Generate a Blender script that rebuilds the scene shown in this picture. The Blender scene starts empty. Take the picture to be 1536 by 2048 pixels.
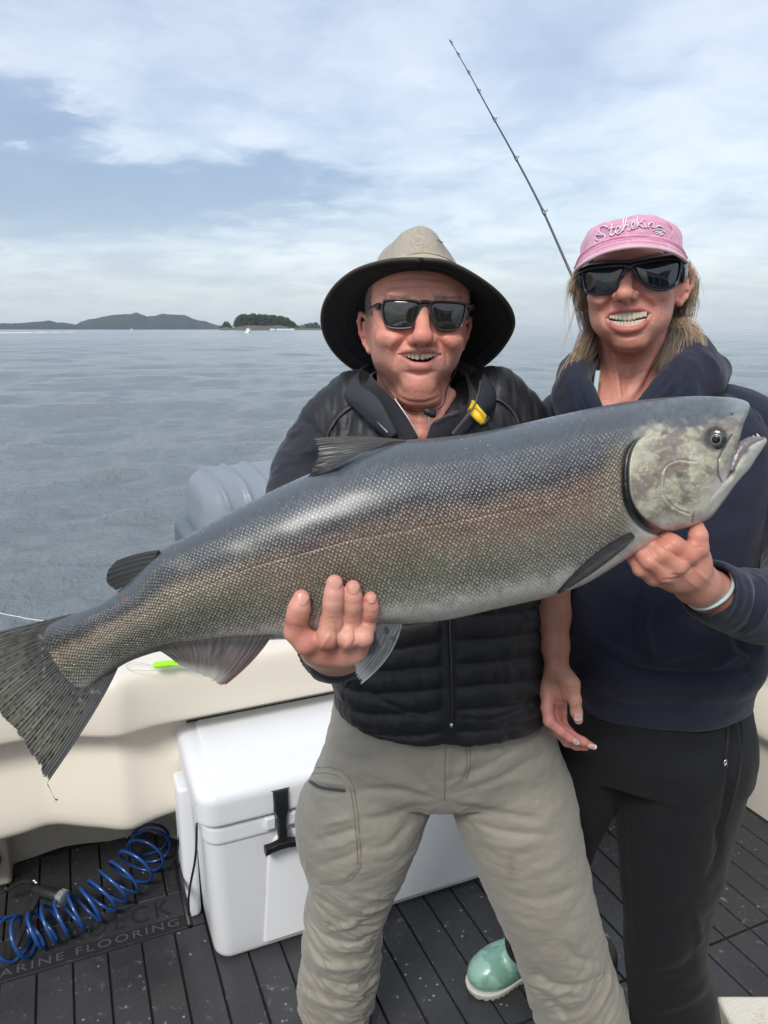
import bpy, math, random
import numpy as np
from mathutils import Vector, Matrix
random.seed(7); RNG = np.random.default_rng(7)
SC = bpy.context.scene
COL = SC.collection
R = math.radians
# ------------------------------------------------------------------ camera
F = 1500.0; PITCH = R(13.7); CAMZ = 1.57
cam_d = bpy.data.cameras.new('camera'); cam = bpy.data.objects.new('camera', cam_d); COL.objects.link(cam)
cam.location = (0, 0, CAMZ); cam.rotation_euler = (R(90) - PITCH, 0, 0)
cam_d.sensor_fit = 'VERTICAL'; cam_d.sensor_height = 36.0; cam_d.lens = F / 2048.0 * 36.0
cam_d.clip_start = 0.05; cam_d.clip_end = 20000
SC.camera = cam
# ------------------------------------------------------------------ light
SUN_EL, SUN_AZ = R(46), R(200)      # azimuth measured clockwise from +Y
sun_d = bpy.data.lights.new('sun', 'SUN'); sun = bpy.data.objects.new('sun', sun_d); COL.objects.link(sun)
sun_d.energy = 2.1; sun_d.angle = R(18); sun_d.color = (1.0, 0.965, 0.91)
sdir = Vector((math.sin(SUN_AZ) * math.cos(SUN_EL), math.cos(SUN_AZ) * math.cos(SUN_EL), math.sin(SUN_EL)))
sun.rotation_euler = sdir.to_track_quat('Z', 'Y').to_euler()
SC.view_settings.view_transform = 'Standard'; SC.view_settings.look = 'None'
SC.view_settings.exposure = 0.22; SC.view_settings.gamma = 1.0; SC.view_settings.use_curve_mapping = False
SC.cycles.max_bounces = 6; SC.cycles.diffuse_bounces = 3; SC.cycles.glossy_bounces = 3
SC.cycles.transparent_max_bounces = 12; SC.cycles.caustics_reflective = False; SC.cycles.caustics_refractive = False

def ray(px, py):
    u = (px - 768.0) / F; v = (1024.0 - py) / F
    c, s = math.cos(PITCH), math.sin(PITCH)
    return np.array([u, c + v * s, -s + v * c])
def U(px, py, y=None, z=None, d=None, yb=None, xb=None):
    """photo pixel -> world point on a plane (world y, world z, camera depth d, boat y, boat x)"""
    r = ray(px, py)
    if d is not None: t = d
    elif y is not None: t = y / r[1]
    elif z is not None: t = (z - CAMZ) / r[2]
    elif yb is not None: t = yb / (r[0] * BY[0] + r[1] * BY[1])
    else: t = xb / (r[0] * BX[0] + r[1] * BX[1])
    return np.array([0, 0, CAMZ]) + r * t
def project(P):
    P = np.atleast_2d(P); c, s = math.cos(PITCH), math.sin(PITCH)
    q = P - np.array([0, 0, CAMZ])
    dep = q[:, 1] * c - q[:, 2] * s
    up = q[:, 1] * s + q[:, 2] * c
    return np.stack([768 + F * q[:, 0] / dep, 1024 - F * up / dep, dep], 1)
BA = R(23.1)                                  # heading of the boat in the picture
BX = np.array([math.cos(BA), math.sin(BA), 0]); BY = np.array([-math.sin(BA), math.cos(BA), 0]); BZ = np.array([0, 0, 1.0])
def B(x, y, z=0.0): return BX * x + BY * y + BZ * z
def toB(p): p = np.asarray(p, float); return np.array([p @ BX, p @ BY, p[2]])

# ------------------------------------------------------------------ node helper
class NT:
    def __init__(s, name, world=False):
        if world:
            s.m = bpy.data.worlds.new(name)
        else:
            s.m = bpy.data.materials.new(name)
        s.m.use_nodes = True; s.t = s.m.node_tree; s.t.nodes.clear()
        s.out = s.t.nodes.new('ShaderNodeOutputWorld' if world else 'ShaderNodeOutputMaterial')
    def n(s, typ, props=None, **ins):
        nd = s.t.nodes.new('ShaderNode' + typ)
        for k, v in (props or {}).items(): setattr(nd, k, v)
        for k, v in ins.items():
            k = k.replace('_', ' ')
            if k.startswith('i') and k[1:].isdigit(): sock = nd.inputs[int(k[1:])]
            else: sock = nd.inputs[k]
            s.set(sock, v)
        return nd
    def set(s, sock, v):
        if isinstance(v, bpy.types.NodeSocket): s.t.links.new(v, sock)
        elif isinstance(v, bpy.types.Node): s.t.links.new(v.outputs[0], sock)
        else:
            if hasattr(sock.default_value, '__len__') and not hasattr(v, '__len__'): v = [v] * len(sock.default_value)
            if hasattr(sock.default_value, '__len__') and len(sock.default_value) == 4 and len(v) == 3: v = tuple(v) + (1,)
            sock.default_value = v
    def math(s, op, a, b=0.0, c=0.0, clamp=False):
        nd = s.n('Math', {'operation': op, 'use_clamp': clamp}, i0=a, i1=b, i2=c); return nd.outputs[0]
    def mix(s, f, a, b, mode='MIX'):
        nd = s.t.nodes.new('ShaderNodeMix'); nd.data_type = 'RGBA'; nd.blend_type = mode; nd.clamp_factor = True
        s.set(nd.inputs['Factor'], f); s.set(nd.inputs[6], a); s.set(nd.inputs[7], b); return nd.outputs[2]
    def ramp(s, f, stops, interp='LINEAR'):
        nd = s.t.nodes.new('ShaderNodeValToRGB'); nd.color_ramp.interpolation = interp
        s.set(nd.inputs[0], f); e = nd.color_ramp.elements
        while len(e) < len(stops): e.new(0.5)
        for el, (p, c) in zip(e, stops):
            el.position = p; el.color = (c, c, c, 1) if not hasattr(c, '__len__') else tuple(c) + (1,)
        return nd.outputs[0]
    def noise(s, scale, vec=None, detail=4, rough=.55, dist=0.0, out=0):
        nd = s.n('TexNoise', None, Scale=scale, Detail=detail, Roughness=rough, Distortion=dist)
        if vec is not None: s.set(nd.inputs['Vector'], vec)
        return nd.outputs[out]
    def coord(s, o='Object'): return s.n('TexCoord').outputs[o]
    def mapping(s, vec, scale=(1, 1, 1), rot=(0, 0, 0), loc=(0, 0, 0)):
        return s.n('Mapping', None, Vector=vec, Scale=scale, Rotation=rot, Location=loc).outputs[0]
    def bump(s, h, strength=.3, dist=.002, normal=None):
        nd = s.n('Bump', None, Height=h, Strength=strength, Distance=dist)
        if normal is not None: s.set(nd.inputs['Normal'], normal)
        return nd.outputs[0]
    def attr(s, name, out='Color'): return s.n('Attribute', {'attribute_name': name}).outputs[out]
    def bsdf(s, col, rough=.5, metal=0.0, normal=None, **kw):
        nd = s.n('BsdfPrincipled', None, Base_Color=col, Roughness=rough, Metallic=metal)
        if normal is not None: s.set(nd.inputs['Normal'], normal)
        for k, v in kw.items(): s.set(nd.inputs[k.replace('_', ' ')], v)
        s.t.links.new(nd.outputs[0], s.out.inputs[0]); return nd

def simple(name, col, rough=.5, metal=0.0, var=.12, vscale=6, bscale=None, bstr=.15, bdist=.001, **kw):
    m = NT(name); co = m.coord()
    c = m.mix(m.noise(vscale, co), tuple(x * (1 - var) for x in col), tuple(min(1, x * (1 + var)) for x in col))
    nrm = m.bump(m.noise(bscale, co, 6), bstr, bdist) if bscale else None
    r = m.math('ADD', m.math('MULTIPLY', m.noise(vscale * 3, co), .16), rough - .08)
    m.bsdf(c, r, metal, nrm, **kw); return m.m

# ------------------------------------------------------------------ mesh helpers
def mesh_from(name, V, Fc, mat, parent=None, smooth=True, cols=None, uvs=None):
    me = bpy.data.meshes.new(name)
    V = np.asarray(V, np.float32); 
    if isinstance(Fc, np.ndarray):
        k = Fc.shape[1]
        me.vertices.add(len(V)); me.vertices.foreach_set('co', V.ravel())
        me.loops.add(Fc.size); me.loops.foreach_set('vertex_index', Fc.astype(np.int32).ravel())
        me.polygons.add(len(Fc)); me.polygons.foreach_set('loop_start', np.arange(0, Fc.size, k, dtype=np.int32))
        me.update(calc_edges=True)
    else:
        me.from_pydata([tuple(v) for v in V], [], Fc)
    me.validate()
    if smooth: me.polygons.foreach_set('use_smooth', np.ones(len(me.polygons), bool))
    if cols is not None:
        a = me.color_attributes.new('Col', 'FLOAT_COLOR', 'POINT')
        c = np.ones((len(V), 4), np.float32); c[:, :cols.shape[1]] = cols; a.data.foreach_set('color', c.ravel())
    if uvs is not None:
        a = me.attributes.new('st', 'FLOAT_VECTOR', 'POINT')
        c = np.zeros((len(V), 3), np.float32); c[:, :uvs.shape[1]] = uvs; a.data.foreach_set('vector', c.ravel())
    if mat: me.materials.append(mat)
    o = bpy.data.objects.new(name, me); COL.objects.link(o)
    if parent: o.parent = parent
    return o
def thing(name, label, cat, group=None, loc=(0, 0, 0)):
    o = bpy.data.objects.new(name, None); COL.objects.link(o); o['label'] = label; o['category'] = cat
    o.empty_display_size = .05
    if group: o['group'] = group
    return o
def tag(o, label, cat, group=None):
    o['label'] = label; o['category'] = cat
    if group: o['group'] = group
    return o
def struct(o): o['kind'] = 'structure'; return o

class MB:
    """collects simple shapes into one mesh"""
    def __init__(s): s.v = []; s.f = []
    def add(s, V, Fc):
        n = len(s.v); s.v += [tuple(p) for p in V]; s.f += [tuple(i + n for i in f) for f in Fc]; return s
    def box(s, x0, x1, y0, y1, z0, z1, fr=None):
        V = [(x, y, z) for z in (z0, z1) for y in (y0, y1) for x in (x0, x1)]
        if fr is not None: V = [fr(*p) for p in V]
        return s.add(V, [(0, 2, 3, 1), (4, 5, 7, 6), (0, 1, 5, 4), (2, 6, 7, 3), (0, 4, 6, 2), (1, 3, 7, 5)])
    def tube(s, pts, rad, n=10, caps=True, closed=False, flat=None):
        V, Fc = tube_vf(pts, rad, n, caps, closed, flat); return s.add(V, Fc)
    def build(s, name, mat, parent=None, smooth=True, bevel=0, seg=2, sub=0):
        o = mesh_from(name, np.array(s.v), s.f, mat, parent, smooth)
        if bevel:
            b = o.modifiers.new('bevel', 'BEVEL'); b.width = bevel; b.segments = seg; b.limit_method = 'ANGLE'; b.angle_limit = R(35); b.harden_normals = False
        if sub:
            b = o.modifiers.new('sub', 'SUBSURF'); b.levels = b.render_levels = sub
        if smooth and bevel: 
            try: o.data.set_sharp_from_angle(angle=R(50))
            except Exception: pass
        return o
def catmull(pts, n):
    P = np.asarray(pts, float); m = len(P)
    t = np.linspace(0, m - 1, n); i = np.clip(t.astype(int), 0, m - 2); f = (t - i)[:, None]
    p0 = P[np.clip(i - 1, 0, m - 1)]; p1 = P[i]; p2 = P[i + 1]; p3 = P[np.clip(i + 2, 0, m - 1)]
    p0 = np.where((i == 0)[:, None], 2 * p1 - p2, p0); p3 = np.where((i == m - 2)[:, None], 2 * p2 - p1, p3)
    return .5 * (2 * p1 + (p2 - p0) * f + (2 * p0 - 5 * p1 + 4 * p2 - p3) * f ** 2 + (3 * p1 - p0 - 3 * p2 + p3) * f ** 3)
def tube_vf(pts, rad, n=10, caps=True, closed=False, flat=None):
    P = np.asarray(pts, float); m = len(P); rad = np.broadcast_to(rad, (m,)) if np.ndim(rad) < 2 else rad
    if closed: T = np.roll(P, -1, 0) - np.roll(P, 1, 0)
    else: T = np.gradient(P, axis=0)
    T /= np.linalg.norm(T, axis=1)[:, None] + 1e-12
    N = np.zeros_like(P); a = np.array([0, 0, 1.0]) if abs(T[0][2]) < .9 else np.array([1.0, 0, 0])
    N[0] = np.cross(T[0], a); N[0] /= np.linalg.norm(N[0])
    for i in range(1, m):
        v = N[i - 1] - T[i] * (N[i - 1] @ T[i]); N[i] = v / (np.linalg.norm(v) + 1e-12)
    Bn = np.cross(T, N); an = np.linspace(0, 2 * math.pi, n, endpoint=False)
    fx = 1.0 if flat is None else flat
    V = (P[:, None] + (N[:, None] * np.cos(an)[None, :, None] + Bn[:, None] * np.sin(an)[None, :, None] * fx) * np.asarray(rad)[:, None, None]).reshape(-1, 3)
    Fc = []
    for i in range(m if closed else m - 1):
        j = (i + 1) % m
        for k in range(n):
            l = (k + 1) % n; Fc.append((i * n + k, i * n + l, j * n + l, j * n + k))
    V = [tuple(p) for p in V]
    if caps and not closed:
        Fc.append(tuple(range(n - 1, -1, -1))); Fc.append(tuple((m - 1) * n + k for k in range(n)))
    return V, Fc
def tube(name, pts, rad, mat, parent=None, n=10, res=None, closed=False, flat=None):
    P = catmull(pts, res) if res else np.asarray(pts, float)
    r = rad
    if np.ndim(rad) and len(rad) != len(P): r = np.interp(np.linspace(0, 1, len(P)), np.linspace(0, 1, len(rad)), rad)
    V, Fc = tube_vf(P, r, n, True, closed, flat)
    return mesh_from(name, V, Fc, mat, parent)
def grid_faces(nu, nv, wrap_v=False):
    i = np.arange(nu - 1)[:, None]; j = np.arange(nv if wrap_v else nv - 1)[None, :]
    a = i * nv + j; b = i * nv + (j + 1) % nv; c = (i + 1) * nv + (j + 1) % nv; d = (i + 1) * nv + j
    return np.stack([a, b, c, d], -1).reshape(-1, 4)

# ------------------------------------------------------------------ numpy noise
_perm = RNG.permutation(4096).astype(np.int64)
_gr = RNG.normal(size=(4096, 3)); _gr /= np.linalg.norm(_gr, axis=1)[:, None]
def pnoise(P):
    P = np.asarray(P, np.float64); i = np.floor(P).astype(np.int64); f = P - i; w = f * f * f * (f * (f * 6 - 15) + 10)
    out = 0
    for dx in (0, 1):
        for dy in (0, 1):
            for dz in (0, 1):
                h = _perm[(_perm[(_perm[(i[:, 0] + dx) & 4095] + i[:, 1] + dy) & 4095] + i[:, 2] + dz) & 4095]
                d = ((f - np.array([dx, dy, dz])) * _gr[h]).sum(1)
                ww = (w[:, 0] if dx else 1 - w[:, 0]) * (w[:, 1] if dy else 1 - w[:, 1]) * (w[:, 2] if dz else 1 - w[:, 2])
                out = out + d * ww
    return out * 1.6
def fbm(P, oct=4, gain=.5, lac=2.03):
    a = 1.0; s = 0; P = np.asarray(P, float)
    for k in range(oct): s = s + a * pnoise(P + 17.3 * k); P = P * lac; a *= gain
    return s
def sstep(a, b, x): t = np.clip((x - a) / (b - a), 0, 1); return t * t * (3 - 2 * t)
def gauss(x, s): return np.exp(-(x / s) ** 2)
def polydist(P2, poly):
    """distance of 2-D points to a polyline, and the parameter along it"""
    P2 = np.asarray(P2, float); poly = np.asarray(poly, float); best = np.full(len(P2), 1e9); par = np.zeros(len(P2)); acc = 0
    L = np.linalg.norm(np.diff(poly, axis=0), axis=1); tot = L.sum()
    for k in range(len(poly) - 1):
        a, b = poly[k], poly[k + 1]; ab = b - a; t = np.clip(((P2 - a) @ ab) / (ab @ ab + 1e-9), 0, 1)
        d = np.linalg.norm(P2 - a - t[:, None] * ab, axis=1); m = d < best
        best[m] = d[m]; par[m] = (acc + t[m] * L[k]) / tot; acc += L[k]
    return best, par
def inpoly(P2, poly):
    x, y = P2[:, 0], P2[:, 1]; r = np.zeros(len(x), bool); poly = np.asarray(poly, float); j = len(poly) - 1
    for i in range(len(poly)):
        xi, yi = poly[i]; xj, yj = poly[j]
        c = ((yi > y) != (yj > y)) & (x < (xj - xi) * (y - yi) / (yj - yi + 1e-12) + xi); r ^= c; j = i
    return r

# ------------------------------------------------------------------ SDF modelling, meshed with surface nets
class SDF:
    def __init__(s): s.ops = []
    def _add(s, kind, c, rad, data, k, sub, bound): s.ops.append((kind, data, k, sub)); return s
    def cap(s, a, b, ra, rb=None, k=.01, sub=False):
        s.ops.append(('cap', (np.array(a, np.float32), np.array(b, np.float32), np.float32(ra), np.float32(ra if rb is None else rb)), k, sub)); return s
    def chain(s, pts, rads, k=.01, sub=False, res=None):
        P = np.array(pts, float); r = np.broadcast_to(np.array(rads, float), (len(P),))
        if res:
            Q = catmull(np.column_stack([P, r]), res); P, r = Q[:, :3], Q[:, 3]
        for i in range(len(P) - 1): s.cap(P[i], P[i + 1], r[i], r[i + 1], k if i == 0 or k < .004 else min(k, .004) if res else k, sub)
        return s
    def ell(s, c, r, k=.01, rot=None, sub=False):
        M = np.eye(3, dtype=np.float32) if rot is None else np.array(rot, np.float32)
        s.ops.append(('ell', (np.array(c, np.float32), np.array(r, np.float32), M), k, sub)); return s
    def rbox(s, c, hs, rad, k=.01, rot=None, sub=False):
        M = np.eye(3, dtype=np.float32) if rot is None else np.array(rot, np.float32)
        s.ops.append(('box', (np.array(c, np.float32), np.array(hs, np.float32), M, np.float32(rad)), k, sub)); return s
    @staticmethod
    def prim(kind, d, P):
        if kind == 'cap':
            a, b, ra, rb = d; ab = b - a; q = P - a
            h = np.clip((q @ ab) / (ab @ ab + 1e-12), 0, 1)
            w = q - h[:, None] * ab
            return np.sqrt(np.einsum('ij,ij->i', w, w)) - (ra + (rb - ra) * h)
        if kind == 'ell':
            c, r, M = d; q = (P - c) @ M
            k0 = np.sqrt((((q / r)) ** 2).sum(1)); k1 = np.sqrt((((q / (r * r))) ** 2).sum(1)) + 1e-6
            return np.where(k0 < .2, -(1 - k0) * r.min(), k0 * (k0 - 1) / k1)
        c, hs, M, rad = d; q = np.abs((P - c) @ M) - (hs - rad)
        return np.sqrt((np.maximum(q, 0) ** 2).sum(1)) + np.minimum(q.max(1), 0) - rad
    def eval(s, P, idx=None):
        D = np.full(len(P), 1e3, np.float32)
        for i in (range(len(s.ops)) if idx is None else idx):
            kind, d, k, sub = s.ops[i]; e = s.prim(kind, d, P)
            if sub:
                e = -e; h = np.clip(.5 + .5 * (e - D) / k, 0, 1); D = D + (e - D) * h + k * h * (1 - h)
            else:
                h = np.clip(.5 + .5 * (D - e) / k, 0, 1); D = D + (e - D) * h - k * h * (1 - h)
        return D
    def bounds(s):
        lo = np.full(3, 1e9); hi = -lo
        for kind, d, k, sub in s.ops:
            if sub: continue
            if kind == 'cap': pts = [d[0] - d[2], d[0] + d[2], d[1] - d[3], d[1] + d[3]]
            else: m = d[1] @ np.abs(d[2]).T if kind == 'ell' else np.abs(d[2]) @ d[1]; m = np.maximum(np.abs(d[2]) @ d[1], m); pts = [d[0] - m, d[0] + m]
            lo = np.minimum(lo, np.min(pts, 0)); hi = np.maximum(hi, np.max(pts, 0))
        return lo - .02, hi + .02
    def mesh(s, h, lo=None, hi=None, Bk=14):
        L, H = s.bounds()
        lo = L if lo is None else np.maximum(L, lo); hi = H if hi is None else np.minimum(H, hi)
        nb = np.ceil((hi - lo) / (h * Bk)).astype(int) + 1
        g = np.stack(np.meshgrid(*[np.arange(n) for n in nb], indexing='ij'), -1).reshape(-1, 3)
        C = (lo + (g + .5) * (h * Bk)).astype(np.float32); rad = h * Bk * .88
        D = s.eval(C); pr = np.stack([s.prim(o[0], o[1], C) for o in s.ops], 1)
        ks = np.array([o[2] for o in s.ops]); sb = np.array([o[3] for o in s.ops]); slack = .03 if sb.any() else 0
        act = np.abs(D) < rad * 1.35 + .004
        loc = np.stack(np.meshgrid(*[np.arange(Bk + 1)] * 3, indexing='ij'), -1).reshape(-1, 3)
        big = 1 << 20
        VID, VP, QI = [], [], []
        for bi in np.nonzero(act)[0]:
            use = np.where(sb, pr[bi] - rad < -(D[bi] - rad) + ks + .03, pr[bi] - rad < abs(D[bi]) + rad + ks + slack)
            idx = np.nonzero(use)[0]
            if not len(idx): continue
            base = g[bi] * Bk; P = (lo + (base + loc) * h).astype(np.float32)
            v = s.eval(P, idx).reshape(Bk + 1, Bk + 1, Bk + 1); ins = v < 0
            if ins.all() or not ins.any(): continue
            acc = np.zeros((Bk, Bk, Bk, 3)); cnt = np.zeros((Bk, Bk, Bk))
            for ax in range(3):
                sl0 = [slice(None)] * 3; sl1 = [slice(None)] * 3; sl0[ax] = slice(0, Bk); sl1[ax] = slice(1, Bk + 1)
                a = v[tuple(sl0)]; b = v[tuple(sl1)]; cr = (a < 0) != (b < 0)
                if not cr.any(): continue
                t = np.where(cr, a / np.where(cr, a - b, 1), 0)
                ii = np.stack(np.nonzero(cr), 1); pos = ii.astype(float); pos[:, ax] += t[cr]
                o1, o2 = [x for x in range(3) if x != ax]
                for d1 in (0, -1):
                    for d2 in (0, -1):
                        c = ii.copy(); c[:, o1] += d1; c[:, o2] += d2
                        ok = ((c >= 0) & (c < Bk)).all(1); cc = c[ok]
                        np.add.at(acc, (cc[:, 0], cc[:, 1], cc[:, 2]), pos[ok]); np.add.at(cnt, (cc[:, 0], cc[:, 1], cc[:, 2]), 1)
                own = (ii[:, o1] < Bk) & (ii[:, o2] < Bk); io = ii[own]; sg = a[cr][own] < 0
                q = []
                for d1, d2 in ((-1, -1), (0, -1), (0, 0), (-1, 0)):
                    c = io + base; c = c.copy(); c[:, o1] += d1; c[:, o2] += d2; c += 1
                    q.append((c[:, 0] * big + c[:, 1]) * big + c[:, 2])
                q = np.stack(q, 1)
                if ax == 1: sg = ~sg
                q[~sg] = q[~sg][:, ::-1]; QI.append(q)
            m = cnt > 0; ci = np.stack(np.nonzero(m), 1)
            VP.append(lo + (base + acc[m] / cnt[m][:, None]) * h)
            c = ci + base + 1; VID.append((c[:, 0] * big + c[:, 1]) * big + c[:, 2])
        VID = np.concatenate(VID); VP = np.concatenate(VP); QI = np.concatenate(QI)
        o = np.argsort(VID); VID = VID[o]; VP = VP[o]
        k = np.clip(np.searchsorted(VID, QI), 0, len(VID) - 1); ok = (VID[k] == QI).all(1)
        return VP, k[ok]
def vnormals(V, Q):
    n = np.cross(V[Q[:, 2]] - V[Q[:, 0]], V[Q[:, 3]] - V[Q[:, 1]]); N = np.zeros_like(V)
    for c in range(4): np.add.at(N, Q[:, c], n)
    return N / (np.linalg.norm(N, axis=1)[:, None] + 1e-12)
def relax(V, Q, it=1, w=.5):
    for _ in range(it):
        S = np.zeros_like(V); C = np.zeros(len(V))
        for a, b in ((0, 1), (1, 2), (2, 3), (3, 0)):
            np.add.at(S, Q[:, a], V[Q[:, b]]); np.add.at(S, Q[:, b], V[Q[:, a]]); np.add.at(C, Q[:, a], 1); np.add.at(C, Q[:, b], 1)
        V = V * (1 - w) + w * S / np.maximum(C, 1)[:, None]
    return V
def join(parts):
    Vs, Qs, n = [], [], 0
    for V, Q in parts: Vs.append(V); Qs.append(Q + n); n += len(V)
    return np.concatenate(Vs), np.concatenate(Qs)
class Fr:
    """a local frame: x right, y away, z up; yaw/tilt/roll in degrees"""
    def __init__(s, o, yaw=0, pitch=0, roll=0):
        s.o = np.array(o, float)
        s.M = np.array(Matrix.Rotation(R(yaw), 3, 'Z') @ Matrix.Rotation(R(pitch), 3, 'X') @ Matrix.Rotation(R(roll), 3, 'Y'))
    def __call__(s, x, y, z): return s.o + s.M @ np.array([x, y, z], float)
    def inv(s, P): return (np.asarray(P) - s.o) @ s.M
    def rot(s, yaw=0, pitch=0, roll=0):
        return s.M @ np.array(Matrix.Rotation(R(yaw), 3, 'Z') @ Matrix.Rotation(R(pitch), 3, 'X') @ Matrix.Rotation(R(roll), 3, 'Y'))
# ================================================================== world sky
def build_world():
    w = NT('World', True); SC.world = w.m
    d = w.coord('Generated')
    sky = w.n('TexSky', {'sky_type': 'NISHITA', 'sun_disc': False, 'sun_elevation': SUN_EL, 'sun_rotation': SUN_AZ, 'air_density': 1.2, 'dust_density': 1.5})
    sep = w.n('SeparateXYZ', None, Vector=d)
    el = sep.outputs[2]
    # flatten the direction onto a cloud deck so bands narrow towards the horizon
    den = w.math('ADD', w.math('ABSOLUTE', el), .16)
    px = w.math('DIVIDE', sep.outputs[0], den); py = w.math('DIVIDE', sep.outputs[1], den)
    deck = w.n('CombineXYZ', None, X=px, Y=py, Z=0.0).outputs[0]
    warp = w.noise(1.6, deck, 5, .55, out=1)
    dv = w.n('VectorMath', {'operation': 'MULTIPLY_ADD'}, i0=warp, i1=(.55, .55, .55), i2=deck).outputs[0]
    n1 = w.noise(1.15, dv, 7, .52)
    n2 = w.noise(3.6, dv, 7, .55)
    streak = w.noise(2.2, w.mapping(deck, (0.55, 1.6, 1), (0, 0, R(12))), 6, .55)
    # local weather: clearer patches low on the left, thick layer elsewhere (azimuth x, elevation z)
    wx = w.math('ADD', sep.outputs[0], w.math('MULTIPLY', w.math('SUBTRACT', n2, .5), .28))
    wz = w.math('ADD', el, w.math('MULTIPLY', w.math('SUBTRACT', n1, .5), .12))
    def blob(cx, cz, sx, sz, amp, rx=wx, rz=wz):
        a = w.math('POWER', w.math('ABSOLUTE', w.math('DIVIDE', w.math('SUBTRACT', rx, cx), sx)), 2.0)
        b = w.math('POWER', w.math('ABSOLUTE', w.math('DIVIDE', w.math('SUBTRACT', rz, cz), sz)), 2.0)
        return w.math('MULTIPLY', w.math('EXPONENT', w.math('MULTIPLY', w.math('ADD', a, b), -1.0)), amp)
    holes = blob(-.34, .155, .22, .045, 1.25)
    for args in ((-.44, .235, .11, .035, 1.1), (-.20, .175, .14, .022, .7), (-.40, .10, .12, .014, .35), (.22, .30, .3, .05, .12), (.1, .16, .3, .03, .16)):
        holes = w.math('ADD', holes, blob(*args))
    holes = w.math('ADD', holes, w.math('MULTIPLY', w.math('SUBTRACT', streak, .5), .55))
    puff = blob(-.475, .205, .045, .022, .9)
    puff = w.math('ADD', puff, blob(-.30, .20, .10, .014, .35))
    puff = w.math('ADD', puff, blob(-.40, .075, .13, .010, .55))
    puff = w.math('ADD', puff, blob(-.42, .045, .10, .008, .45))
    holes = w.math('SUBTRACT', holes, puff)
    holes = w.math('ADD', holes, w.math('MULTIPLY', w.math('SUBTRACT', w.noise(7.5, dv, 6, .6), .5), .5))
    cover = w.ramp(holes, [(.0, 1.0), (.22, .95), (.36, .62), (.50, .22), (.75, .0)])
    # cloud brightness
    br = w.math('ADD', w.math('MULTIPLY', n1, .5), w.math('MULTIPLY', n2, .35))
    br = w.math('ADD', br, w.math('MULTIPLY', streak, .15))
    cl = w.ramp(br, [(.36, (.33, .40, .53)), (.44, (.43, .495, .61)), (.505, (.545, .60, .69)), (.575, (.66, .70, .765)), (.68, (.76, .785, .83))])
    blue = w.ramp(el, [(0.0, (.32, .42, .55)), (.08, (.21, .29, .44)), (.16, (.165, .235, .375)), (.3, (.19, .265, .41)), (.5, (.2, .29, .48)), (1, (.2, .30, .52))])
    blue = w.mix(w.math('MULTIPLY', n2, .35), blue, (.42, .48, .62))
    col = w.mix(cover, blue, cl)
    # bright, milky low sky
    low = w.ramp(el, [(0.0, 1.0), (.03, .72), (.085, .2), (.2, 0.0), (1, 0)])
    col = w.mix(w.math('MULTIPLY', low, .6), col, (.48, .58, .70))
    # top brightens gently (sun behind the layer overhead)
    hi = w.ramp(el, [(.15, 0.0), (.42, .5), (1, .9)])
    col = w.mix(w.math('MULTIPLY', hi, .35), col, (.70, .74, .82))
    bg1 = w.n('Background', None, Color=sky.outputs[0], Strength=.05)
    bg2 = w.n('Background', None, Color=col, Strength=.82)
    add = w.n('AddShader', None, i0=bg1.outputs[0], i1=bg2.outputs[0])
    w.t.links.new(add.outputs[0], w.out.inputs[0])
build_world()

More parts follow.
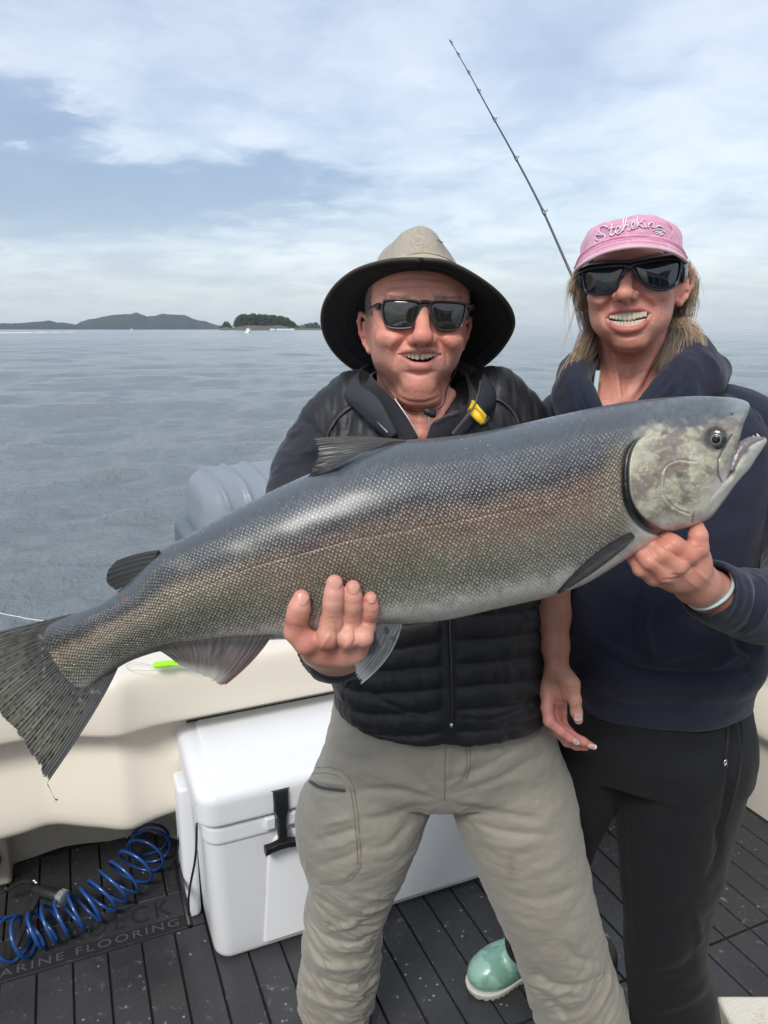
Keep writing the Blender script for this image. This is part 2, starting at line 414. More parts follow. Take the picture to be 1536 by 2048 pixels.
# ================================================================== sea
SEA = -.45
def build_sea():
    m = NT('sea water'); g = m.n('NewGeometry'); pos = g.outputs['Position']
    n1 = m.noise(5.5, m.mapping(pos, (1, .62, 1), (0, 0, R(20))), 7, .62)
    n2 = m.noise(23, m.mapping(pos, (1, .7, 1), (0, 0, R(-15))), 5, .6)
    n3 = m.noise(.9, m.mapping(pos, (1, .45, 1), (0, 0, R(8))), 5, .6)
    h = m.math('ADD', m.math('MULTIPLY', n1, .075), m.math('MULTIPLY', n2, .022)); h = m.math('ADD', h, m.math('MULTIPLY', n3, .16))
    b = m.bump(h, 1.0, 1.25)
    big = m.noise(.05, pos, 5)
    col = m.mix(big, (.165, .192, .203), (.205, .228, .232))
    foam = m.ramp(m.noise(2.6, m.mapping(pos, (1, .8, 1)), 9, .72), [(.0, 0.0), (.70, 0.0), (.735, .8)])
    col = m.mix(foam, col, (.6, .64, .66))
    rough = m.ramp(m.noise(.02, m.mapping(pos, (1, .3, 1)), 4), [(.3, .10), (.7, .2)])
    m.bsdf(col, rough, 0, b, IOR=1.333)
    # radial sheet centred on the boat, fine near, coarse to the horizon
    nr, na = 620, 560
    rr = np.concatenate([np.linspace(.02, 1.6, 12)[:-1], 1.6 * np.exp(np.linspace(0, math.log(9000 / 1.6), nr))]); nr = len(rr)
    # denser aft where the picture looks
    a = np.linspace(0, 1, na, endpoint=False); ang = 2 * math.pi * a; ang = ang + .72 * np.sin(ang) * 1.0
    ang = ang + math.pi  # dense around +Y
    X = rr[:, None] * np.sin(ang)[None] * 1; Y = -rr[:, None] * -np.cos(ang)[None]
    X = X.ravel(); Y = Y.ravel(); Rr = np.repeat(rr, na)
    Z = np.zeros_like(X); rng = np.random.default_rng(3)
    spacing = Rr * max(.012, math.log(9000 / 1.6) / 620 * 1.0)
    for k in range(70):
        lam = .22 * (60 ** (k / 69.)); th = rng.normal(R(-62), .65); ph = rng.uniform(0, 6.28)
        amp = .0058 * lam ** .50 * rng.uniform(.5, 1.4)
        if lam > 5: amp *= 1.1
        kx, ky = math.cos(th) * 2 * math.pi / lam, math.sin(th) * 2 * math.pi / lam
        p = X * kx + Y * ky + ph + 1.2 * np.sin(X * kx * .13 + Y * ky * .11 + ph * 2)
        fade = np.clip(lam / (spacing * 3) - .6, 0, 1)
        Z += amp * fade * (np.sin(p) + .25 * np.cos(2 * p))
    V = np.column_stack([X, Y, SEA + Z]); Fc = grid_faces(nr, na, True)
    o = mesh_from('sea', V, Fc, m.m); struct(o)
    # make sure faces look up
    if o.data.polygons[5000].normal.z < 0: o.data.flip_normals()
build_sea()

# ================================================================== far land
def hz(px, py, D):
    """a point seen at pixel, at ground distance D"""
    r = ray(px, py); t = D / math.hypot(r[0], r[1]); return np.array([0, 0, CAMZ]) + r * t
def land(name, outline, D, depth, mat, rough, base_px=658.5, n=240, seed=1, tree=0.0):
    """a hilly island: ridge profile given in photo pixels at distance D, with real breadth behind"""
    o = np.array(outline, float); xs = np.linspace(o[0, 0], o[-1, 0], n); ys = np.interp(xs, o[:, 0], o[:, 1])
    Pm = np.array([hz(x, y, D) for x, y in zip(xs, ys)]); H = np.maximum(Pm[:, 2] - SEA, .0)
    nd = 26; V = []
    w = np.linspace(-1, 1, nd)
    for i in range(n):
        dr = Pm[i, :2] / np.linalg.norm(Pm[i, :2]); 
        for q in w:
            hh = H[i] * (1 - abs(q) ** 2.2) ** .8 if abs(q) < 1 else 0
            pos = Pm[i, :2] + dr * q * depth * (.35 + .65 * min(1, H[i] / H.max() * 1.3))
            V.append((pos[0], pos[1], SEA - .3 + hh))
    V = np.array(V); mid = np.clip((V[:, 2] - SEA) / H.max(), 0, 1)
    ns = fbm(V * np.array([1, 1, 0]) / rough + seed * 9, 5, .6)
    V[:, 2] += ns * H.max() * .10 * np.minimum(1, mid * 6)
    if tree:
        V[:, 2] += tree * np.abs(pnoise(V * np.array([1, 1, 0]) / (tree * 1.1) + 5)) * np.minimum(1, mid * 10)
    return mesh_from(name, V, grid_faces(n, nd), mat)
def build_land():
    m = NT('forested hill'); g = m.n('NewGeometry').outputs['Position']
    c = m.mix(m.noise(.02, g, 6, .6), (.030, .052, .062), (.050, .075, .078))
    m.bsdf(c, .9, 0, m.bump(m.noise(.06, g, 6, .7), 1, 14))
    o = land('hills', [(143, 657.5), (150, 650), (185, 638), (215, 633), (250, 630), (262, 629), (272, 625.5), (280, 629), (295, 634), (310, 632), (325, 628), (345, 630), (372, 632), (385, 637), (410, 643), (440, 653), (447, 657.5)], 5200, 700, m.m, 160, n=300, seed=2); struct(o)
    o = land('headland', [(-120, 650), (-40, 646), (0, 648), (40, 646), (85, 643), (98, 641), (112, 645), (140, 648), (165, 652), (200, 657)], 4600, 350, m.m, 90, n=160, seed=5); struct(o)
    # nearer wooded islet
    base = land('islet', [(438, 657.4), (446, 655), (452, 654), (470, 655), (476, 651), (500, 648), (560, 648), (585, 653), (600, 655.5), (625, 655.6), (660, 656), (700, 657.3)], 1700, 60, simple('islet rock', (.10, .10, .085), .9, vscale=.05), 30, n=160, seed=8); struct(base)
    base.name = 'island'
    # trees on it, each tree a thing: trunk + ragged crown
    leafm = NT('conifer foliage'); lg = leafm.n('NewGeometry').outputs['Position']
    leafm.bsdf(leafm.mix(leafm.noise(.35, lg, 4), (.018, .034, .020), (.05, .075, .04)), .85)
    bark = simple('far bark', (.07, .05, .04), .9, vscale=.5)
    rng = random.Random(4)
    def crown_mesh(seed):
        r = random.Random(seed); mb = MB()
        for k in range(150):
            z = r.uniform(.14, 1.0); rad = (1.02 - z) ** .62 * .30 * r.uniform(.45, 1.1); a = r.uniform(0, 6.28)
            c = np.array([math.cos(a) * rad, math.sin(a) * rad, z]); s = .075 * r.uniform(.6, 1.3)
            d1 = np.array([math.cos(a), math.sin(a), -.5]) * s; d2 = np.array([-math.sin(a), math.cos(a), r.uniform(-.2, .2)]) * s * .8; d3 = np.array([0, 0, 1.0]) * s * .5
            mb.add([c + d1, c + d2, c - d1 * .6, c - d2, c + d3], [(0, 1, 4), (1, 2, 4), (2, 3, 4), (3, 0, 4), (3, 2, 1, 0)])
        return mb
    protos = []
    env = np.array([(443, 650), (450, 642), (458, 644), (466, 655), (470, 640), (478, 630), (500, 627.5), (520, 629), (545, 630), (565, 632), (580, 638), (590, 646), (598, 651), (612, 647), (618, 645), (630, 644), (640, 650), (655, 648), (680, 652)], float)
    i = 0
    for x in np.concatenate([np.linspace(441, 466, 12), np.linspace(469, 600, 96), np.linspace(601, 690, 34)]):
        x = x + rng.uniform(-1, 1); top = np.interp(x, env[:, 0], env[:, 1]) + rng.uniform(-1.0, 3.0) * (1 if x > 468 else .6)
        D = 1700 + rng.uniform(-30, 34)
        T = hz(x, top, D); bz = SEA + 1.5 + max(0, (657 - np.interp(x, [438, 476, 500, 560, 600, 700], [655, 651, 648, 648, 655.5, 657])) * 1.1) * .6
        hgt = T[2] - bz
        if hgt < 1.5: continue
        if i < 5:
            root = thing('conifer_tree', 'dark conifer on the wooded island in the far distance', 'tree', 'conifers covering the distant island')
            cr = crown_mesh(i).build('crown', leafm.m, root, smooth=False)
            tr = MB().tube([(0, 0, 0), (0, 0, .9)], .018, 5).build('trunk', bark, root); protos.append((root, cr, tr))
        else:
            r0, c0, t0 = protos[i % 5]; root = r0.copy(); COL.objects.link(root)
            for ch in (c0, t0): c = ch.copy(); COL.objects.link(c); c.parent = root
        root.location = (T[0], T[1], bz - .8); wd = max(hgt * rng.uniform(.9, 1.5), 9); root.scale = (wd, wd, hgt + .8); root.rotation_euler.z = rng.uniform(0, 6.28)
        i += 1
build_land()

def build_far_boats():
    white = simple('white gelcoat far', (.8, .81, .82), .3, vscale=.4); dk = simple('far boat window', (.05, .07, .09), .2)
    p = hz(497, 663, 420); p[2] = SEA
    t = thing('motor_boat', 'small white motor boat far off on the water before the wooded island', 'boat')
    V = []; 
    for x, w, z in ((-2.2, .95, 0), (-2.2, 1.1, .8), (0, 1.1, 0), (0, 1.2, .9), (2.6, .1, .2), (3.0, .12, 1.2)):
        V += [(x, -w, z), (x, w, z)]
    V = np.array(V)
    hull = mesh_from('hull', V, [(0, 4, 6, 2), (1, 3, 7, 5), (4, 8, 10, 6), (5, 7, 11, 9), (0, 2, 3, 1), (2, 6, 7, 3), (6, 10, 11, 7), (8, 9, 11, 10), (0, 1, 5, 4), (4, 5, 9, 8)], white, t, smooth=False)
    MB().box(-1, 1.0, -.8, .8, .8, 2.3).build('cabin', white, t, bevel=.1)
    MB().box(1.0, 1.03, -.65, .65, 1.5, 2.1).build('window', dk, t, smooth=False)
    MB().tube([(-.2, 0, 2.3), (-.2, 0, 3.3)], .05, 6).build('mast', white, t)
    t.location = p; t.rotation_euler.z = R(75)
    # white wake drawn across the sea by a passing boat on the far left
    wk = NT('wake foam'); g = wk.n('NewGeometry').outputs['Position']; wk.bsdf(wk.mix(wk.noise(.15, g, 5), (.55, .6, .63), (.85, .87, .88)), .8)
    V, Fc = [], []; n = 60
    a = hz(-60, 664.5, 380); b = hz(150, 663.0, 520)
    for i in range(n):
        f = i / (n - 1); c = a * (1 - f) + b * f; w = 16 * (1 - f) ** .6 * (0.75 + .4 * math.sin(i * 1.7)) + 1
        for q in (-1, -.4, .3, 1): V.append((c[0], c[1] + w * q, SEA + .12 + .35 * (1 - q * q) + .1 * math.sin(i * 2.3 + q * 5)))
    o = mesh_from('boat_wake', np.array(V), grid_faces(n, 4), wk.m); o['kind'] = 'stuff'
    tag(o, 'long white wake on the water at far left under the hills', 'wake')
    # moored boats / buildings as pale specks along the islet's shore
    for i, (x, s) in enumerate(((263, .8), (545, 1.6), (560, 2.4), (572, 1.5), (583, 1.8))):
        D = 1630 if i else 2600; q = hz(x, 657.6, D); q[2] = SEA
        t = thing('cottage', ['pale speck of a white house left of the island', 'leftmost white cabin on the shore of the wooded island', 'widest white cabin on the shore of the wooded island', 'small grey-white cabin right of the widest shore cabin', 'rightmost white cabin on the shore of the wooded island'][i], 'house', 'white cabins on the far shore')
        w = 3.2 * s; MB().box(-w, w, -2.5, 2.5, 0, 3.4).build('wall', white, t, smooth=False)
        MB().add([(-w - .3, -3, 3.4), (w + .3, -3, 3.4), (w + .3, 3, 3.4), (-w - .3, 3, 3.4), (-w - .3, 0, 5.2), (w + .3, 0, 5.2)], [(0, 1, 5, 4), (3, 4, 5, 2), (0, 4, 3), (1, 2, 5), (0, 3, 2, 1)]).build('roof', dk, t, smooth=False)
        t.location = q
build_far_boats()

def build_haze():
    m = NT('sea air'); m.t.links.new(m.n('VolumePrincipled', None, Color=(.92, .96, 1.0), Density=.00005, Anisotropy=.2).outputs[0], m.out.inputs['Volume'])
    o = MB().box(-7000, 7000, -300, 9500, -3.2, 320).build('haze', m.m, smooth=False); o['kind'] = 'stuff'
    SC.cycles.volume_bounces = 0; SC.cycles.volume_max_steps = 64
build_haze()
# ================================================================== boat
def gel(name, col, var=.05):
    m = NT(name); co = m.coord()
    c = m.mix(m.noise(2.3, co, 5), tuple(x * (1 - var) for x in col), tuple(min(1, x * (1 + var)) for x in col))
    dirt = m.ramp(m.noise(9, m.mapping(co, (1, 1, .35)), 8, .7), [(.0, 0.0), (.62, 0.0), (.82, .22)])
    c = m.mix(dirt, c, (.30, .26, .20))
    r = m.ramp(m.noise(14, co, 6), [(.3, .26), (.7, .42)])
    m.bsdf(c, r, 0, m.bump(m.noise(3.0, co, 2), .05, .004), Coat_Weight=.25, Coat_Roughness=.15); return m.m
CREAM = gel('cream gelcoat', (.78, .715, .60))
CREAM2 = gel('cream gelcoat inner', (.62, .55, .44))
def wet_deck():
    m = NT('charcoal eva foam'); g = m.n('NewGeometry').outputs['Position']
    base = m.mix(m.noise(7, g, 6, .6), (.030, .031, .034), (.050, .051, .055))
    base = m.mix(m.ramp(m.noise(1.3, g, 3), [(.4, 0.0), (.7, .5)]), base, (.043, .042, .046))
    scuff = m.ramp(m.noise(38, g, 9, .72), [(.0, 0.0), (.59, 0.0), (.67, .8), (1, 1.0)])
    area = m.ramp(m.noise(2.7, g, 3), [(.42, 0.0), (.56, 1.0)])
    scuff = m.math('MULTIPLY', scuff, area)
    vor = m.n('TexVoronoi', {'feature': 'F1'}, Vector=g, Scale=34.0, Randomness=1.0)
    dots = m.ramp(vor.outputs['Distance'], [(.0, 1.0), (.075, 1.0), (.12, 0.0)])
    dots = m.math('MULTIPLY', dots, m.ramp(m.noise(3.5, m.mapping(g, (1, 1, 1), loc=(3, 1, 0)), 3), [(.44, 0.0), (.52, 1.0)]))
    f = m.math('MAXIMUM', m.math('MULTIPLY', scuff, .85), dots)
    c = m.mix(f, base, (.36, .37, .38))
    wet = m.ramp(m.noise(4.2, m.mapping(g, loc=(5, 2, 0)), 5, .6), [(.40, .56), (.56, .16)])
    fine = m.noise(420, g, 2)
    b = m.bump(m.math('ADD', m.math('MULTIPLY', fine, .5), m.math('MULTIPLY', m.noise(30, g, 5), .7)), .35, .0012)
    m.bsdf(c, wet, 0, b); return m.m
def frB(*p): return B(*p)
def wall_profile(front, xb, zadd=0.0, toe=None):
    """(yb, z) outline of the coaming from the deck up over the cap and down outside"""
    t = .34 if toe is None else toe
    p = [(front + t, -.02), (front + t, .12), (front + t, .252), (front + .06, .262), (front + .022, .268), (front + .006, .285), (front + .004, .31), (front + .030, .40), (front + .066, .48), (front + .086, .53), (front + .070, .549), (front - .006, .556), (front - .014, .562), (front - .016, .575), (front - .012, .63), (front - .004, .68),
         (front + .004, .697), (front + .018, .709), (front + .04, .713), (front + .2, .717), (front + .36, .716), (front + .385, .706), (front + .39, .68), (front + .395, .5), (front + .39, .0), (front + .36, -.7)]
    return [(a, z + zadd) for a, z in p]
def build_boat():
    DECK = wet_deck()
    groove = simple('deck groove', (.012, .012, .013), .7)
    # deck base
    base = MB().box(-1.2, 2.06, -2.2, 2.40, -.06, -.007, frB).build('deck', groove, smooth=False); struct(base)
    # planks, each its own board
    P0, PW, G = -.107, .084, .005
    def plank(k, y0, y1):
        x0 = P0 + PW * k + G / 2; key = (round(y1 - y0, 4)); 
        if key not in plank.c:
            mb = MB(); L = y1 - y0; W = PW - G
            b = .0016
            V = [(0, 0, -.006), (W, 0, -.006), (W, L, -.006), (0, L, -.006), (0, 0, -b), (W, 0, -b), (W, L, -b), (0, L, -b), (b, b, 0), (W - b, b, 0), (W - b, L - b, 0), (b, L - b, 0)]
            mb.add(V, [(0, 1, 5, 4), (1, 2, 6, 5), (2, 3, 7, 6), (3, 0, 4, 7), (4, 5, 9, 8), (5, 6, 10, 9), (6, 7, 11, 10), (7, 4, 8, 11), (8, 9, 10, 11)])
            o = mb.build('plank', DECK, base, smooth=False); plank.c[key] = o.data
        else:
            o = bpy.data.objects.new('plank', plank.c[key]); COL.objects.link(o); o.parent = base
        o.location = B(x0, y0); o.rotation_euler.z = BA
    plank.c = {}
    LX, LY0, LY1 = .2265, 1.775, 1.915
    for k in range(-9, 25):
        x0 = P0 + PW * k; end = 2.232
        plank(k, -1.6, 1.1735)
        if x0 + .4 * PW < LX and x0 > -.85:
            plank(k, 1.1805, LY0 - .004); plank(k, LY1 + .004, end)
        else: plank(k, 1.1805, end)
    # logo panel set in the foam: two words engraved, a dark strip with raised letters
    MB().box(-.86, LX, LY0, LY1, -.006, 0, frB).build('logo_panel', DECK, base, smooth=False)
    stripm = simple('dark foam strip', (.014, .014, .016), .8, bscale=300)
    MB().box(-.86, .179, 1.781, 1.822, .0008, .0016, frB).build('logo_strip', stripm, base, smooth=False)
    lettm = simple('grey foam lettering', (.085, .086, .092), .65)
    def text(body, x0, x1, y0, h, z, mat, name, ext=.0006, off=0.0):
        cu = bpy.data.curves.new(name, 'FONT'); cu.body = body; cu.size = 1; cu.extrude = 0; cu.space_character = 1.25; cu.offset = off
        to = bpy.data.objects.new('tmp', cu); COL.objects.link(to); bpy.context.view_layer.update()
        me = bpy.data.meshes.new_from_object(to.evaluated_get(bpy.context.evaluated_depsgraph_get())); bpy.data.objects.remove(to)
        v = np.zeros(len(me.vertices) * 3); me.vertices.foreach_get('co', v); v = v.reshape(-1, 3)
        mn, mx = v.min(0), v.max(0); n = (v - mn) / np.maximum(mx - mn, 1e-6)
        q = np.array([B(x0 + a * (x1 - x0), y0 + b * h, z) for a, b in n[:, :2]]); me.vertices.foreach_set('co', q.ravel()); me.update()
        me.materials.clear(); me.materials.append(mat); o = bpy.data.objects.new(name, me); COL.objects.link(o); o.parent = base; return o
    text('ULTRADECK', -.335, .148, 1.838, .066, .0012, stripm, 'engraved_lettering')
    text('MARINE FLOORING', -.315, .160, 1.789, .026, .0026, lettm, 'raised_lettering')
    # transom coaming, with the forward step of the bait well
    hull = thing('boat_cockpit', 'cream fibreglass boat cockpit sides and transom around the dark deck', 'boat')
    xs = np.concatenate([np.linspace(-1.05, -.2, 12), np.linspace(-.19, .09, 22), np.linspace(.12, 2.02, 30)])
    V = []; npf = None
    for x in xs:
        fr = 1.935 - .052 * float(sstep(-.15, .03, np.array(x))) - .022 * math.exp(-((x - .06) / .05) ** 2)
        toe = float(np.interp(x, [-.3, .05, .14, .24, .3, 2], [.30, .37, .36, .22, .22, .22]))
        pf = wall_profile(fr, x, 0, toe)
        # lower lip undulates with the step
        pf = [(a, z - (.010 * math.exp(-((x - .08) / .06) ** 2) + -.012 * math.exp(-((x + .13) / .07) ** 2) if .25 < z < .32 else 0)) for a, z in pf]
        npf = len(pf); V += [B(x, a, z) for a, z in pf]
    o = mesh_from('transom', np.array(V), grid_faces(len(xs), npf), CREAM, hull)
    for nm, sgn, x0 in (('side_wall', 1, 1.965), ('side_wall', -1, -.95)):
        ys = np.linspace(-1.9, 1.97, 14); V = []
        for y in ys: V += [B(x0 + sgn * (a), y, z) for a, z in wall_profile(0.0, 0, .004, .05)]
        mesh_from(nm, np.array(V), grid_faces(len(ys), npf), CREAM, hull)
    for oo in hull.children:
        s = oo.modifiers.new('sub', 'SUBSURF'); s.levels = s.render_levels = 1
    MB().box(1.9, 2.4, 1.95, 2.3, -.3, .69, frB).build('corner_post', CREAM2, hull, smooth=False)
    # beige side panel with the washdown outlet at the left
    MB().box(-.9, -.262, 2.135, 2.30, .002, .20, frB).build('corner_panel', CREAM2, hull, bevel=.012, seg=3)
    # low black toe trim line along cooler side
    dark = simple('black rubber', (.012, .012, .013), .5)
    # side gunwale hardware seen beyond the woman's elbow
    MB().box(1.99, 2.06, 1.45, 1.85, .722, .735, frB).build('rail_pad', simple('grey non-skid', (.22, .23, .24), .7), hull, bevel=.004)
    chrome = simple('stainless steel', (.62, .62, .62), .18, 1.0, var=.03)
    cl = thing('cleat', 'stainless cleat on the side gunwale behind the navy hoodie elbow', 'cleat')
    MB().tube([B(2.16, 1.52, .765), B(2.16, 1.58, .775), B(2.16, 1.66, .775), B(2.16, 1.72, .765)], [.008, .012, .012, .008], 10).build('horn', chrome, cl)
    for y in (1.59, 1.65): MB().tube([B(2.16, y, .72), B(2.16, y, .775)], .009, 10).build('foot', chrome, cl)
    # drain ring on the deck by the side wall
    dr = thing('deck_fitting', 'round grey deck fitting at the foot of the right side wall', 'fitting')
    a = np.linspace(0, 2 * math.pi, 25)[:-1]; c = B(1.925, 1.60, .012)
    tube('ring', [c + BX * math.cos(t) * .034 + BY * math.sin(t) * .034 for t in a], .012, simple('weathered grey plastic', (.16, .16, .13), .6), dr, 8, closed=True)
    MB().tube([c - BZ * .006, c + BZ * .002], .028, 20).build('grate', dark, dr)
    # washdown socket at far left
    so = thing('washdown_socket', 'round black and green hose socket in the beige panel at the left edge', 'socket')
    green = simple('green coupling', (.01, .07, .045), .35)
    c = B(-.315, 2.128, .105)
    for rr_, y0, y1, nm, mt in ((.034, 0, -.012, 'flange', dark), (.026, -.012, -.035, 'collar', green), (.019, -.035, -.045, 'cap', dark)):
        MB().tube([c + BY * y0, c + BY * y1], rr_, 22).build(nm, mt, so, bevel=.002)
    for k in range(10):
        t = k * .628; MB().tube([c + BX * math.cos(t) * .027 + BZ * math.sin(t) * .027 - BY * .014, c + BX * math.cos(t) * .027 + BZ * math.sin(t) * .027 - BY * .034], .003, 6).build('grip_rib', green, so)
    # step box, bottom right
    ns = NT('cream non-skid'); co = ns.coord()
    v = ns.n('TexVoronoi', {'feature': 'F1'}, Vector=co, Scale=260.0)
    stain = ns.ramp(ns.noise(11, co, 7, .7), [(.45, 0.0), (.62, .75)])
    spots = ns.ramp(ns.noise(140, co, 4, .7), [(.56, 0.0), (.63, 1.0)])
    c_ = ns.mix(ns.math('MULTIPLY', stain, .6), (.72, .69, .60), (.60, .47, .24)); c_ = ns.mix(ns.math('MULTIPLY', spots, stain), c_, (.12, .10, .07))
    ns.bsdf(c_, .7, 0, ns.bump(v.outputs['Distance'], .8, .002))
    p = U(1432, 1990, z=.055); q = toB(p)
    st = MB().box(0, .8, -.6, 0, .001, .055, lambda x, y, z: p * np.array([1, 1, 0]) + np.array([x, y + x * .0, z])).build('step_pad', ns.m, bevel=.008, seg=3)
    tag(st, 'stained cream non-skid step in the bottom right corner', 'step')
build_boat()
def build_cabin():
    t = thing('wheelhouse', 'cream wheelhouse bulkhead with dark windows behind the photographer', 'cabin')
    gl = simple('dark cabin glass', (.015, .018, .02), .05); y0 = -1.9
    for x0, x1, z0, z1 in ((-.9, 1.95, 0, .95), (-.9, 1.95, 1.85, 2.15), (-.9, -.8, .95, 1.85), (.05, .15, .95, 1.85), (.85, .95, .95, 1.85), (1.85, 1.95, .95, 1.85)):
        MB().box(x0, x1, y0 - .08, y0, z0, z1, frB).build('panel', CREAM, t, smooth=False)
    for x0, x1 in ((-.8, .05), (.15, .85), (.95, 1.85)): MB().box(x0, x1, y0 - .05, y0 - .04, .95, 1.85, frB).build('window', gl, t, smooth=False)
    MB().box(-1.0, 2.05, y0 - 1.6, y0 + .25, 2.15, 2.21, frB).build('roof', CREAM, t, bevel=.02)
build_cabin()

def rounded_slab(x0, x1, y0, y1, z0, z1, r, rt, rb=None, n=6, taper=0.0):
    """box with vertical corners radius r and a top edge rounding rt; returns V,F rings"""
    rb = rt if rb is None else rb
    def ring(ins, z, sc=0.0):
        P = []; X0, X1, Y0, Y1 = x0 + ins + sc, x1 - ins - sc, y0 + ins + sc, y1 - ins - sc; rr = max(r - ins, .004)
        for cx, cy, a0 in ((X1 - rr, Y0 + rr, -90), (X1 - rr, Y1 - rr, 0), (X0 + rr, Y1 - rr, 90), (X0 + rr, Y0 + rr, 180)):
            for k in range(n + 1):
                a = R(a0 + 90 * k / n); P.append((cx + rr * math.cos(a), cy + rr * math.sin(a), z))
        return P
    rings = []
    for k in range(5): a = R(90 * k / 4); rings.append(ring(rb * (1 - math.sin(a)), z0 + rb * (1 - math.cos(a)), taper))
    for k in range(1, 8): f = k / 8; rings.append(ring(0, z0 + rb + (z1 - rt - z0 - rb) * f, taper * (1 - f)))
    for k in range(5): a = R(90 * k / 4); rings.append(ring(rt * (1 - math.cos(a)), z1 - rt * (1 - math.sin(a))))
    V = [p for rg in rings for p in rg]; m = len(rings[0]); Fc = [tuple(x) for x in grid_faces(len(rings), m, True)]
    Fc = [f for f in Fc] + [tuple(range(m - 1, -1, -1)), tuple((len(rings) - 1) * m + k for k in range(m))]
    return V, Fc
def build_cooler():
    m = NT('white rotomoulded plastic'); co = m.coord()
    c = m.mix(m.noise(4, co, 4), (.78, .80, .83), (.84, .855, .87))
    grime = m.ramp(m.noise(22, m.mapping(co, (1, 1, .6)), 9, .75), [(.60, 0.0), (.70, .5), (.8, .8)])
    sp = m.ramp(m.noise(75, co, 5, .6), [(.68, 0.0), (.73, 1.0)])
    c = m.mix(m.math('MULTIPLY', grime, .22), c, (.45, .42, .36)); c = m.mix(m.math('MULTIPLY', sp, .5), c, (.22, .20, .17))
    m.bsdf(c, .42, 0, m.bump(m.noise(90, co, 4), .12, .001)); WH = m.m
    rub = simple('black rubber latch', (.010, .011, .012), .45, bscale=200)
    gap = simple('dark cooler gasket', (.03, .03, .03), .8)  # dark grey gasket between body and lid
    t = thing('cooler', 'large white marine cooler standing on the deck against the transom', 'cooler')
    X0, X1, Y0, Y1 = .212, 1.19, 1.606, 1.905
    fr = lambda V: [B(*p) for p in V]
    V, Fc = rounded_slab(X0 + .006, X1 - .006, Y0, Y1 - .004, .0, .405, .045, .012, .022, taper=.012)
    mb = MB().add(fr(V), Fc); mb.build('body', WH, t)
    V, Fc = rounded_slab(X0 + .004, X1 - .004, Y0 - .004, Y1, .350, .404, .045, .010, .012)
    MB().add(fr(V), Fc).build('body_rim', WH, t)
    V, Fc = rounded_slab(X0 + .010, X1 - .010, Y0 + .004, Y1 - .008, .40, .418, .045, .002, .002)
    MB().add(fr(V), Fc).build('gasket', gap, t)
    V, Fc = rounded_slab(X0 - .008, X1 + .008, Y0 - .016, Y1 + .088, .412, .502, .05, .028, .008)
    MB().add(fr(V), Fc).build('lid', WH, t)
    V, Fc = rounded_slab(X0 + .045, X1 - .045, Y0 + .035, Y1 + .066, .49, .5085, .04, .006, .002)
    MB().add(fr(V), Fc).build('lid_panel', WH, t)
    # sculpted front: raised right-hand panel following a swept line
    pts = [(.430, .352), (.405, .345), (.385, .33), (.372, .30), (.366, .25), (.362, .18), (.356, .10), (.350, .03)]
    P = catmull([(a, b, 0) for a, b in pts], 40)[:, :2]; V = []
    for a, b in P: 
        tp = .012 * (1 - b / .36); V += [B(a, Y0 + tp + .001, b), B(a + .006, Y0 + tp - .006, b), B(1.13, Y0 + tp - .006, b)]
    mesh_from('front_panel', np.array(V), grid_faces(len(P), 3), WH, t)
    # T-latches
    for x in (.402, .98):
        l = thing('tmp', '', ''); 
        mb = MB(); y = Y0 - .018
        def lat(a): return a
        prof = [(.478, .019, .004), (.470, .020, .009), (.44, .019, .010), (.425, .020, .012), (.405, .012, .013), (.385, .010, .014), (.37, .013, .015), (.352, .012, .016), (.338, .011, .018)]
        V = []
        for z, w, th in prof: V += [B(x - w, y, z), B(x - w * .8, y - th, z), B(x + w * .8, y - th, z), B(x + w, y, z)]
        mb.add(V, [tuple(q) for q in grid_faces(len(prof), 4, True)] + [(0, 1, 2, 3)])
        V = []
        for dx, dz, hh in ((-.046, -.004, .010), (-.030, -.001, .008), (-.010, .003, .009), (.010, .003, .009), (.030, -.001, .008), (.046, -.004, .010)):
            V += [B(x + dx, y + .001, .330 + dz - hh), B(x + dx, y - .020, .330 + dz - hh), B(x + dx, y - .020, .330 + dz + hh), B(x + dx, y + .001, .330 + dz + hh)]
        mb.add(V, [tuple(q) for q in grid_faces(6, 4, True)] + [(0, 1, 2, 3), (23, 22, 21, 20)])
        bpy.data.objects.remove(l); mb.build('latch', rub, t, bevel=.002, seg=2)
        mb = MB(); V = []
        for dx in (-.040, -.022): pass
        for s in (-1, 1): mb.box(min(x + s * .014, x + s * .040), max(x + s * .014, x + s * .040), Y0 - .018, Y0 + .004, .372, .405, frB)
        mb.build('latch_keeper', WH, t, bevel=.004, seg=3)
    tube('rub_strip', [B(.235, 1.953, .5085), B(.6, 1.953, .5085), B(1.18, 1.953, .5085)], .0030, rub, t, 8)  # shade of the gap behind the lid, drawn as a thin black tube
    # side handle: strap and grip on the left end
    for y in (1.66, 1.85): MB().tube(catmull([B(X0 - .004, y, .39), B(X0 - .012, y, .30), B(X0 - .034, y, .20), B(X0 - .038, y, .14)], 16), .005, 8, flat=.6).build('handle_strap', rub, t)
    mb = MB().tube([B(X0 - .040, 1.63, .13), B(X0 - .040, 1.88, .13)], .008, 12).build('handle_grip', rub, t)
    # end feet/skid seen left of the body
    V, Fc = rounded_slab(X0 - .030, X0 + .012, 1.80, 1.90, .0, .40, .016, .01, .012)
    MB().add(fr(V), Fc).build('end_rib', WH, t)
    # hinge-side drain plug
    V, Fc = rounded_slab(X0 - .012, X0 + .01, 1.606 + .03, 1.60 + .08, .03, .075, .01, .004)
build_cooler()

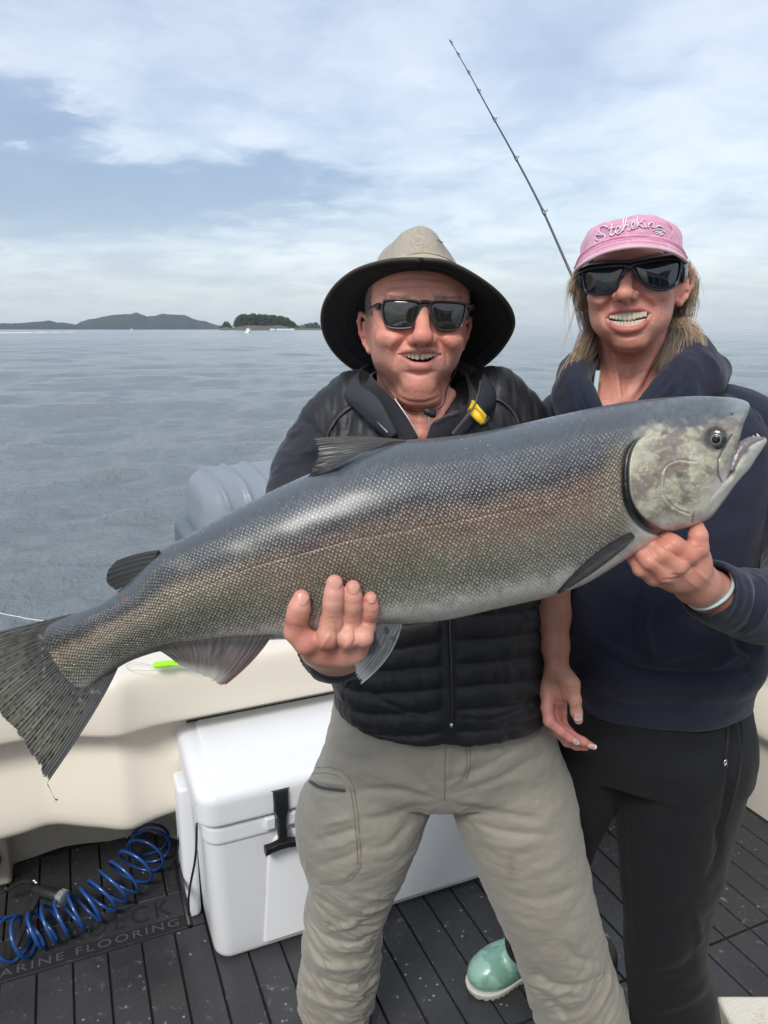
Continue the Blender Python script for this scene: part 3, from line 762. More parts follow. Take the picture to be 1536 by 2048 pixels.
def build_hose():
    m = NT('blue polyurethane hose'); co = m.coord()
    m.bsdf(m.mix(m.noise(5, co), (.012, .055, .20), (.02, .09, .30)), .22, 0, m.bump(m.noise(60, co, 3), .05, .001), Coat_Weight=.5, Coat_Roughness=.1)
    t = thing('coiled_hose', 'coiled shiny blue washdown hose lying on the dark deck at left', 'hose')
    # axis of the coil on the deck and its radius
    ax = [toB(U(300, 1672, z=.05)), toB(U(296, 1700, z=.065)), toB(U(262, 1740, z=.066)), toB(U(222, 1775, z=.060)), toB(U(185, 1805, z=.055)), toB(U(135, 1832, z=.052)), toB(U(90, 1852, z=.050)), toB(U(45, 1872, z=.044)), toB(U(15, 1880, z=.03))]
    A = catmull(ax, 700); turns = 14.2; n = len(A); T = np.gradient(A, axis=0); T /= np.linalg.norm(T, axis=1)[:, None]
    f = np.linspace(0, 1, n); rad = np.interp(f, [0, .1, .3, .5, .8, .9, 1], [.052, .060, .060, .055, .050, .056, .058])
    up = np.array([0, 0, 1.0]); side = np.cross(T, up); side /= np.linalg.norm(side, axis=1)[:, None]; up2 = np.cross(side, T)
    ph = 2 * math.pi * turns * (f * .9 + .1 * f ** .7)
    lean = .35
    Pn = A + side * (np.cos(ph) * rad)[:, None] + up2 * (np.sin(ph) * rad * .92)[:, None] + T * (np.sin(ph) * rad * lean)[:, None]
    Pn[:, 2] = np.maximum(Pn[:, 2], .0058)
    Pw = np.array([B(*p) for p in Pn])
    start = [B(.14, 2.24, .10), B(.12, 2.235, .06)]
    Pw = np.vstack([catmull(start + [Pw[0]], 12)[:-1], Pw])
    tube('coil', Pw, .0048, m.m, t, 10)
    # nozzle
    blk = simple('black nozzle plastic', (.02, .022, .024), .4); gry = simple('grey nozzle ring', (.25, .27, .29), .4); met = simple('nozzle metal', (.5, .5, .5), .25, 1.0)
    nz = thing('spray_nozzle', 'black pistol spray nozzle with grey ring lying on the blue hose', 'nozzle')
    a, b = U(66, 1776, z=.085), U(128, 1797, z=.085); ax = (b - a) / np.linalg.norm(b - a)
    mb = MB().tube([a, a + ax * .012, a + ax * .02, a + ax * .045, b - ax * .02, b - ax * .012], [.010, .014, .015, .017, .017, .015], 16).build('barrel', blk, nz)
    mb = MB().tube([b - ax * .016, b - ax * .012, b + ax * .002, b + ax * .004], [.019, .021, .021, .017], 18); mb.build('nozzle_ring', gry, nz, bevel=.001)
    for k in range(12):
        tt = k * math.pi / 6; q = np.cross(ax, [0, 0, 1]); q /= np.linalg.norm(q); w = np.cross(q, ax); o = q * math.cos(tt) * .021 + w * math.sin(tt) * .021
        MB().tube([b - ax * .013 + o, b + ax * .001 + o], .0018, 5).build('ring_rib', gry, nz)
    h = a + ax * .022; tube('grip', [h, h + B(-.02, -.045, -.015), h + B(-.045, -.095, -.035), h + B(-.06, -.13, -.05)], [.014, .013, .012, .011], blk, nz, 12, 14, flat=.75)
    tube('trigger', [a + ax * .005 + BZ * .016, a - ax * .03 + BZ * .012, a - ax * .07 + B(0, 0, -.015), a - ax * .13 + B(0, -.02, -.045)], [.005, .0055, .005, .004], blk, nz, 8, 20)
    for k, (dx, dz) in enumerate(((.0, .018), (.008, .02), (-.008, .016), (.002, .024), (-.014, .012))):
        MB().tube([a + ax * dx + BZ * dz, a + ax * (dx + .012) + BZ * (dz + .003)], .0055, 7).build('lever_pivot', met if k % 2 else blk, nz)
build_hose()

def build_lure():
    m = NT('chartreuse plastic'); co = m.coord()
    m.bsdf(m.mix(m.noise(60, co), (.30, .85, .01), (.5, .95, .04)), .35, 0, None, Subsurface_Weight=.3, Subsurface_Radius=(.01, .02, .003))
    t = thing('fishing_lure', 'bright chartreuse squid lure lying on the cream transom top', 'lure')
    a, b = U(305, 1331, z=.728), U(350, 1326, z=.726)
    ax = (b - a) / np.linalg.norm(b - a); sd = np.cross(ax, BZ); L = np.linalg.norm(b - a)
    MB().tube(catmull([a, a + ax * L * .2, a + ax * L * .6, b], 12), np.interp(np.linspace(0, 1, 12), [0, .2, .7, 1], [.004, .011, .013, .009]), 14, flat=.7).build('head', m.m, t)
    rng = random.Random(2)
    for k in range(14):
        s = rng.uniform(-1, 1); e = b + ax * rng.uniform(.02, .045) + sd * s * .022; e[2] = .721
        tube('tentacle', [a + ax * L * .7 + sd * s * .008, b + sd * s * .013 + ax * .006, e], [.0035, .0025, .001], m.m, t, 5, 8)
    ln = simple('nylon line', (.5, .5, .48), .3)
    l = tube('leader_line', [a, U(270, 1325, z=.722), U(252, 1332, z=.72), U(262, 1340, z=.72), U(300, 1341, z=.72), U(340, 1336, z=.72)], .0009, ln, None, 5, 50)
    tag(l, 'thin clear leader looping from the chartreuse lure on the transom', 'fishing line')
    l2 = tube('fishing_line', [U(-60, 1208, yb=2.4), U(0, 1226, yb=2.3), U(40, 1234, yb=2.25), U(75, 1240, yb=2.2), U(260, 1262, yb=2.15)], .0011, simple('pale rope line', (.75, .76, .75), .5), None, 5, 40)
    tag(l2, 'thin pale line running over the water behind the fish tail at left', 'fishing line')
build_lure()

def build_motor():
    m = NT('grey outboard cover'); co = m.coord()
    m.bsdf(m.mix(m.noise(3, co, 4), (.19, .213, .25), (.26, .285, .325)), .45, 0, m.bump(m.noise(12, co, 4), .12, .01), Coat_Weight=.1)
    dk = simple('dark outboard leg', (.10, .125, .145), .4)
    t = thing('outboard_motor', 'grey outboard motor with ribbed cowling behind the transom', 'outboard motor')
    c = B(.715, 2.88, .815); S = SDF(); rot = np.column_stack([BX, BY, BZ])
    S.rbox(c, (.29, .27, .21), .11, .01, rot)
    S.ell(c + B(.04, .02, .06), (.27, .25, .17), .06, rot)
    V, Q = S.mesh(.008); N = vnormals(V, Q); q = (V - c) @ rot
    # swept raised creases running down the cowling
    for x0, sl, am, wd in ((-.215, .42, .013, .008), (-.13, .34, .014, .009), (-.05, .24, .011, .008), (.11, -.03, -.009, .010), (.16, -.02, .008, .010)):
        d = q[:, 0] - (x0 + sl * (.2 - q[:, 2]) * .55)
        V = V + N * (am * gauss(d, wd) * sstep(-.30, .05, -np.abs(q[:, 2] - .02) + .25))[:, None]
    V = V + N * (.012 * sstep(-.12, -.20, q[:, 0]) * np.sin(q[:, 2] * 40) * .3)[:, None]
    mesh_from('cowling', V, Q, m.m, t)
    S = SDF().rbox(c + B(-.02, .0, -.24), (.285, .25, .17), .08, .01, rot).rbox(c + B(.02, .05, -.8), (.11, .16, .5), .05, .05, rot).rbox(c + B(-.03, .0, -.10), (.31, .24, .11), .05, .03, rot)
    V, Q = S.mesh(.014); mesh_from('lower_leg', V, Q, dk, t)
    MB().tube([c + B(0, .1, -1.25), c + B(0, .45, -1.25)], [.06, .04], 12).build('gearcase', dk, t)
build_motor()

def build_rod():
    m = simple('graphite rod blank', (.035, .045, .05), .3, bscale=None); cork = simple('rod grip foam', (.03, .03, .03), .8); met = simple('rod guide metal', (.12, .13, .14), .3, .8)
    t = thing('fishing_rod', 'long thin dark fishing rod rising behind the pink cap towards the upper left', 'fishing rod')
    # tip and the point where it meets the head, extended down to a holder on the gunwale
    pts = [U(1225, 718, y=1.86), U(1190, 640, y=1.90), U(1146, 556, y=1.95), U(1085, 420, y=2.05), U(1030, 314, y=2.14), U(975, 215, y=2.24), U(940, 150, y=2.31), U(899, 79, y=2.38)]
    base = U(1262, 800, y=1.82); pts = [base + (base - pts[0]) * 3.1, base + (base - pts[0]) * 1.2, base] + pts
    P = catmull(pts, 120); r = np.interp(np.linspace(0, 1, 120), [0, .3, .55, 1], [.0060, .0048, .0032, .0010])
    tube('blank', P, r, m, t, 8)
    for f in (.47, .60, .70, .78, .85, .91, .96, .998):
        i = int(f * 119); c = P[i]; T = P[min(i + 1, 119)] - P[i - 1]; T /= np.linalg.norm(T); s = np.cross(T, [0, 1, 0]); s /= np.linalg.norm(s); k = (1.05 - f) * .007 + .0010
        a = np.linspace(0, 2 * math.pi, 13)[:-1]; w = np.cross(s, T)
        cc = c - s * (r[i] + k)
        tube('guide', [cc + s * math.cos(q) * k + w * math.sin(q) * k for q in a], .0008, met, t, 5, closed=True)
        MB().tube([c - T * .012, c - T * .006, c + T * .006, c + T * .012], [r[i] * 1.01, r[i] + .0012, r[i] + .0012, r[i] * 1.01], 8).build('guide_wrap', met, t)
    MB().tube([P[0], P[6]], .016, 12).build('handle', cork, t)
    h = thing('rod_holder', 'steel rod holder on the gunwale hidden behind the woman', 'rod holder')
    d = (P[6] - P[0]) / np.linalg.norm(P[6] - P[0]); MB().tube([P[0] - d * .02, P[0] + d * .16], .023, 16).build('tube', met, h)
build_rod()
# ================================================================== the salmon
def FD(px): return .80 + .085 * np.clip(np.asarray(px, float), -300, 1600) / 1536.0      # camera depth of the fish's mid plane
ST = [((60, 1262), (150, 1395), .002), ((110, 1240), (185, 1370), .012), ((160, 1222), (222, 1345), .021), ((200, 1205), (262, 1322), .024), ((250, 1170), (320, 1303), .029),
      ((310, 1106), (400, 1292), .035), ((370, 1074), (470, 1285), .040), ((430, 1041), (540, 1280), .045), ((500, 1004), (620, 1277), .050), ((560, 974), (690, 1267), .054),
      ((640, 938), (765, 1252), .057), ((720, 905), (840, 1246), .060), ((800, 882), (905, 1238), .062), ((870, 876), (975, 1222), .064), ((950, 866), (1042, 1207), .065),
      ((1030, 850), (1105, 1192), .066), ((1110, 832), (1170, 1168), .065), ((1185, 816), (1228, 1134), .063), ((1250, 804), (1285, 1098), .060), ((1310, 797), (1336, 1067), .056),
      ((1360, 793), (1382, 1053), .051), ((1400, 792), (1414, 1038), .046), ((1430, 793), (1438, 1006), .041), ((1448, 794), (1450, 978), .037), ((1462, 795), (1459, 950), .033),
      ((1474, 797), (1468, 920), .029), ((1485, 799.5), (1477, 886), .024), ((1493, 803), (1487, 850), .017), ((1498, 807), (1495, 830), .010), ((1500, 813), (1499, 819), .003)]
def fish_surface_depth(px, py):
    """camera depth of the near flank at photo pixels, by lookup in the station table"""
    T = np.array([s[0] for s in ST], float); Bm = np.array([s[1] for s in ST], float); W = np.array([s[2] for s in ST])
    best = None
    f = np.linspace(0, 1, 600); i = np.linspace(0, len(ST) - 1, 600)
    t = np.stack([np.interp(i, np.arange(len(ST)), T[:, k]) for k in (0, 1)], 1); b = np.stack([np.interp(i, np.arange(len(ST)), Bm[:, k]) for k in (0, 1)], 1); w = np.interp(i, np.arange(len(ST)), W)
    ab = b - t; p = np.array([px, py], float)
    L = (ab ** 2).sum(1); v = ((p - t) * ab).sum(1) / L; d = np.linalg.norm(t + ab * v[:, None] - p, axis=1); k = np.argmin(d); vv = float(np.clip(v[k], 0, 1))
    return float(FD(px) - w[k] * (1 - abs(2 * vv - 1) ** 2.3) ** .62)
def build_fish():
    ns, nf, nb = 940, 300, 70
    arr = np.array([[a[0], a[1], b[0], b[1], w] for a, b, w in ST], float)
    # even spacing along the fish
    L = np.concatenate([[0], np.cumsum(np.linalg.norm(np.diff((arr[:, :2] + arr[:, 2:4]) / 2, axis=0), axis=1))]); L /= L[-1]
    dense = catmull(arr, 4000); ld = np.concatenate([[0], np.cumsum(np.linalg.norm(np.diff((dense[:, :2] + dense[:, 2:4]) / 2, axis=0), axis=1))]); tot = ld[-1]; ld /= ld[-1]
    s = np.linspace(0, 1, ns); G = np.stack([np.interp(s, ld, dense[:, k]) for k in range(5)], 1)
    th = np.concatenate([np.linspace(0, math.pi, nf, endpoint=False), np.linspace(math.pi, 2 * math.pi, nb, endpoint=False)]); nt = len(th)
    v = (1 - np.cos(th)) / 2; front = np.sign(np.sin(th)) * np.abs(np.sin(th)) ** .92
    TX = G[:, None, 0] * (1 - v) + G[:, None, 2] * v; TY = G[:, None, 1] * (1 - v) + G[:, None, 3] * v
    Wd = G[:, None, 4] * front[None]
    # belly keel is fuller than the back
    S = np.repeat(s[:, None], nt, 1); Vv = np.repeat(v[None], ns, 0)
    px, py = TX.ravel(), TY.ravel(); S = S.ravel(); Vv = Vv.ravel(); isf = np.repeat((np.sin(th) >= -.02)[None], ns, 0).ravel()
    P2 = np.column_stack([px, py]); dep = FD(px) - Wd.ravel()
    # ---- relief (towards the camera on the near side, mirrored on the far side)
    rel = np.zeros(len(px)); sg = np.where(isf, 1, -1)
    headm = px > 1180
    op = [(1296, 866), (1272, 884), (1259, 915), (1256, 955), (1262, 1000), (1285, 1036), (1325, 1060), (1375, 1066)]
    hd = np.nonzero(headm)[0]; H2 = P2[hd]
    opa = catmull([(a, b, 0) for a, b in op], 60)[:, :2]
    d_op, par = polydist(H2, opa)
    inside = inpoly(H2, np.vstack([opa, [(1420, 1060), (1560, 1000), (1560, 700), (1330, 700), (1310, 850)]]))
    sd = np.where(inside, d_op, -d_op)
    gw = (5 + 8 * np.sin(np.clip(par, 0, 1) * math.pi) ** .8 * (par > .1) + 6 * gauss(par - .7, .2)) * sstep(.0, .22, par) + .6
    r = .0042 * sstep(-1, 4, sd) * gauss(np.maximum(sd, 0), 55) - .0050 * gauss(sd + gw * .5, gw * .55) * sstep(.02, .2, par)
    d_pre, _ = polydist(H2, catmull([(1392, 924, 0), (1356, 921, 0), (1330, 935, 0), (1323, 965, 0), (1328, 992, 0), (1350, 1016, 0), (1378, 1028, 0)], 40)[:, :2])
    r += .0011 * gauss(d_pre - 3, 5) - .0012 * gauss(d_pre, 2)
    d_max, pm = polydist(H2, [(1463, 872), (1446, 896), (1436, 922), (1436, 950), (1443, 964)])
    r += -.0018 * gauss(d_max, 2.4); d_m2, _ = polydist(H2, [(1472, 885), (1452, 912), (1447, 940), (1450, 960)]); r += .0014 * gauss(d_m2, 9)
    de = np.linalg.norm((H2 - [1432, 879]) / [1.0, 1.0], axis=1); r += -.003 * gauss(np.maximum(de - 12, 0), 8) + .0014 * gauss(de - 29, 6)
    dn = np.linalg.norm((H2 - [1464, 829]) / [1.6, 1], axis=1); r += -.002 * gauss(dn, 3) + .0006 * gauss(dn - 6, 2)
    d_j, _ = polydist(H2, [(1330, 1063), (1375, 1050), (1420, 1012), (1450, 978)]); r += -.0010 * gauss(d_j, 2.2)
    d_k, _ = polydist(H2, [(1280, 880), (1330, 870), (1390, 880), (1415, 890)]); r += -.0010 * gauss(d_k, 5)
    for k in range(16):   # skull furrows and cheek creases
        pass
    r += .0007 * fbm(np.column_stack([H2 / 22.0, np.zeros(len(H2))]), 4) * sstep(0, 20, sd)
    rel[hd] = r
    # flank: muscle undulation, lateral line, dents round the fingers
    flank = ~headm | (P2[:, 0] < 1255)
    rel += .0008 * pnoise(np.column_stack([px / 90, py / 60, np.zeros(len(px))])) * np.sin(math.pi * Vv)
    lat, _ = polydist(P2, [(180, 1290), (330, 1205), (500, 1135), (700, 1080), (900, 1045), (1080, 1010), (1250, 965)]); rel += -.0005 * gauss(lat, 2.5)
    for fx, fy in ((600, 1200), (668, 1170), (705, 1172), (740, 1192)): rel += -.003 * gauss(np.hypot(px - fx, py - fy), 26) * isf
    dep = dep - rel * sg
    rr = np.stack([(px - 768) / F, math.cos(PITCH) + (1024 - py) / F * math.sin(PITCH), -math.sin(PITCH) + (1024 - py) / F * math.cos(PITCH)], 1)
    V = np.array([0, 0, CAMZ]) + rr * dep[:, None]
    # ---- colours (linear)
    nz = fbm(np.column_stack([px / 60, py / 35, np.zeros(len(px))]), 4, .55)
    nz2 = fbm(np.column_stack([px / 14, py / 14, np.ones(len(px))]), 3, .6)
    vv = Vv + .022 * nz + .012 * nz2
    key = np.array([0, .10, .22, .30, .345, .39, .47, .60, .70, .80, .87, .93, 1.0])
    mid = np.array([(.078, .092, .106), (.062, .073, .085), (.060, .067, .077), (.060, .062, .068), (.022, .020, .020), (.095, .062, .044), (.185, .122, .085), (.215, .160, .115), (.21, .188, .148), (.26, .245, .205), (.42, .40, .36), (.64, .62, .58), (.66, .64, .61)])
    tail = np.array([(.070, .080, .092), (.060, .066, .074), (.038, .040, .044), (.045, .042, .038), (.13, .10, .07), (.235, .185, .125), (.26, .21, .15), (.17, .155, .11), (.11, .11, .082), (.155, .15, .118), (.19, .18, .155), (.22, .21, .19), (.20, .19, .17)])
    C = np.zeros((len(px), 3)); ft = sstep(620, 330, px)[:, None]
    for k in range(3): C[:, k] = np.interp(vv, key, mid[:, k]); 
    Ct = np.stack([np.interp(vv, key, tail[:, k]) for k in range(3)], 1); C = C * (1 - ft) + Ct * ft
    # greenish bloom mid-belly behind the hand
    gb = gauss(np.hypot((px - 780) / 260, (py - 1150) / 70), 1)[:, None] * .55; C = C * (1 - gb) + C * np.array([.72, .86, .70]) * gb
    gb = gauss(np.hypot((px - 470) / 150, (py - 1200) / 30), 1)[:, None] * .5; C = C * (1 - gb) + C * np.array([.66, .82, .66]) * gb
    wm = gauss(np.hypot((px - 1080) / 200, (py - 985) / 45), 1)[:, None] * .45; C = C * (1 - wm) + C * np.array([1.1, .85, .75]) * wm
    # black speckles along the shoulder
    cell = np.column_stack([px / 13.0, py / 11.0]); ci = np.floor(cell).astype(int); hh = np.random.default_rng(5).random((400, 400, 3))
    hsh = hh[ci[:, 0] % 400, ci[:, 1] % 400]; off = cell - ci - (.25 + .5 * hsh[:, :2]); sp = (np.hypot(off[:, 0], off[:, 1]) < .22) & (hsh[:, 2] > .80)
    band = (gauss(vv - .33, .10) > .35) & (px < 1240); C[sp & band] *= .30
    # shoulder near the gill: pale streaked skin
    sh, _ = polydist(P2, [(1238, 905), (1225, 980), (1215, 1040), (1250, 1085)]); a = (gauss(sh, 24) * .55 * sstep(1262, 1240, px))[:, None]; C = C * (1 - a) + np.array([.25, .22, .15]) * a
    # ---- head
    HC = np.zeros((len(hd), 3)); hx, hy = H2[:, 0], H2[:, 1]
    n1 = fbm(np.column_stack([hx / 62, hy / 52, np.full(len(hx), 3.0)]), 4, .6); n2 = np.abs(fbm(np.column_stack([hx / 30, hy / 24, np.full(len(hx), 8.0)]), 4, .6)); n3 = fbm(np.column_stack([hx / 16, hy / 14, np.full(len(hx), 1.0)]), 3, .6)
    base = np.array([.43, .40, .31]); brown = np.array([.23, .19, .155]); olive = np.array([.36, .35, .25]); pale = np.array([.62, .60, .42]); grey = np.array([.085, .098, .108]); white = np.array([.62, .57, .53])
    m1 = sstep(-.25, .35, n1)[:, None]; HC = brown * (1 - m1) + olive * m1; m = sstep(-.1, .5, n3 + n1 * .5)[:, None] * .6; HC = HC * (1 - m) + base * 1.2 * m
    vein = np.clip(gauss(n2, .055) * sstep(-.1, .3, n1 + .25), 0, 1)[:, None] * .75; HC = HC * (1 - vein) + pale * vein
    topf = sstep(.30, .17, Vv[hd] + .05 * n1 + .02 * n3)[:, None]; HC = HC * (1 - topf) + (grey * (1 + .25 * n3[:, None])) * topf
    snout = (sstep(1430, 1490, hx) * sstep(850, 815, hy))[:, None]; HC = HC * (1 - snout) + np.array([.22, .25, .26]) * snout
    bot, _ = polydist(H2, [(1290, 1100), (1340, 1068), (1400, 1045), (1445, 1000), (1470, 960)]); m = sstep(48, 12, bot + 8 * n1)[:, None]; HC = HC * (1 - m) + white * m
    ring = gauss(d_pre, 2.2)[:, None] * .38; HC = HC * (1 - ring) + np.array([.55, .55, .46]) * ring
    ed = (gauss(sd - 3, 3.0) * .5)[:, None]; HC = HC * (1 - ed) + np.array([.4, .39, .32]) * ed
    mx = gauss(d_max, 2.2)[:, None] * .8; HC = HC * (1 - mx) + np.array([.03, .03, .022]) * mx
    ey = gauss(np.maximum(de - 18, 0), 9)[:, None] * .85 ; HC = HC * (1 - ey) + np.array([.055, .060, .060]) * ey
    ey = gauss(np.hypot((hx - 1410) / 22, (hy - 880) / 14), 1)[:, None] * .5; HC = HC * (1 - ey) + np.array([.05, .045, .05]) * ey
    blk = (gauss(dn, 2.6))[:, None]; HC = HC * (1 - blk) + .01 * blk
    d2 = (gauss(np.hypot(hx - 1358, hy - 952), 10) * .7)[:, None]; HC = HC * (1 - d2) + np.array([.07, .075, .07]) * d2
    for a_, b_ in (((1345, 952), (1378, 975)), ((1350, 960), (1362, 985)), ((1300, 985), (1312, 965)), ((1318, 935), (1300, 948)), ((1400, 935), (1375, 975)), ((1290, 910), (1340, 895))):
        dd, _ = polydist(H2, [a_, b_]); q = (gauss(dd + 2 * n3, 2.6) * .28)[:, None]; HC = HC * (1 - q) + pale * q
    # behind the gill cover: shadowy gill slit, then pale shoulder
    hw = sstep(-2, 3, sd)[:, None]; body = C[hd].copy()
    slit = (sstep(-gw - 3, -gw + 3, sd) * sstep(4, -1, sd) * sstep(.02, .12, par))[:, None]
    fade = sstep(1190, 1262, hx)[:, None]
    top_soft = sstep(900, 860, hy)[:, None] * sstep(1230, 1300, hx)[:, None]
    hw = np.maximum(hw, top_soft * .9)
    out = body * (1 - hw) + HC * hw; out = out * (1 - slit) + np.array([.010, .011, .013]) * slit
    C[hd] = out
    bl = (gauss(np.hypot(px - 252, py - 1196), 4) * .8)[:, None]; C = C * (1 - bl) + np.array([.25, .02, .03]) * bl
    C = np.clip(C * (1 + .10 * nz2[:, None]), .004, .9)
    # scale strength: strong flank, faint on the smooth back and belly, none on the head
    sc = sstep(.03, .36, vv + .03 * nz) * (1 - .75 * sstep(.84, .93, vv)); hs = np.ones(len(px)); hs[hd] = sstep(4, -8 , sd) * (1 - slit[:, 0]); sc *= hs * sstep(1275, 1235, px + 0 * py) 
    sc = np.clip(sc, 0, 1); sc = np.where(px < 95, sc * sstep(60, 95, px), sc)
    arc = np.zeros((ns, nt)); Pg = V.reshape(ns, nt, 3); arc[:, 1:] = np.cumsum(np.linalg.norm(np.diff(Pg, axis=1), axis=2), 1)
    # keep scale rows parallel to the fish: measure from the lateral mid line, half blended with a fixed row count
    fixed = v[None] * .235 * (.55 + .45 * (G[:, None, 4] / .066)); 
    UVs = np.column_stack([np.repeat(s * tot * .845 / F, nt), fixed.ravel() + 0 * arc.ravel(), sc])
    # ---- material
    m = NT('salmon skin'); col = m.attr('Col'); st = m.attr('st', 'Vector'); sep = m.n('SeparateXYZ', None, Vector=st)
    uv = m.n('CombineXYZ', None, X=sep.outputs[0], Y=sep.outputs[1], Z=0.0).outputs[0]
    wob = m.n('VectorMath', {'operation': 'MULTIPLY_ADD'}, i0=m.noise(26, uv, 3, out=1), i1=(.004, .004, 0), i2=uv).outputs[0]
    sv = m.mapping(wob, (1 / .0036, 1 / .0053, 1), (0, 0, R(45)))
    # hexagonal lattice of scales = brick offset via shear
    vo = m.n('TexVoronoi', {'feature': 'F1', 'distance': 'EUCLIDEAN'}, Vector=sv, Scale=1.0, Randomness=.30)
    v2 = m.n('TexVoronoi', {'feature': 'DISTANCE_TO_EDGE'}, Vector=sv, Scale=1.0, Randomness=.30)
    edge = m.ramp(v2.outputs['Distance'], [(.0, 0.0), (.16, .75), (.4, 1.0)])
    rnd = m.n('SeparateColor', None, Color=vo.outputs['Color']).outputs[0]
    amt = sep.outputs[2]
    dark = m.math('MULTIPLY', m.math('SUBTRACT', 1.0, edge), m.math('MULTIPLY', amt, m.ramp(m.noise(17, uv, 6, .65), [(.34, .28), (.62, .82)])))
    c1 = m.mix(dark, col, m.mix(.80, col, (.004, .004, .005)))
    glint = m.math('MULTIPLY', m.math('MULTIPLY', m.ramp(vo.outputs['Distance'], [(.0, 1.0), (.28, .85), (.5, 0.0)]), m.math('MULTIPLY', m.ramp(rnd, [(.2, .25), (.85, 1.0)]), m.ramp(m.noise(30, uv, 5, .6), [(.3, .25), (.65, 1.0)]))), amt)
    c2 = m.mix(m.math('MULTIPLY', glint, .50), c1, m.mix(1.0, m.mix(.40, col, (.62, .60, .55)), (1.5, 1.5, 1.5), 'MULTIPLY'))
    # wet drops, raised in the bump, their sparkle painted as pale colour
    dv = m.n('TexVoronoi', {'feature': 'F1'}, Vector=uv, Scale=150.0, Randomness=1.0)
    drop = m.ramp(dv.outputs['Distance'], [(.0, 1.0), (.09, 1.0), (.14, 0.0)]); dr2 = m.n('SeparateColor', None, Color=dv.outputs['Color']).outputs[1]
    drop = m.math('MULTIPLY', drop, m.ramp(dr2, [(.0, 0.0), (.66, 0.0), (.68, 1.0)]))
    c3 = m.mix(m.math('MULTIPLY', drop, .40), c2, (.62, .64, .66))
    h = m.math('ADD', m.math('MULTIPLY', m.math('MULTIPLY', edge, amt), 1.0), m.math('MULTIPLY', m.math('MULTIPLY', vo.outputs['Distance'], amt), -.9))
    h = m.math('ADD', h, m.math('MULTIPLY', m.noise(240, uv, 4, .6), .12))
    h = m.math('ADD', h, m.math('MULTIPLY', drop, .9))
    b = m.bump(h, .75, .0009)
    ro = m.math('ADD', m.ramp(rnd, [(0, .22), (1, .44)]), m.math('MULTIPLY', m.noise(9, uv, 4), .12)); 
    met = m.math('MULTIPLY', amt, .20)
    m.bsdf(c3, ro, met, b, Coat_Weight=.5, Coat_Roughness=.24, Specular_IOR_Level=.6)
    SK = m.m
    t = thing('chinook_salmon', 'huge silver-brown salmon held across the picture by both people', 'fish')
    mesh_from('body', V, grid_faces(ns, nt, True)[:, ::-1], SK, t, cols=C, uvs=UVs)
    # ---- lower jaw
    JS = np.array([(1395, 985, 1385, 1052, .034), (1425, 962, 1420, 1036, .031), (1450, 948, 1450, 999, .026), (1464, 938, 1466, 976, .022), (1474, 915, 1483, 955, .019), (1484, 897, 1500, 936, .016), (1498, 883, 1514, 914, .013), (1515, 876, 1527, 895, .0095), (1527, 873.5, 1533, 885, .006), (1532, 876, 1534, 880, .001)])
    D = catmull(JS, 70); n2_ = 40; th = np.linspace(0, 2 * math.pi, n2_, endpoint=False); v_ = (1 - np.cos(th)) / 2
    jx = D[:, None, 0] * (1 - v_) + D[:, None, 2] * v_; jy = D[:, None, 1] * (1 - v_) + D[:, None, 3] * v_; jd = FD(jx) - D[:, None, 4] * np.sin(th)[None] - .001
    JV = np.array([0, 0, CAMZ]) + np.stack([(jx - 768) / F, math.cos(PITCH) + (1024 - jy) / F * math.sin(PITCH), -math.sin(PITCH) + (1024 - jy) / F * math.cos(PITCH)], -1).reshape(-1, 3) * jd.reshape(-1, 1)
    q = np.column_stack([jx.ravel(), jy.ravel()]); nn = fbm(np.column_stack([q / 14, np.zeros(len(q))]), 4, .6); vj = np.repeat(v_[None], 70, 0).ravel()
    JC = np.array([.40, .40, .33]) * (1 + .35 * nn[:, None]); up = sstep(.42, .12, vj + .1 * nn)[:, None]; JC = JC * (1 - up) + np.array([.06, .055, .06]) * up
    lo = sstep(.6, .9, vj)[:, None]; JC = JC * (1 - lo) + np.array([.52, .50, .46]) * lo
    JC = np.clip(JC, .01, .8)
    jaw = mesh_from('lower_jaw', JV, grid_faces(70, n2_, True)[:, ::-1], SK, t, cols=JC, uvs=np.zeros((len(JV), 3)))
    gum = NT('fish gum'); co = gum.coord(); gum.bsdf(gum.mix(gum.noise(120, co, 4), (.05, .04, .05), (.35, .30, .32)), .25, 0, gum.bump(gum.noise(200, co, 3), .6, .001)); 
    rng = random.Random(6)
    tub = []
    for k in range(9):
        f = k / 8; x = 1468 + f * 50; y = 938 - 62 * f ** .55; p0 = U(x, y, d=float(FD(x)) - .012 + .01 * f); p1 = U(x - 4 - rng.uniform(0, 3), y - 7 - rng.uniform(0, 4), d=float(FD(x)) - .012 + .01 * f)
        MB().tube([p0, (p0 + p1) / 2, p1], [.0022, .0016, .0004], 7).build('tooth', simple('fish tooth', (.6, .58, .5), .3) if k == 0 else bpy.data.materials['fish tooth'], jaw)
    tube('gum', [U(x, y, d=float(FD(x)) - .006) for x, y in ((1460, 945), (1470, 920), (1482, 898), (1500, 884), (1522, 878))], [.008, .0085, .008, .006, .003], gum.m, jaw, 12, 24)
    # maxilla plate, standing proud on the cheek
    # ---- eye
    eb = U(1432, 879, d=fish_surface_depth(1432, 879) - .0005); rf = ray(1432, 879); rf /= np.linalg.norm(rf)
    def disc(name, r, fwd, mat, par, bulge=.3):
        s1 = np.cross(rf, [0, 0, 1]); s1 /= np.linalg.norm(s1); s2 = np.cross(s1, rf); VV = []; nr = 7; na = 28
        for i in range(nr):
            a = i / (nr - 1) * math.pi / 2
            for k in range(na): VV.append(eb + (s1 * math.cos(k * 2 * math.pi / na) + s2 * math.sin(k * 2 * math.pi / na)) * r * math.cos(a) - rf * (fwd + r * bulge * math.sin(a)))
        return mesh_from(name, np.array(VV), grid_faces(nr, na, True), mat, par)
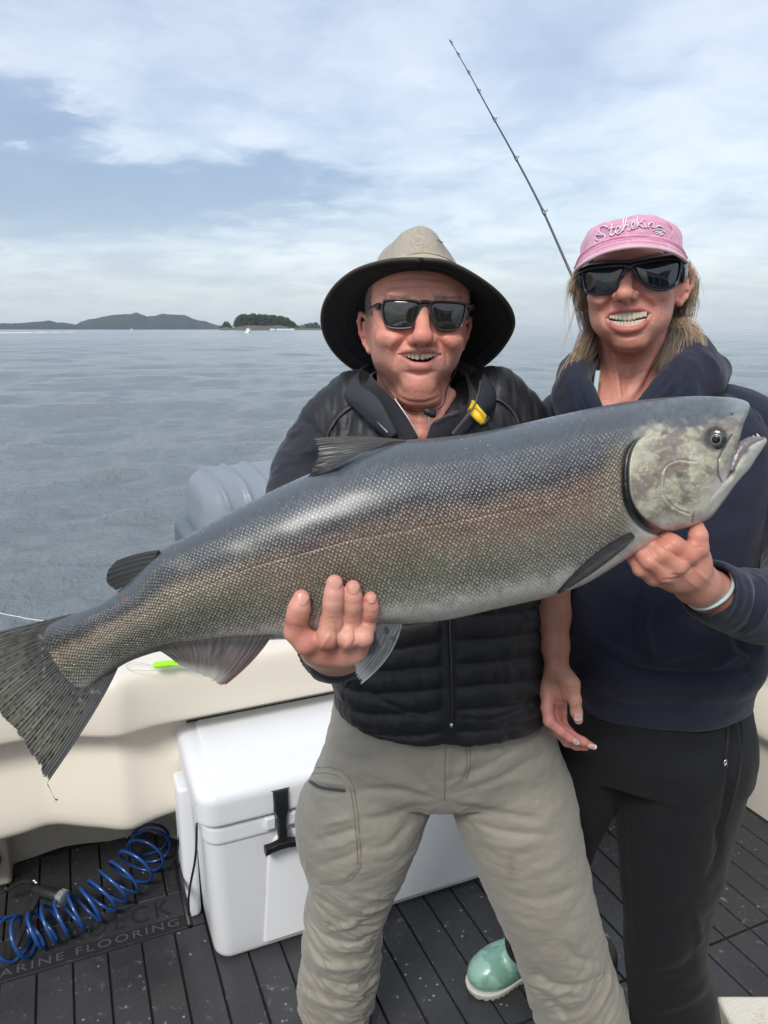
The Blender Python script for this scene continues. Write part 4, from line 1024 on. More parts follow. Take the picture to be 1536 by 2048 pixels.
    em = NT('fish iris'); co = em.coord(); em.bsdf(em.mix(em.noise(500, co, 3), (.018, .020, .022), (.06, .065, .065)), .2, .2, None, Coat_Weight=1.0, Coat_Roughness=.03)
    eye = disc('eye', .0112, -.001, em.m, t, .24); 
    disc('iris_ring', .0062, .0012, simple('fish iris ring', (.17, .18, .17), .25, .3), eye, .12)
    disc('pupil', .0044, .0017, simple('fish pupil', (.004, .004, .005), .04), eye, .25)
    # ---- fins
    fm = NT('salmon fin'); col = fm.attr('Col'); st = fm.attr('st', 'Vector'); sp_ = fm.n('SeparateXYZ', None, Vector=st)
    rayw = fm.n('TexWave', {'wave_type': 'BANDS', 'bands_direction': 'X'}, Vector=st, Scale=1.0, Distortion=.6, Detail=2.0)
    cc = fm.mix(fm.math('MULTIPLY', rayw.outputs['Fac'], .16), col, fm.mix(1.0, col, (.35, .35, .35), 'MULTIPLY'))
    cc = fm.mix(fm.math('MULTIPLY', fm.noise(40, st, 4), .10), cc, (.25, .26, .26))
    fm.bsdf(cc, .48, 0, fm.bump(rayw.outputs['Fac'], .35, .0008), Coat_Weight=.12, Coat_Roughness=.3, Specular_IOR_Level=.35)
    def fin(name, base, tip, ctrl, nu, nw, fray, colf, doff=None, rays=30, thick=.0009, seed=1, curve=.0):
        rng = np.random.default_rng(seed); base = catmull([(a, b, 0) for a, b in base], nu)[:, :2]; tip = catmull([(a, b, 0) for a, b in tip], nu)[:, :2]; ctrl = catmull([(a, b, 0) for a, b in ctrl], nu)[:, :2] if ctrl is not None else (base + tip) / 2
        ray_id = np.linspace(0, rays, nu); jit = np.interp(ray_id, np.arange(rays + 1), rng.uniform(-1, .35, rays + 1)); fine = rng.uniform(-1, .3, nu)
        w = np.linspace(0, 1, nw)[None, :, None]; b, c, e = base[:, None], ctrl[:, None], tip[:, None]
        ext = 1 + fray * (jit * .7 + fine * .5); ww = w * ext[:, None, None]
        Q = (1 - ww) ** 2 * b + 2 * ww * (1 - ww) * c + ww ** 2 * e
        q = Q.reshape(-1, 2); uu = np.repeat(np.linspace(0, 1, nu), nw); wv = np.tile(np.linspace(0, 1, nw), nu)
        d0 = FD(q[:, 0]) + (doff(uu, wv, q) if doff else 0) + .0022 * np.sin(uu * rays * math.pi * 2) * wv * .08 + curve * wv ** 2
        rr = np.stack([(q[:, 0] - 768) / F, math.cos(PITCH) + (1024 - q[:, 1]) / F * math.sin(PITCH), -math.sin(PITCH) + (1024 - q[:, 1]) / F * math.cos(PITCH)], 1)
        th_ = thick * (2.6 - 2.0 * wv)
        A = np.array([0, 0, CAMZ]) + rr * (d0 - th_)[:, None]; Bk = np.array([0, 0, CAMZ]) + rr * (d0 + th_)[:, None]
        Cc = np.clip(colf(uu, wv, q), .004, .8); n = len(A); F1 = grid_faces(nu, nw); F2 = F1[:, ::-1] + n
        ids = np.concatenate([np.arange(nw), np.arange(1, nu) * nw + nw - 1, ((nu - 1) * nw + np.arange(nw - 1))[::-1], (np.arange(nu - 1) * nw)[::-1]])
        F3 = np.stack([ids[:-1], ids[1:], ids[1:] + n, ids[:-1] + n], 1)
        return mesh_from(name, np.vstack([A, Bk]), np.vstack([F1, F2, F3]), fm.m, t, cols=np.vstack([Cc, Cc]), uvs=np.vstack([np.column_stack([uu * rays * .32, wv * .5, uu * 0])] * 2))
    def streak(uu, wv, q, seed, fu=60, fw=3): return fbm(np.column_stack([uu * fu, wv * fw, np.full(len(uu), seed)]), 3, .6)
    def c_tail(uu, wv, q):
        n = streak(uu, wv, q, 1.0, 70, 2.5); n2 = fbm(np.column_stack([q / 26, np.zeros(len(q))]), 4, .6)
        C = np.array([.040, .041, .037]) * (1 + .2 * n + .5 * n2)[:, None]
        ol = sstep(.2, .9, wv)[:, None] * np.array([.045, .040, .022]) * (1 + .6 * n[:, None]); C = C + ol
        edge = sstep(.88, 1.0, uu)[:, None] + sstep(.10, 0, uu)[:, None]; C = C * (1 - edge * .75) + np.array([.030, .036, .042]) * edge * .75
        cell = np.column_stack([uu * 30, wv * 13]); ci = np.floor(cell).astype(int); hh = np.random.default_rng(9).random((64, 64, 3)); h_ = hh[ci[:, 0] % 64, ci[:, 1] % 64]
        o = (cell - ci - (.3 + .4 * h_[:, :2])) * [1, .8]; sp = (np.hypot(o[:, 0], o[:, 1]) < .27) & (h_[:, 2] > .38) & (wv > .12) & (uu < .92); C[sp] *= .10
        pl = sstep(.35, .8, fbm(np.column_stack([q / 16, np.full(len(q), 4.0)]), 3))[:, None] * .55 * sstep(.6, .3, wv)[:, None]; C = C * (1 - pl) + np.array([.26, .26, .25]) * pl
        return C
    fin('tail_fin', [(190, 1216), (165, 1245), (150, 1275), (165, 1305), (195, 1325), (240, 1326)], [(-150, 1300), (-95, 1340), (-40, 1392), (0, 1428), (38, 1472), (70, 1522), (94, 1567)],
        [(50, 1250), (20, 1290), (25, 1330), (60, 1370), (100, 1405), (140, 1430), (212, 1400), ], 520, 60, .035, c_tail, lambda u, w, q: .001 * w, rays=44, thick=.0012, curve=-.02)
    def c_dors(uu, wv, q):
        n = streak(uu, wv, q, 2.0, 26, 2.0); C = np.array([.030, .030, .030]) * (1 + .7 * n)[:, None]; p = (sstep(.1, .6, n) * sstep(.25, .9, wv) * .75)[:, None]
        C = C * (1 - p) + np.array([.30, .29, .27]) * p; br = (sstep(.35, .05, uu) * .5)[:, None]; C = C * (1 - br) + np.array([.060, .045, .036]) * (1 + .6 * n)[:, None] * br; return C
    fin('dorsal_fin', [(812, 880), (775, 886), (735, 900), (700, 918), (672, 932)], [(626, 876), (630, 893), (634, 912), (626, 935), (612, 958)], [(715, 867), (700, 884), (680, 905), (655, 927), (640, 947)], 240, 50, .09, c_dors,
        lambda u, w, q: -.022 * (1 - w) * u - .010 - .004 * w, rays=13, thick=.0011, seed=4)
    def c_adi(uu, wv, q): return np.array([.008, .008, .006]) * (1 + .5 * fbm(np.column_stack([q / 20, np.zeros(len(q))]), 3))[:, None] + .02 * gauss(uu - .9, .12)[:, None]
    fin('adipose_fin', [(318, 1100), (310, 1118), (300, 1138), (285, 1152)], [(232, 1122), (216, 1142), (214, 1165), (232, 1181)], [(268, 1106), (262, 1125), (258, 1148), (262, 1165)], 60, 30, .01, c_adi, lambda u, w, q: -.010 * (1 - w), rays=6, thick=.0022, seed=2)
    def c_anal(uu, wv, q):
        n = streak(uu, wv, q, 5.0, 40, 1.5); C = np.array([.16, .145, .135]) * (1 + .55 * n)[:, None]; a = (sstep(.25, 1, uu) * .7)[:, None]; C = C * (1 - a) + np.array([.13, .085, .095]) * (1 + .5 * n)[:, None] * a
        w_ = (sstep(.62, .98, wv) * sstep(.95, .6, uu))[:, None] * .8; C = C * (1 - w_) + np.array([.62, .60, .54]) * w_; r_ = (gauss(uu - .97, .035) * .8 * sstep(.3, .9, wv))[:, None]; C = C * (1 - r_) + np.array([.26, .07, .09]) * r_; d = (gauss(wv - .1, .12) * .7)[:, None]; return C * (1 - d) + .045 * d
    fin('anal_fin', [(312, 1298), (345, 1288), (400, 1280), (460, 1274), (510, 1272), (545, 1270)], [(358, 1330), (378, 1340), (400, 1350), (420, 1360), (436, 1368), (447, 1373)], [(336, 1310), (370, 1312), (405, 1315), (445, 1322), (480, 1335), (512, 1325)], 220, 40, .05, c_anal, lambda u, w, q: -.016 * (1 - w) - .004, rays=17, seed=6)
    def c_pel(uu, wv, q):
        n = streak(uu, wv, q, 6.0, 26, 3); C = np.array([.085, .095, .105]) * (1 + .6 * n)[:, None]; d = (sstep(.15, .6, fbm(np.column_stack([q / 15, np.full(len(q), 2.)]), 3)) * sstep(.6, .2, wv) * .9)[:, None]; C = C * (1 - d) + .018 * d
        e = (sstep(.75, 1, wv) * .5 + gauss(uu, .06) * .5 + gauss(uu - 1, .03) * .4)[:, None]; e = np.clip(e, 0, .8); return C * (1 - e) + np.array([.36, .37, .37]) * e
    fin('pelvic_fin', [(748, 1246), (762, 1246), (782, 1246), (804, 1246)], [(713, 1290), (711, 1320), (709, 1350), (716, 1373)], [(732, 1264), (738, 1285), (750, 1305), (792, 1318)], 160, 44, .10, c_pel, lambda u, w, q: -.030 + .008 * w, rays=9, seed=8, thick=.001)
    def c_pec(uu, wv, q):
        n = streak(uu, wv, q, 7.0, 18, 3); C = np.array([.055, .062, .068]) * (1 + .5 * n)[:, None]; e = (gauss(uu - .62, .12) * .6)[:, None]; C = C * (1 - e) + np.array([.17, .18, .19]) * e; d = (gauss(uu, .2))[:, None] * .6; return C * (1 - d) + .015 * d
    def d_pec(u, w, q): return np.array([fish_surface_depth(x, y) for x, y in q[::1]]) - FD(q[:, 0]) - .0065
    fin('pectoral_fin', [(1262, 1064), (1268, 1070), (1269, 1077), (1262, 1084)], [(1112, 1186), (1113, 1187), (1114, 1188), (1116, 1189)], [(1195, 1088), (1190, 1110), (1195, 1128), (1205, 1140)], 40, 60, .02, c_pec, d_pec, rays=8, seed=3, thick=.0012)
    # drip from the tail
    wat = NT('water drop'); wat.bsdf((.9, .95, .97), .02, 0, None, Transmission_Weight=1.0, IOR=1.33)
    dr = thing('water_drip', 'tiny drip of water falling from the lower tip of the tail fin', 'water drop')
    tube('thread', [U(95, 1568, d=.80), U(104, 1586, d=.80), U(110, 1597, d=.80)], [.0005, .0003, .0004], wat.m, dr, 6)
    c = U(112, 1601, d=.80); tube('drop', [c + [0, 0, .002], c + [0, 0, .001], c, c - [0, 0, .0015], c - [0, 0, .002]], [.0003, .0016, .0022, .0014, .0002], wat.m, dr, 10)
build_fish()
# ================================================================== people: tools
from mathutils.bvhtree import BVHTree
def bvh(o):
    me = o.data; v = np.zeros(len(me.vertices) * 3, np.float32); me.vertices.foreach_get('co', v)
    return BVHTree.FromPolygons([tuple(p) for p in v.reshape(-1, 3)], [tuple(p.vertices) for p in me.polygons])
CAMP = Vector((0, 0, CAMZ))
def cast(b, px, py, off=0.0):
    """where the line of sight through a photo point meets a surface; the detail is then built on that surface"""
    r = Vector(ray(px, py)).normalized(); h = b.ray_cast(CAMP, r)
    if h[0] is None: return None, None
    n = h[1] if h[1].dot(r) < 0 else -h[1]
    return np.array(h[0] + n * off), np.array(n)
def castline(b, pts, n, off):
    P = catmull([(x, y, 0) for x, y in pts], n); out = []
    for x, y, _ in P:
        h, _n = cast(b, x, y, off)
        if h is not None: out.append(h)
    return out
def seam(name, b, pts, r, mat, par, off=.0005, n=40, nn=6, flat=None):
    L = castline(b, pts, n, off)
    if len(L) < 3: return None
    L = np.array(L); 
    for _ in range(2): L[1:-1] = (L[:-2] + 2 * L[1:-1] + L[2:]) / 4
    return tube(name, L, r, mat, par, nn, flat=flat)
def px_disp(V, N, lines, facing=True):
    pr = project(V); vd = V - np.array([0, 0, CAMZ]); vd /= np.linalg.norm(vd, axis=1)[:, None]
    f = np.clip(-(N * vd).sum(1) * 2.5, 0, 1) if facing else 1.0; D = np.zeros(len(V))
    for pts, wd, amp in lines:
        P = catmull([(a, b, 0) for a, b in pts], max(8, 6 * len(pts)))[:, :2]; lo, hi = P.min(0) - wd * 3, P.max(0) + wd * 3
        m = (pr[:, 0] > lo[0]) & (pr[:, 0] < hi[0]) & (pr[:, 1] > lo[1]) & (pr[:, 1] < hi[1])
        if not m.any(): continue
        d, par = polydist(pr[m, :2], P); D[m] += amp * gauss(d, wd) * np.sin(np.clip(par, .03, .97) * math.pi) ** .45
    return V + N * (D * f)[:, None]
def px_mask(V, N, poly, soft=0):
    pr = project(V); vd = V - np.array([0, 0, CAMZ]); front = (N * vd).sum(1) < 0
    return inpoly(pr[:, :2], poly) & front
# stack of ellipses by height, for torsos
def _stk(d, P):
    z, cx, cy, rx, ry = d; x = (P[:, 0] - np.interp(P[:, 2], z, cx)); y = (P[:, 1] - np.interp(P[:, 2], z, cy)); a = np.interp(P[:, 2], z, rx); b = np.interp(P[:, 2], z, ry)
    k0 = ((np.abs(x) / a) ** 2.35 + (np.abs(y) / b) ** 2.35) ** (1 / 2.35) + 1e-6; k1 = np.sqrt((x / a ** 2) ** 2 + (y / b ** 2) ** 2) + 1e-5
    d2 = np.where(k0 < .3, -.7 * np.minimum(a, b), k0 * (k0 - 1) / k1); d2 = np.clip(d2, -.2, None)
    dz = np.maximum(z[0] - P[:, 2], P[:, 2] - z[-1]); return np.where((d2 > 0) & (dz > 0), np.hypot(d2, dz), np.maximum(d2, dz)).astype(np.float32)
_old = SDF.prim
def _prim(kind, d, P): return _stk(d, P) if kind == 'stk' else _old(kind, d, P)
SDF.prim = staticmethod(_prim)
_ob = SDF.bounds
def _bounds(s):
    lo = np.full(3, 1e9); hi = -lo; rest = SDF(); rest.ops = [o for o in s.ops if o[0] != 'stk']
    if rest.ops: lo, hi = _ob(rest)
    for k, d, a, b in s.ops:
        if k == 'stk': z, cx, cy, rx, ry = d; lo = np.minimum(lo, [(cx - rx).min() - .02, (cy - ry).min() - .02, z[0] - .02]); hi = np.maximum(hi, [(cx + rx).max() + .02, (cy + ry).max() + .02, z[-1] + .02])
    return lo, hi
SDF.bounds = _bounds
def stack(S, levels, k=.02, grow=0.0, n=26):
    L = []
    for py, xl, xr, yc, ry in levels:
        a, b = U(xl, py, y=yc), U(xr, py, y=yc); L.append([a[2], (a[0] + b[0]) / 2, yc, (b[0] - a[0]) / 2 + grow, ry + grow])
    L = catmull(sorted(L), n); L = L[np.argsort(L[:, 0])]
    S.ops.append(('stk', tuple(L[:, i].copy() for i in range(5)), k, False)); return L
def leg_chain(levels):
    """levels: (py, left px, right px, y) -> centres and radii"""
    P, r = [], []
    for py, xl, xr, y in levels:
        a, b = U(xl, py, y=y), U(xr, py, y=y); P.append((a + b) / 2); r.append((b[0] - a[0]) / 2)
    return P, r
def P3(l): return [U(x, y, y=w) for x, y, w in l]
def PD(l): return [U(x, y, d=w) for x, y, w in l]

# ------------------------------------------------------------------ materials
def skin_mat(name, rough=.42):
    m = NT(name); co = m.coord(); c = m.attr('Col')
    blot = m.noise(55, co, 5, .65); c = m.mix(m.math('MULTIPLY', m.ramp(blot, [(.35, 0), (.7, 1)]), .30), c, m.mix(1.0, c, (1.0, .66, .62), 'MULTIPLY'))
    fr = m.ramp(m.noise(310, co, 3), [(.60, 0.0), (.68, .28)]); c = m.mix(fr, c, m.mix(1.0, c, (.68, .50, .42), 'MULTIPLY'))
    pore = m.n('TexVoronoi', None, Vector=co, Scale=900.0); h = m.math('ADD', m.math('MULTIPLY', pore.outputs['Distance'], .6), m.math('MULTIPLY', m.noise(180, co, 5, .6), 1.1))
    m.bsdf(c, m.math('ADD', m.math('MULTIPLY', blot, .18), rough - .10), 0, m.bump(h, .35, .0008), Subsurface_Weight=.16, Subsurface_Radius=(.012, .005, .003), Subsurface_Scale=1.0, Specular_IOR_Level=.42); return m.m
def cloth_mat(name, col, rough=.85, weave=900, wstr=.25, var=.15, sheen=.2, attr=False, crease=70, cstr=.3, cdist=.002, fleck=None):
    m = NT(name); co = m.coord(); base = m.attr('Col') if attr else None
    n1 = m.noise(9, co, 5, .6)
    a = base if attr else col
    c = m.mix(n1, m.mix(1.0, a, tuple([1 - var] * 3), 'MULTIPLY'), m.mix(1.0, a, tuple([1 + var] * 3), 'MULTIPLY'))
    if fleck: c = m.mix(m.ramp(m.noise(fleck[0], co, 3, .7), [(fleck[1], 0.0), (fleck[1] + .06, fleck[2])]), c, fleck[3])
    h = m.math('ADD', m.math('MULTIPLY', m.noise(weave * 1.3, co, 2), .10), m.noise(crease, co, 6, .62))
    m.bsdf(c, rough, 0, m.bump(h, cstr, cdist), Sheen_Weight=sheen, Sheen_Roughness=.5); return m.m

def px_on(frame, px, py, ly):
    """point on the line of sight whose depth in the head's own frame is ly"""
    r = ray(px, py); c = np.array([0, 0, CAMZ]); a = frame.M[:, 1]; t = (ly - (c - frame.o) @ a) / (r @ a); return c + r * t
def skin_colors(V, base, spots):
    C = np.tile(np.array(base), (len(V), 1)); pr = project(V)
    for kind, data, wd, col, amt in spots:
        if kind == 'p': d = np.linalg.norm(pr[:, :2] - np.array(data), axis=1); a = gauss(d, wd)
        elif kind == 'l': d, _ = polydist(pr[:, :2], data); a = gauss(np.maximum(d - wd[0], 0), wd[1])
        a = (a * amt)[:, None]; C = C * (1 - a) + np.array(col) * a
    return C
def lens_obj(name, fr, pts, lyf, mat, par, thick=.0015, bulge=.003):
    P = np.array(catmull([(a, b, 0) for a, b in pts + [pts[0]]], 64))[:-1, :2]; c = P.mean(0); V = []
    for k, s in enumerate((1, .85, .6, .3, .02)):
        for q in P: 
            x, y = c + (q - c) * s; V.append(px_on(fr, x, y, lyf(x) - bulge * (1 - s ** 2)))
    m = len(P); V = np.array(V); back = V[:m] + fr.M[:, 1] * thick
    F_ = [tuple(f) for f in grid_faces(5, m, True)] + [tuple(4 * m + k for k in range(m))] + [(k, 5 * m + k, 5 * m + (k + 1) % m, (k + 1) % m) for k in range(m)]
    return mesh_from(name, np.vstack([V, back]), F_, mat, par)
def teeth(fr, tops, lower=None, h=.00065):
    """tooth rows; each tooth is its own rounded block"""
    S = SDF()
    for px, py, w, hh, ly in tops:
        S.rbox(px_on(fr, px, py, ly), (w * .482, .0035, hh * .5), min(w * .445, .0034), .0001, fr.M)
    return S.mesh(h)
def nail(b, px, py, w, l, ang, mat, par, off=.0002, tipm=None):
    P, n = cast(b, px, py)
    if P is None: return
    up = U(px + math.sin(ang) * 10, py - math.cos(ang) * 10, d=1.0) - U(px, py, d=1.0); up -= n * (up @ n); up /= np.linalg.norm(up); sd = np.cross(up, n); V = []
    nu, nv = 9, 9
    for i in range(nu):
        for j in range(nv):
            u, v_ = i / (nu - 1) * 2 - 1, j / (nv - 1) * 2 - 1; rr = 1 - .25 * max(0, -v_) * u * u
            x = u * w * rr; y = v_ * l * (1 - .22 * u * u) 
            V.append(P + sd * x + up * y + n * (off + .0016 * (1 - u * u) ** .7 - .0004 - .0005 * v_ * v_))
    mesh_from('fingernail', np.array(V), grid_faces(nu, nv), mat, par)
    if tipm:
        V = []
        for i in range(nu):
            for j in range(4):
                u, v_ = i / (nu - 1) * 2 - 1, .72 + j / 3 * .5; V.append(P + sd * u * w * .98 + up * v_ * l * (1 - .22 * u * u) + n * (off + .0019 * (1 - u * u) ** .7 - .0002 - .0006 * v_ * v_))
        mesh_from('nail_tip', np.array(V), grid_faces(nu, 4), tipm, par)
# ================================================================== the man
def build_man():
    fr = Fr(U(833, 628, y=1.235), yaw=3, pitch=0, roll=2.5); f = lambda px, py, ly: px_on(fr, px, py, ly)
    MAN = thing('person', 'smiling man in wide brimmed sun hat, dark quilted vest and khaki trousers holding the fish', 'person')
    S = SDF(); M = fr.M
    S.ell(fr(0, .012, .035), (.079, .100, .104), .01, M)
    S.ell(fr(0, -.030, .028), (.068, .066, .060), .02, M)                  # brow mass
    S.ell(fr(0, -.020, -.036), (.069, .070, .068), .03, M)                 # mid face
    S.ell(fr(.002, -.028, -.078), (.047, .056, .046), .028, M)                 # jaw
    for s in (-1, 1):
        S.ell(fr(s * .050, .004, -.058), (.016, .034, .032), .025, M)      # jaw angle
        S.ell(fr(s * .042, -.068, -.037), (.025, .027, .020), .012, M)     # cheek apple
        S.ell(fr(s * .043, -.046, -.056), (.018, .026, .024), .022, M)
        S.ell(fr(s * .060, -.020, .018), (.015, .035, .030), .02, M)
        S.ell(fr(s * .0335, -.094, .002), (.018, .014, .013), .014, M, sub=True)      # eye sockets
        S.ell(fr(s * .032, -.074, -.001), (.015, .013, .012), .005, M)
    S.cap(fr(-.044, -.083, .021), fr(-.012, -.090, .018), .0085, .009, .012).cap(fr(.044, -.083, .021), fr(.012, -.090, .018), .0085, .009, .012)
    S.ell(f(838, 722, -.072), (.040, .024, .030), .02, M)                  # muzzle
    S.ell(f(838, 769, -.077), (.024, .018, .016), .014, M)                 # chin
    S.ell(f(838, 793, -.048), (.034, .038, .020), .018, M)                  # under chin
    # nose
    S.cap(fr(.000, -.088, .010), f(845, 668, -.112), .0085, .0118, .010); S.ell(f(845, 674, -.1135), (.0145, .0125, .0115), .007, M)
    for s in (-1, 1): S.ell(f(845 + s * 19, 679, -.1000), (.0085, .0115, .0085), .006, M); S.ell(f(845 + s * 9.5, 688.5, -.106), (.0042, .0065, .0030), .002, M, sub=True)
    S.cap(f(845, 684, -.108), f(842, 692, -.094), .0052, .005, .006)
    # lips then the open mouth
    for px, pt, pb in ((803, 706, 711), (808, 704.5, 717), (815, 704, 722), (822, 703.5, 726), (830, 703.5, 729), (838, 704, 730), (846, 703.5, 729.5), (854, 703.5, 727), (861, 704, 723), (868, 704.5, 718), (874, 706, 712)):
        S.ell(f(px, (pt + pb) / 2, -.078), (.0066, .034, max(.0015, (pb - pt) * .5 * .00076)), .0008, M, sub=True)
    S.chain([f(799, 706, -.0815), f(806, 702, -.0885), f(816, 700.0, -.0935), f(828, 699, -.0965), f(838, 700, -.0968), f(848, 699, -.0965), f(860, 700.5, -.0935), f(872, 701.5, -.0885), f(880, 705, -.0815)], [.0016, .0020, .0024, .0029, .0027, .0029, .0024, .0020, .0016], .0035, res=24)
    S.chain([f(799, 707, -.0815), f(806, 717, -.0865), f(815, 725.5, -.0905), f(827, 732, -.0940), f(839, 734, -.0950), f(852, 732.5, -.0940), f(863, 727, -.0905), f(873, 717, -.0865), f(880, 706, -.0815)], [.0016, .0024, .0034, .0044, .0048, .0044, .0034, .0024, .0016], .0040, res=24)
    # ears
    for s, (ex, ey) in ((-1, (731, 668)), (1, (938, 662))):
        c = fr(s * .0725, .014, -.032); er = fr.rot(yaw=s * -22, roll=s * 6)
        S.ell(c, (.0065, .017, .030), .006, er); q = lambda a, b, cc: c + er @ np.array([s * a, b, cc])
        S.chain([q(.004, -.012, .012), q(.009, -.006, .026), q(.011, .008, .030), q(.011, .017, .018), q(.009, .017, .0), q(.006, .010, -.018), q(.003, -.002, -.028), q(.001, -.010, -.024)], [.0028, .0033, .0036, .0036, .0032, .0034, .0052, .0045], .003)
        S.ell(q(.0145, .003, .006), (.0050, .007, .011), .004, er, sub=True); S.cap(q(.007, .006, .016), q(.008, .009, -.004), .0026, .0026, .004)
    # neck into chest
    S.chain([fr(0, .030, -.060), fr(.004, .036, -.120), U(838, 880, y=1.27)], [.047, .053, .072], .03)
    S.ell(U(838, 900, y=1.245), (.13, .07, .06), .03); S.cap(f(843, 820, -.045), U(842, 872, y=1.175), .0105, .010, .014)
    S.cap(f(800, 800, -.02), U(832, 872, y=1.178), .010, .008, .02).cap(f(900, 790, -.02), U(856, 872, y=1.178), .010, .008, .02)
    V, Q = S.mesh(.00155); N = vnormals(V, Q)
    HATC, HTILT = fr(0, .012, .016), R(27); hn_ = np.array([0, math.sin(HTILT), math.cos(HTILT)]); q_ = V - HATC; hz_ = q_ @ hn_; k_ = sstep(-.004, .03, hz_)[:, None] * .24; ax_ = HATC + hz_[:, None] * hn_; V = V + (ax_ - V) * k_; V = V - hn_ * (sstep(.02, .12, hz_) * .046)[:, None]
    V = px_disp(V, N, [([(756, 612), (746, 622), (740, 634)], 2.2, -.0008), ([(752, 628), (742, 640), (738, 655)], 2.2, -.0008), ([(770, 664), (790, 668), (808, 664)], 3, -.0009), ([(880, 668), (900, 670), (916, 664)], 3, -.0008),
        ([(818, 674), (804, 686), (793, 702), (788, 722), (789, 734)], 4.2, -.0036), ([(806, 668), (790, 678), (778, 700)], 9, .0034), ([(871, 676), (883, 688), (892, 702), (895, 722), (893, 732)], 4.2, -.0036), ([(882, 670), (898, 680), (908, 700)], 9, .0034), ([(808, 744), (838, 749), (870, 743)], 4, -.0026), ([(838, 703), (838, 693)], 2, -.0008), ([(748, 640), (752, 652), (760, 660)], 2, -.0010), ([(922, 648), (930, 656)], 2, -.0010), ([(776, 560), (830, 555), (900, 562)], 3, -.0010), ([(780, 575), (835, 571), (905, 576)], 2.5, -.0008), ([(830, 582), (834, 594)], 2, -.0010), ([(852, 584), (850, 594)], 2, -.0010),
        ([(812, 748), (838, 753), (864, 748)], 5, -.0010), ([(784, 782), (808, 800), (840, 806), (872, 798), (893, 780)], 4, -.0022), ([(776, 800), (812, 822), (848, 824), (888, 808)], 4, -.0016),
        ([(800, 842), (840, 850), (880, 842)], 4, -.0012), ([(838, 692), (838, 700)], 2.6, -.0012), ([(776, 690), (772, 712)], 3, -.0006)])
    N = vnormals(V, Q); V = V + N * (.00035 * fbm(V * 60, 3) + .00022 * fbm(V * 190, 3))[:, None]
    red = (.70, .23, .18); dk = (.33, .165, .125); lip = (.58, .19, .18)
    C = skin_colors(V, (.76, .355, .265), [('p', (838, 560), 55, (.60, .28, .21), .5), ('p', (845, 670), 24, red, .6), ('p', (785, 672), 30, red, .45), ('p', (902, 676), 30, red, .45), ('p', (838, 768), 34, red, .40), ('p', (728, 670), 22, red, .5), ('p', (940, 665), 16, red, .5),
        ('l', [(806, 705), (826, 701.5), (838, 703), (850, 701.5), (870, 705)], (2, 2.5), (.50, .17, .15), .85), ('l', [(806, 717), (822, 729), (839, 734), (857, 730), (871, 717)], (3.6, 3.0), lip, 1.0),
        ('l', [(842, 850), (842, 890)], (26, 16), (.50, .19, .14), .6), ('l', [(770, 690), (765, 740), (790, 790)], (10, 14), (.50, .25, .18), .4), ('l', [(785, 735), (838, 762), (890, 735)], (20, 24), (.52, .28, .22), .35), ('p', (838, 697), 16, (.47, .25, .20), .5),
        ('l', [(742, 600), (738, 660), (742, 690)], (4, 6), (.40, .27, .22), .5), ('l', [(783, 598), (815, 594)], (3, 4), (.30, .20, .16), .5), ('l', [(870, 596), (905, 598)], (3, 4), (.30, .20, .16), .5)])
    pr = project(V); inm = (np.abs(pr[:, 0] - 838) < 42) & (pr[:, 1] > 698) & (pr[:, 1] < 738) & (fr.inv(V)[:, 1] > -.0845); inm = inm & inpoly(pr[:, :2], [(801, 706), (810, 703), (838, 703), (866, 702), (878, 705), (870, 716), (855, 727), (839, 730), (822, 727), (808, 716)]); C[inm] = (.13, .03, .028)
    head = (V, Q, C)
    # right hand, fingers curled up over the belly of the fish
    S = SDF(); sd = fish_surface_depth
    def fing(l, rads, k=.004):
        P = [U(x, y, d=(sd(x, y) - rr * q if q < 3 else q - 3)) for (x, y, q), rr in zip(l, rads)]; S.chain(P, rads, k); return P
    fing([(669, 1166, .55), (668, 1188, .75), (666, 1205, .9), (663, 1245, 1.2), (655, 1275, 3.796), (652, 1302, 3.822)], [.0088, .0102, .0103, .0118, .0122, .0135])
    fing([(706, 1175, .55), (706.5, 1194, .75), (706, 1210, .9), (702, 1248, 1.2), (696, 1276, 3.798), (685, 1302, 3.824)], [.0080, .0090, .0091, .0104, .0108, .0125])
    fing([(741, 1196, .55), (741, 1212, .75), (740, 1224, .9), (736, 1250, 1.2), (727, 1275, 3.800), (712, 1300, 3.828)], [.0072, .0083, .0084, .0093, .0100, .0115])
    fing([(603, 1196, .55), (599, 1214, .75), (594, 1232, .9), (592, 1262, 1.2), (612, 1284, 3.800), (645, 1302, 3.826)], [.0090, .0104, .0106, .0122, .0128, .0135], .006)
    for a, b in (((650, 1300, .825), (665, 1300, .93)), ((685, 1303, .827), (685, 1302, .93)), ((710, 1298, .83), (700, 1298, .93)), ((628, 1292, .822), (652, 1296, .92))): S.cap(U(*a[:2], d=a[2]), U(*b[:2], d=b[2]), .0155, .018, .014)
    S.ell(U(672, 1296, d=.872), (.040, .035, .019), .02)
    S.chain(PD([(672, 1298, .90), (672, 1296, .97), (640, 1250, 1.08)]), [.031, .030, .040], .02)
    S.chain(PD([(640, 1270, .89), (610, 1245, .905), (600, 1215, .915)]), [.016, .012, .010], .012)      # thumb, behind the fish
    V, Q = S.mesh(.0012); N = vnormals(V, Q); kn = []
    for x0, x1, y, a in ((645, 684, 1243, 1.3), (690, 719, 1243, 1.2), (727, 751, 1241, 1.0), (652, 686, 1200, .8), (694, 720, 1206, .8), (730, 752, 1221, .7)):
        for dy in (-5, 0, 5): kn.append(([(x0 + 3, y + dy + 1), ((x0 + x1) / 2, y + dy - 1.5), (x1 - 3, y + dy + 1)], 1.3, -.00055 * a))
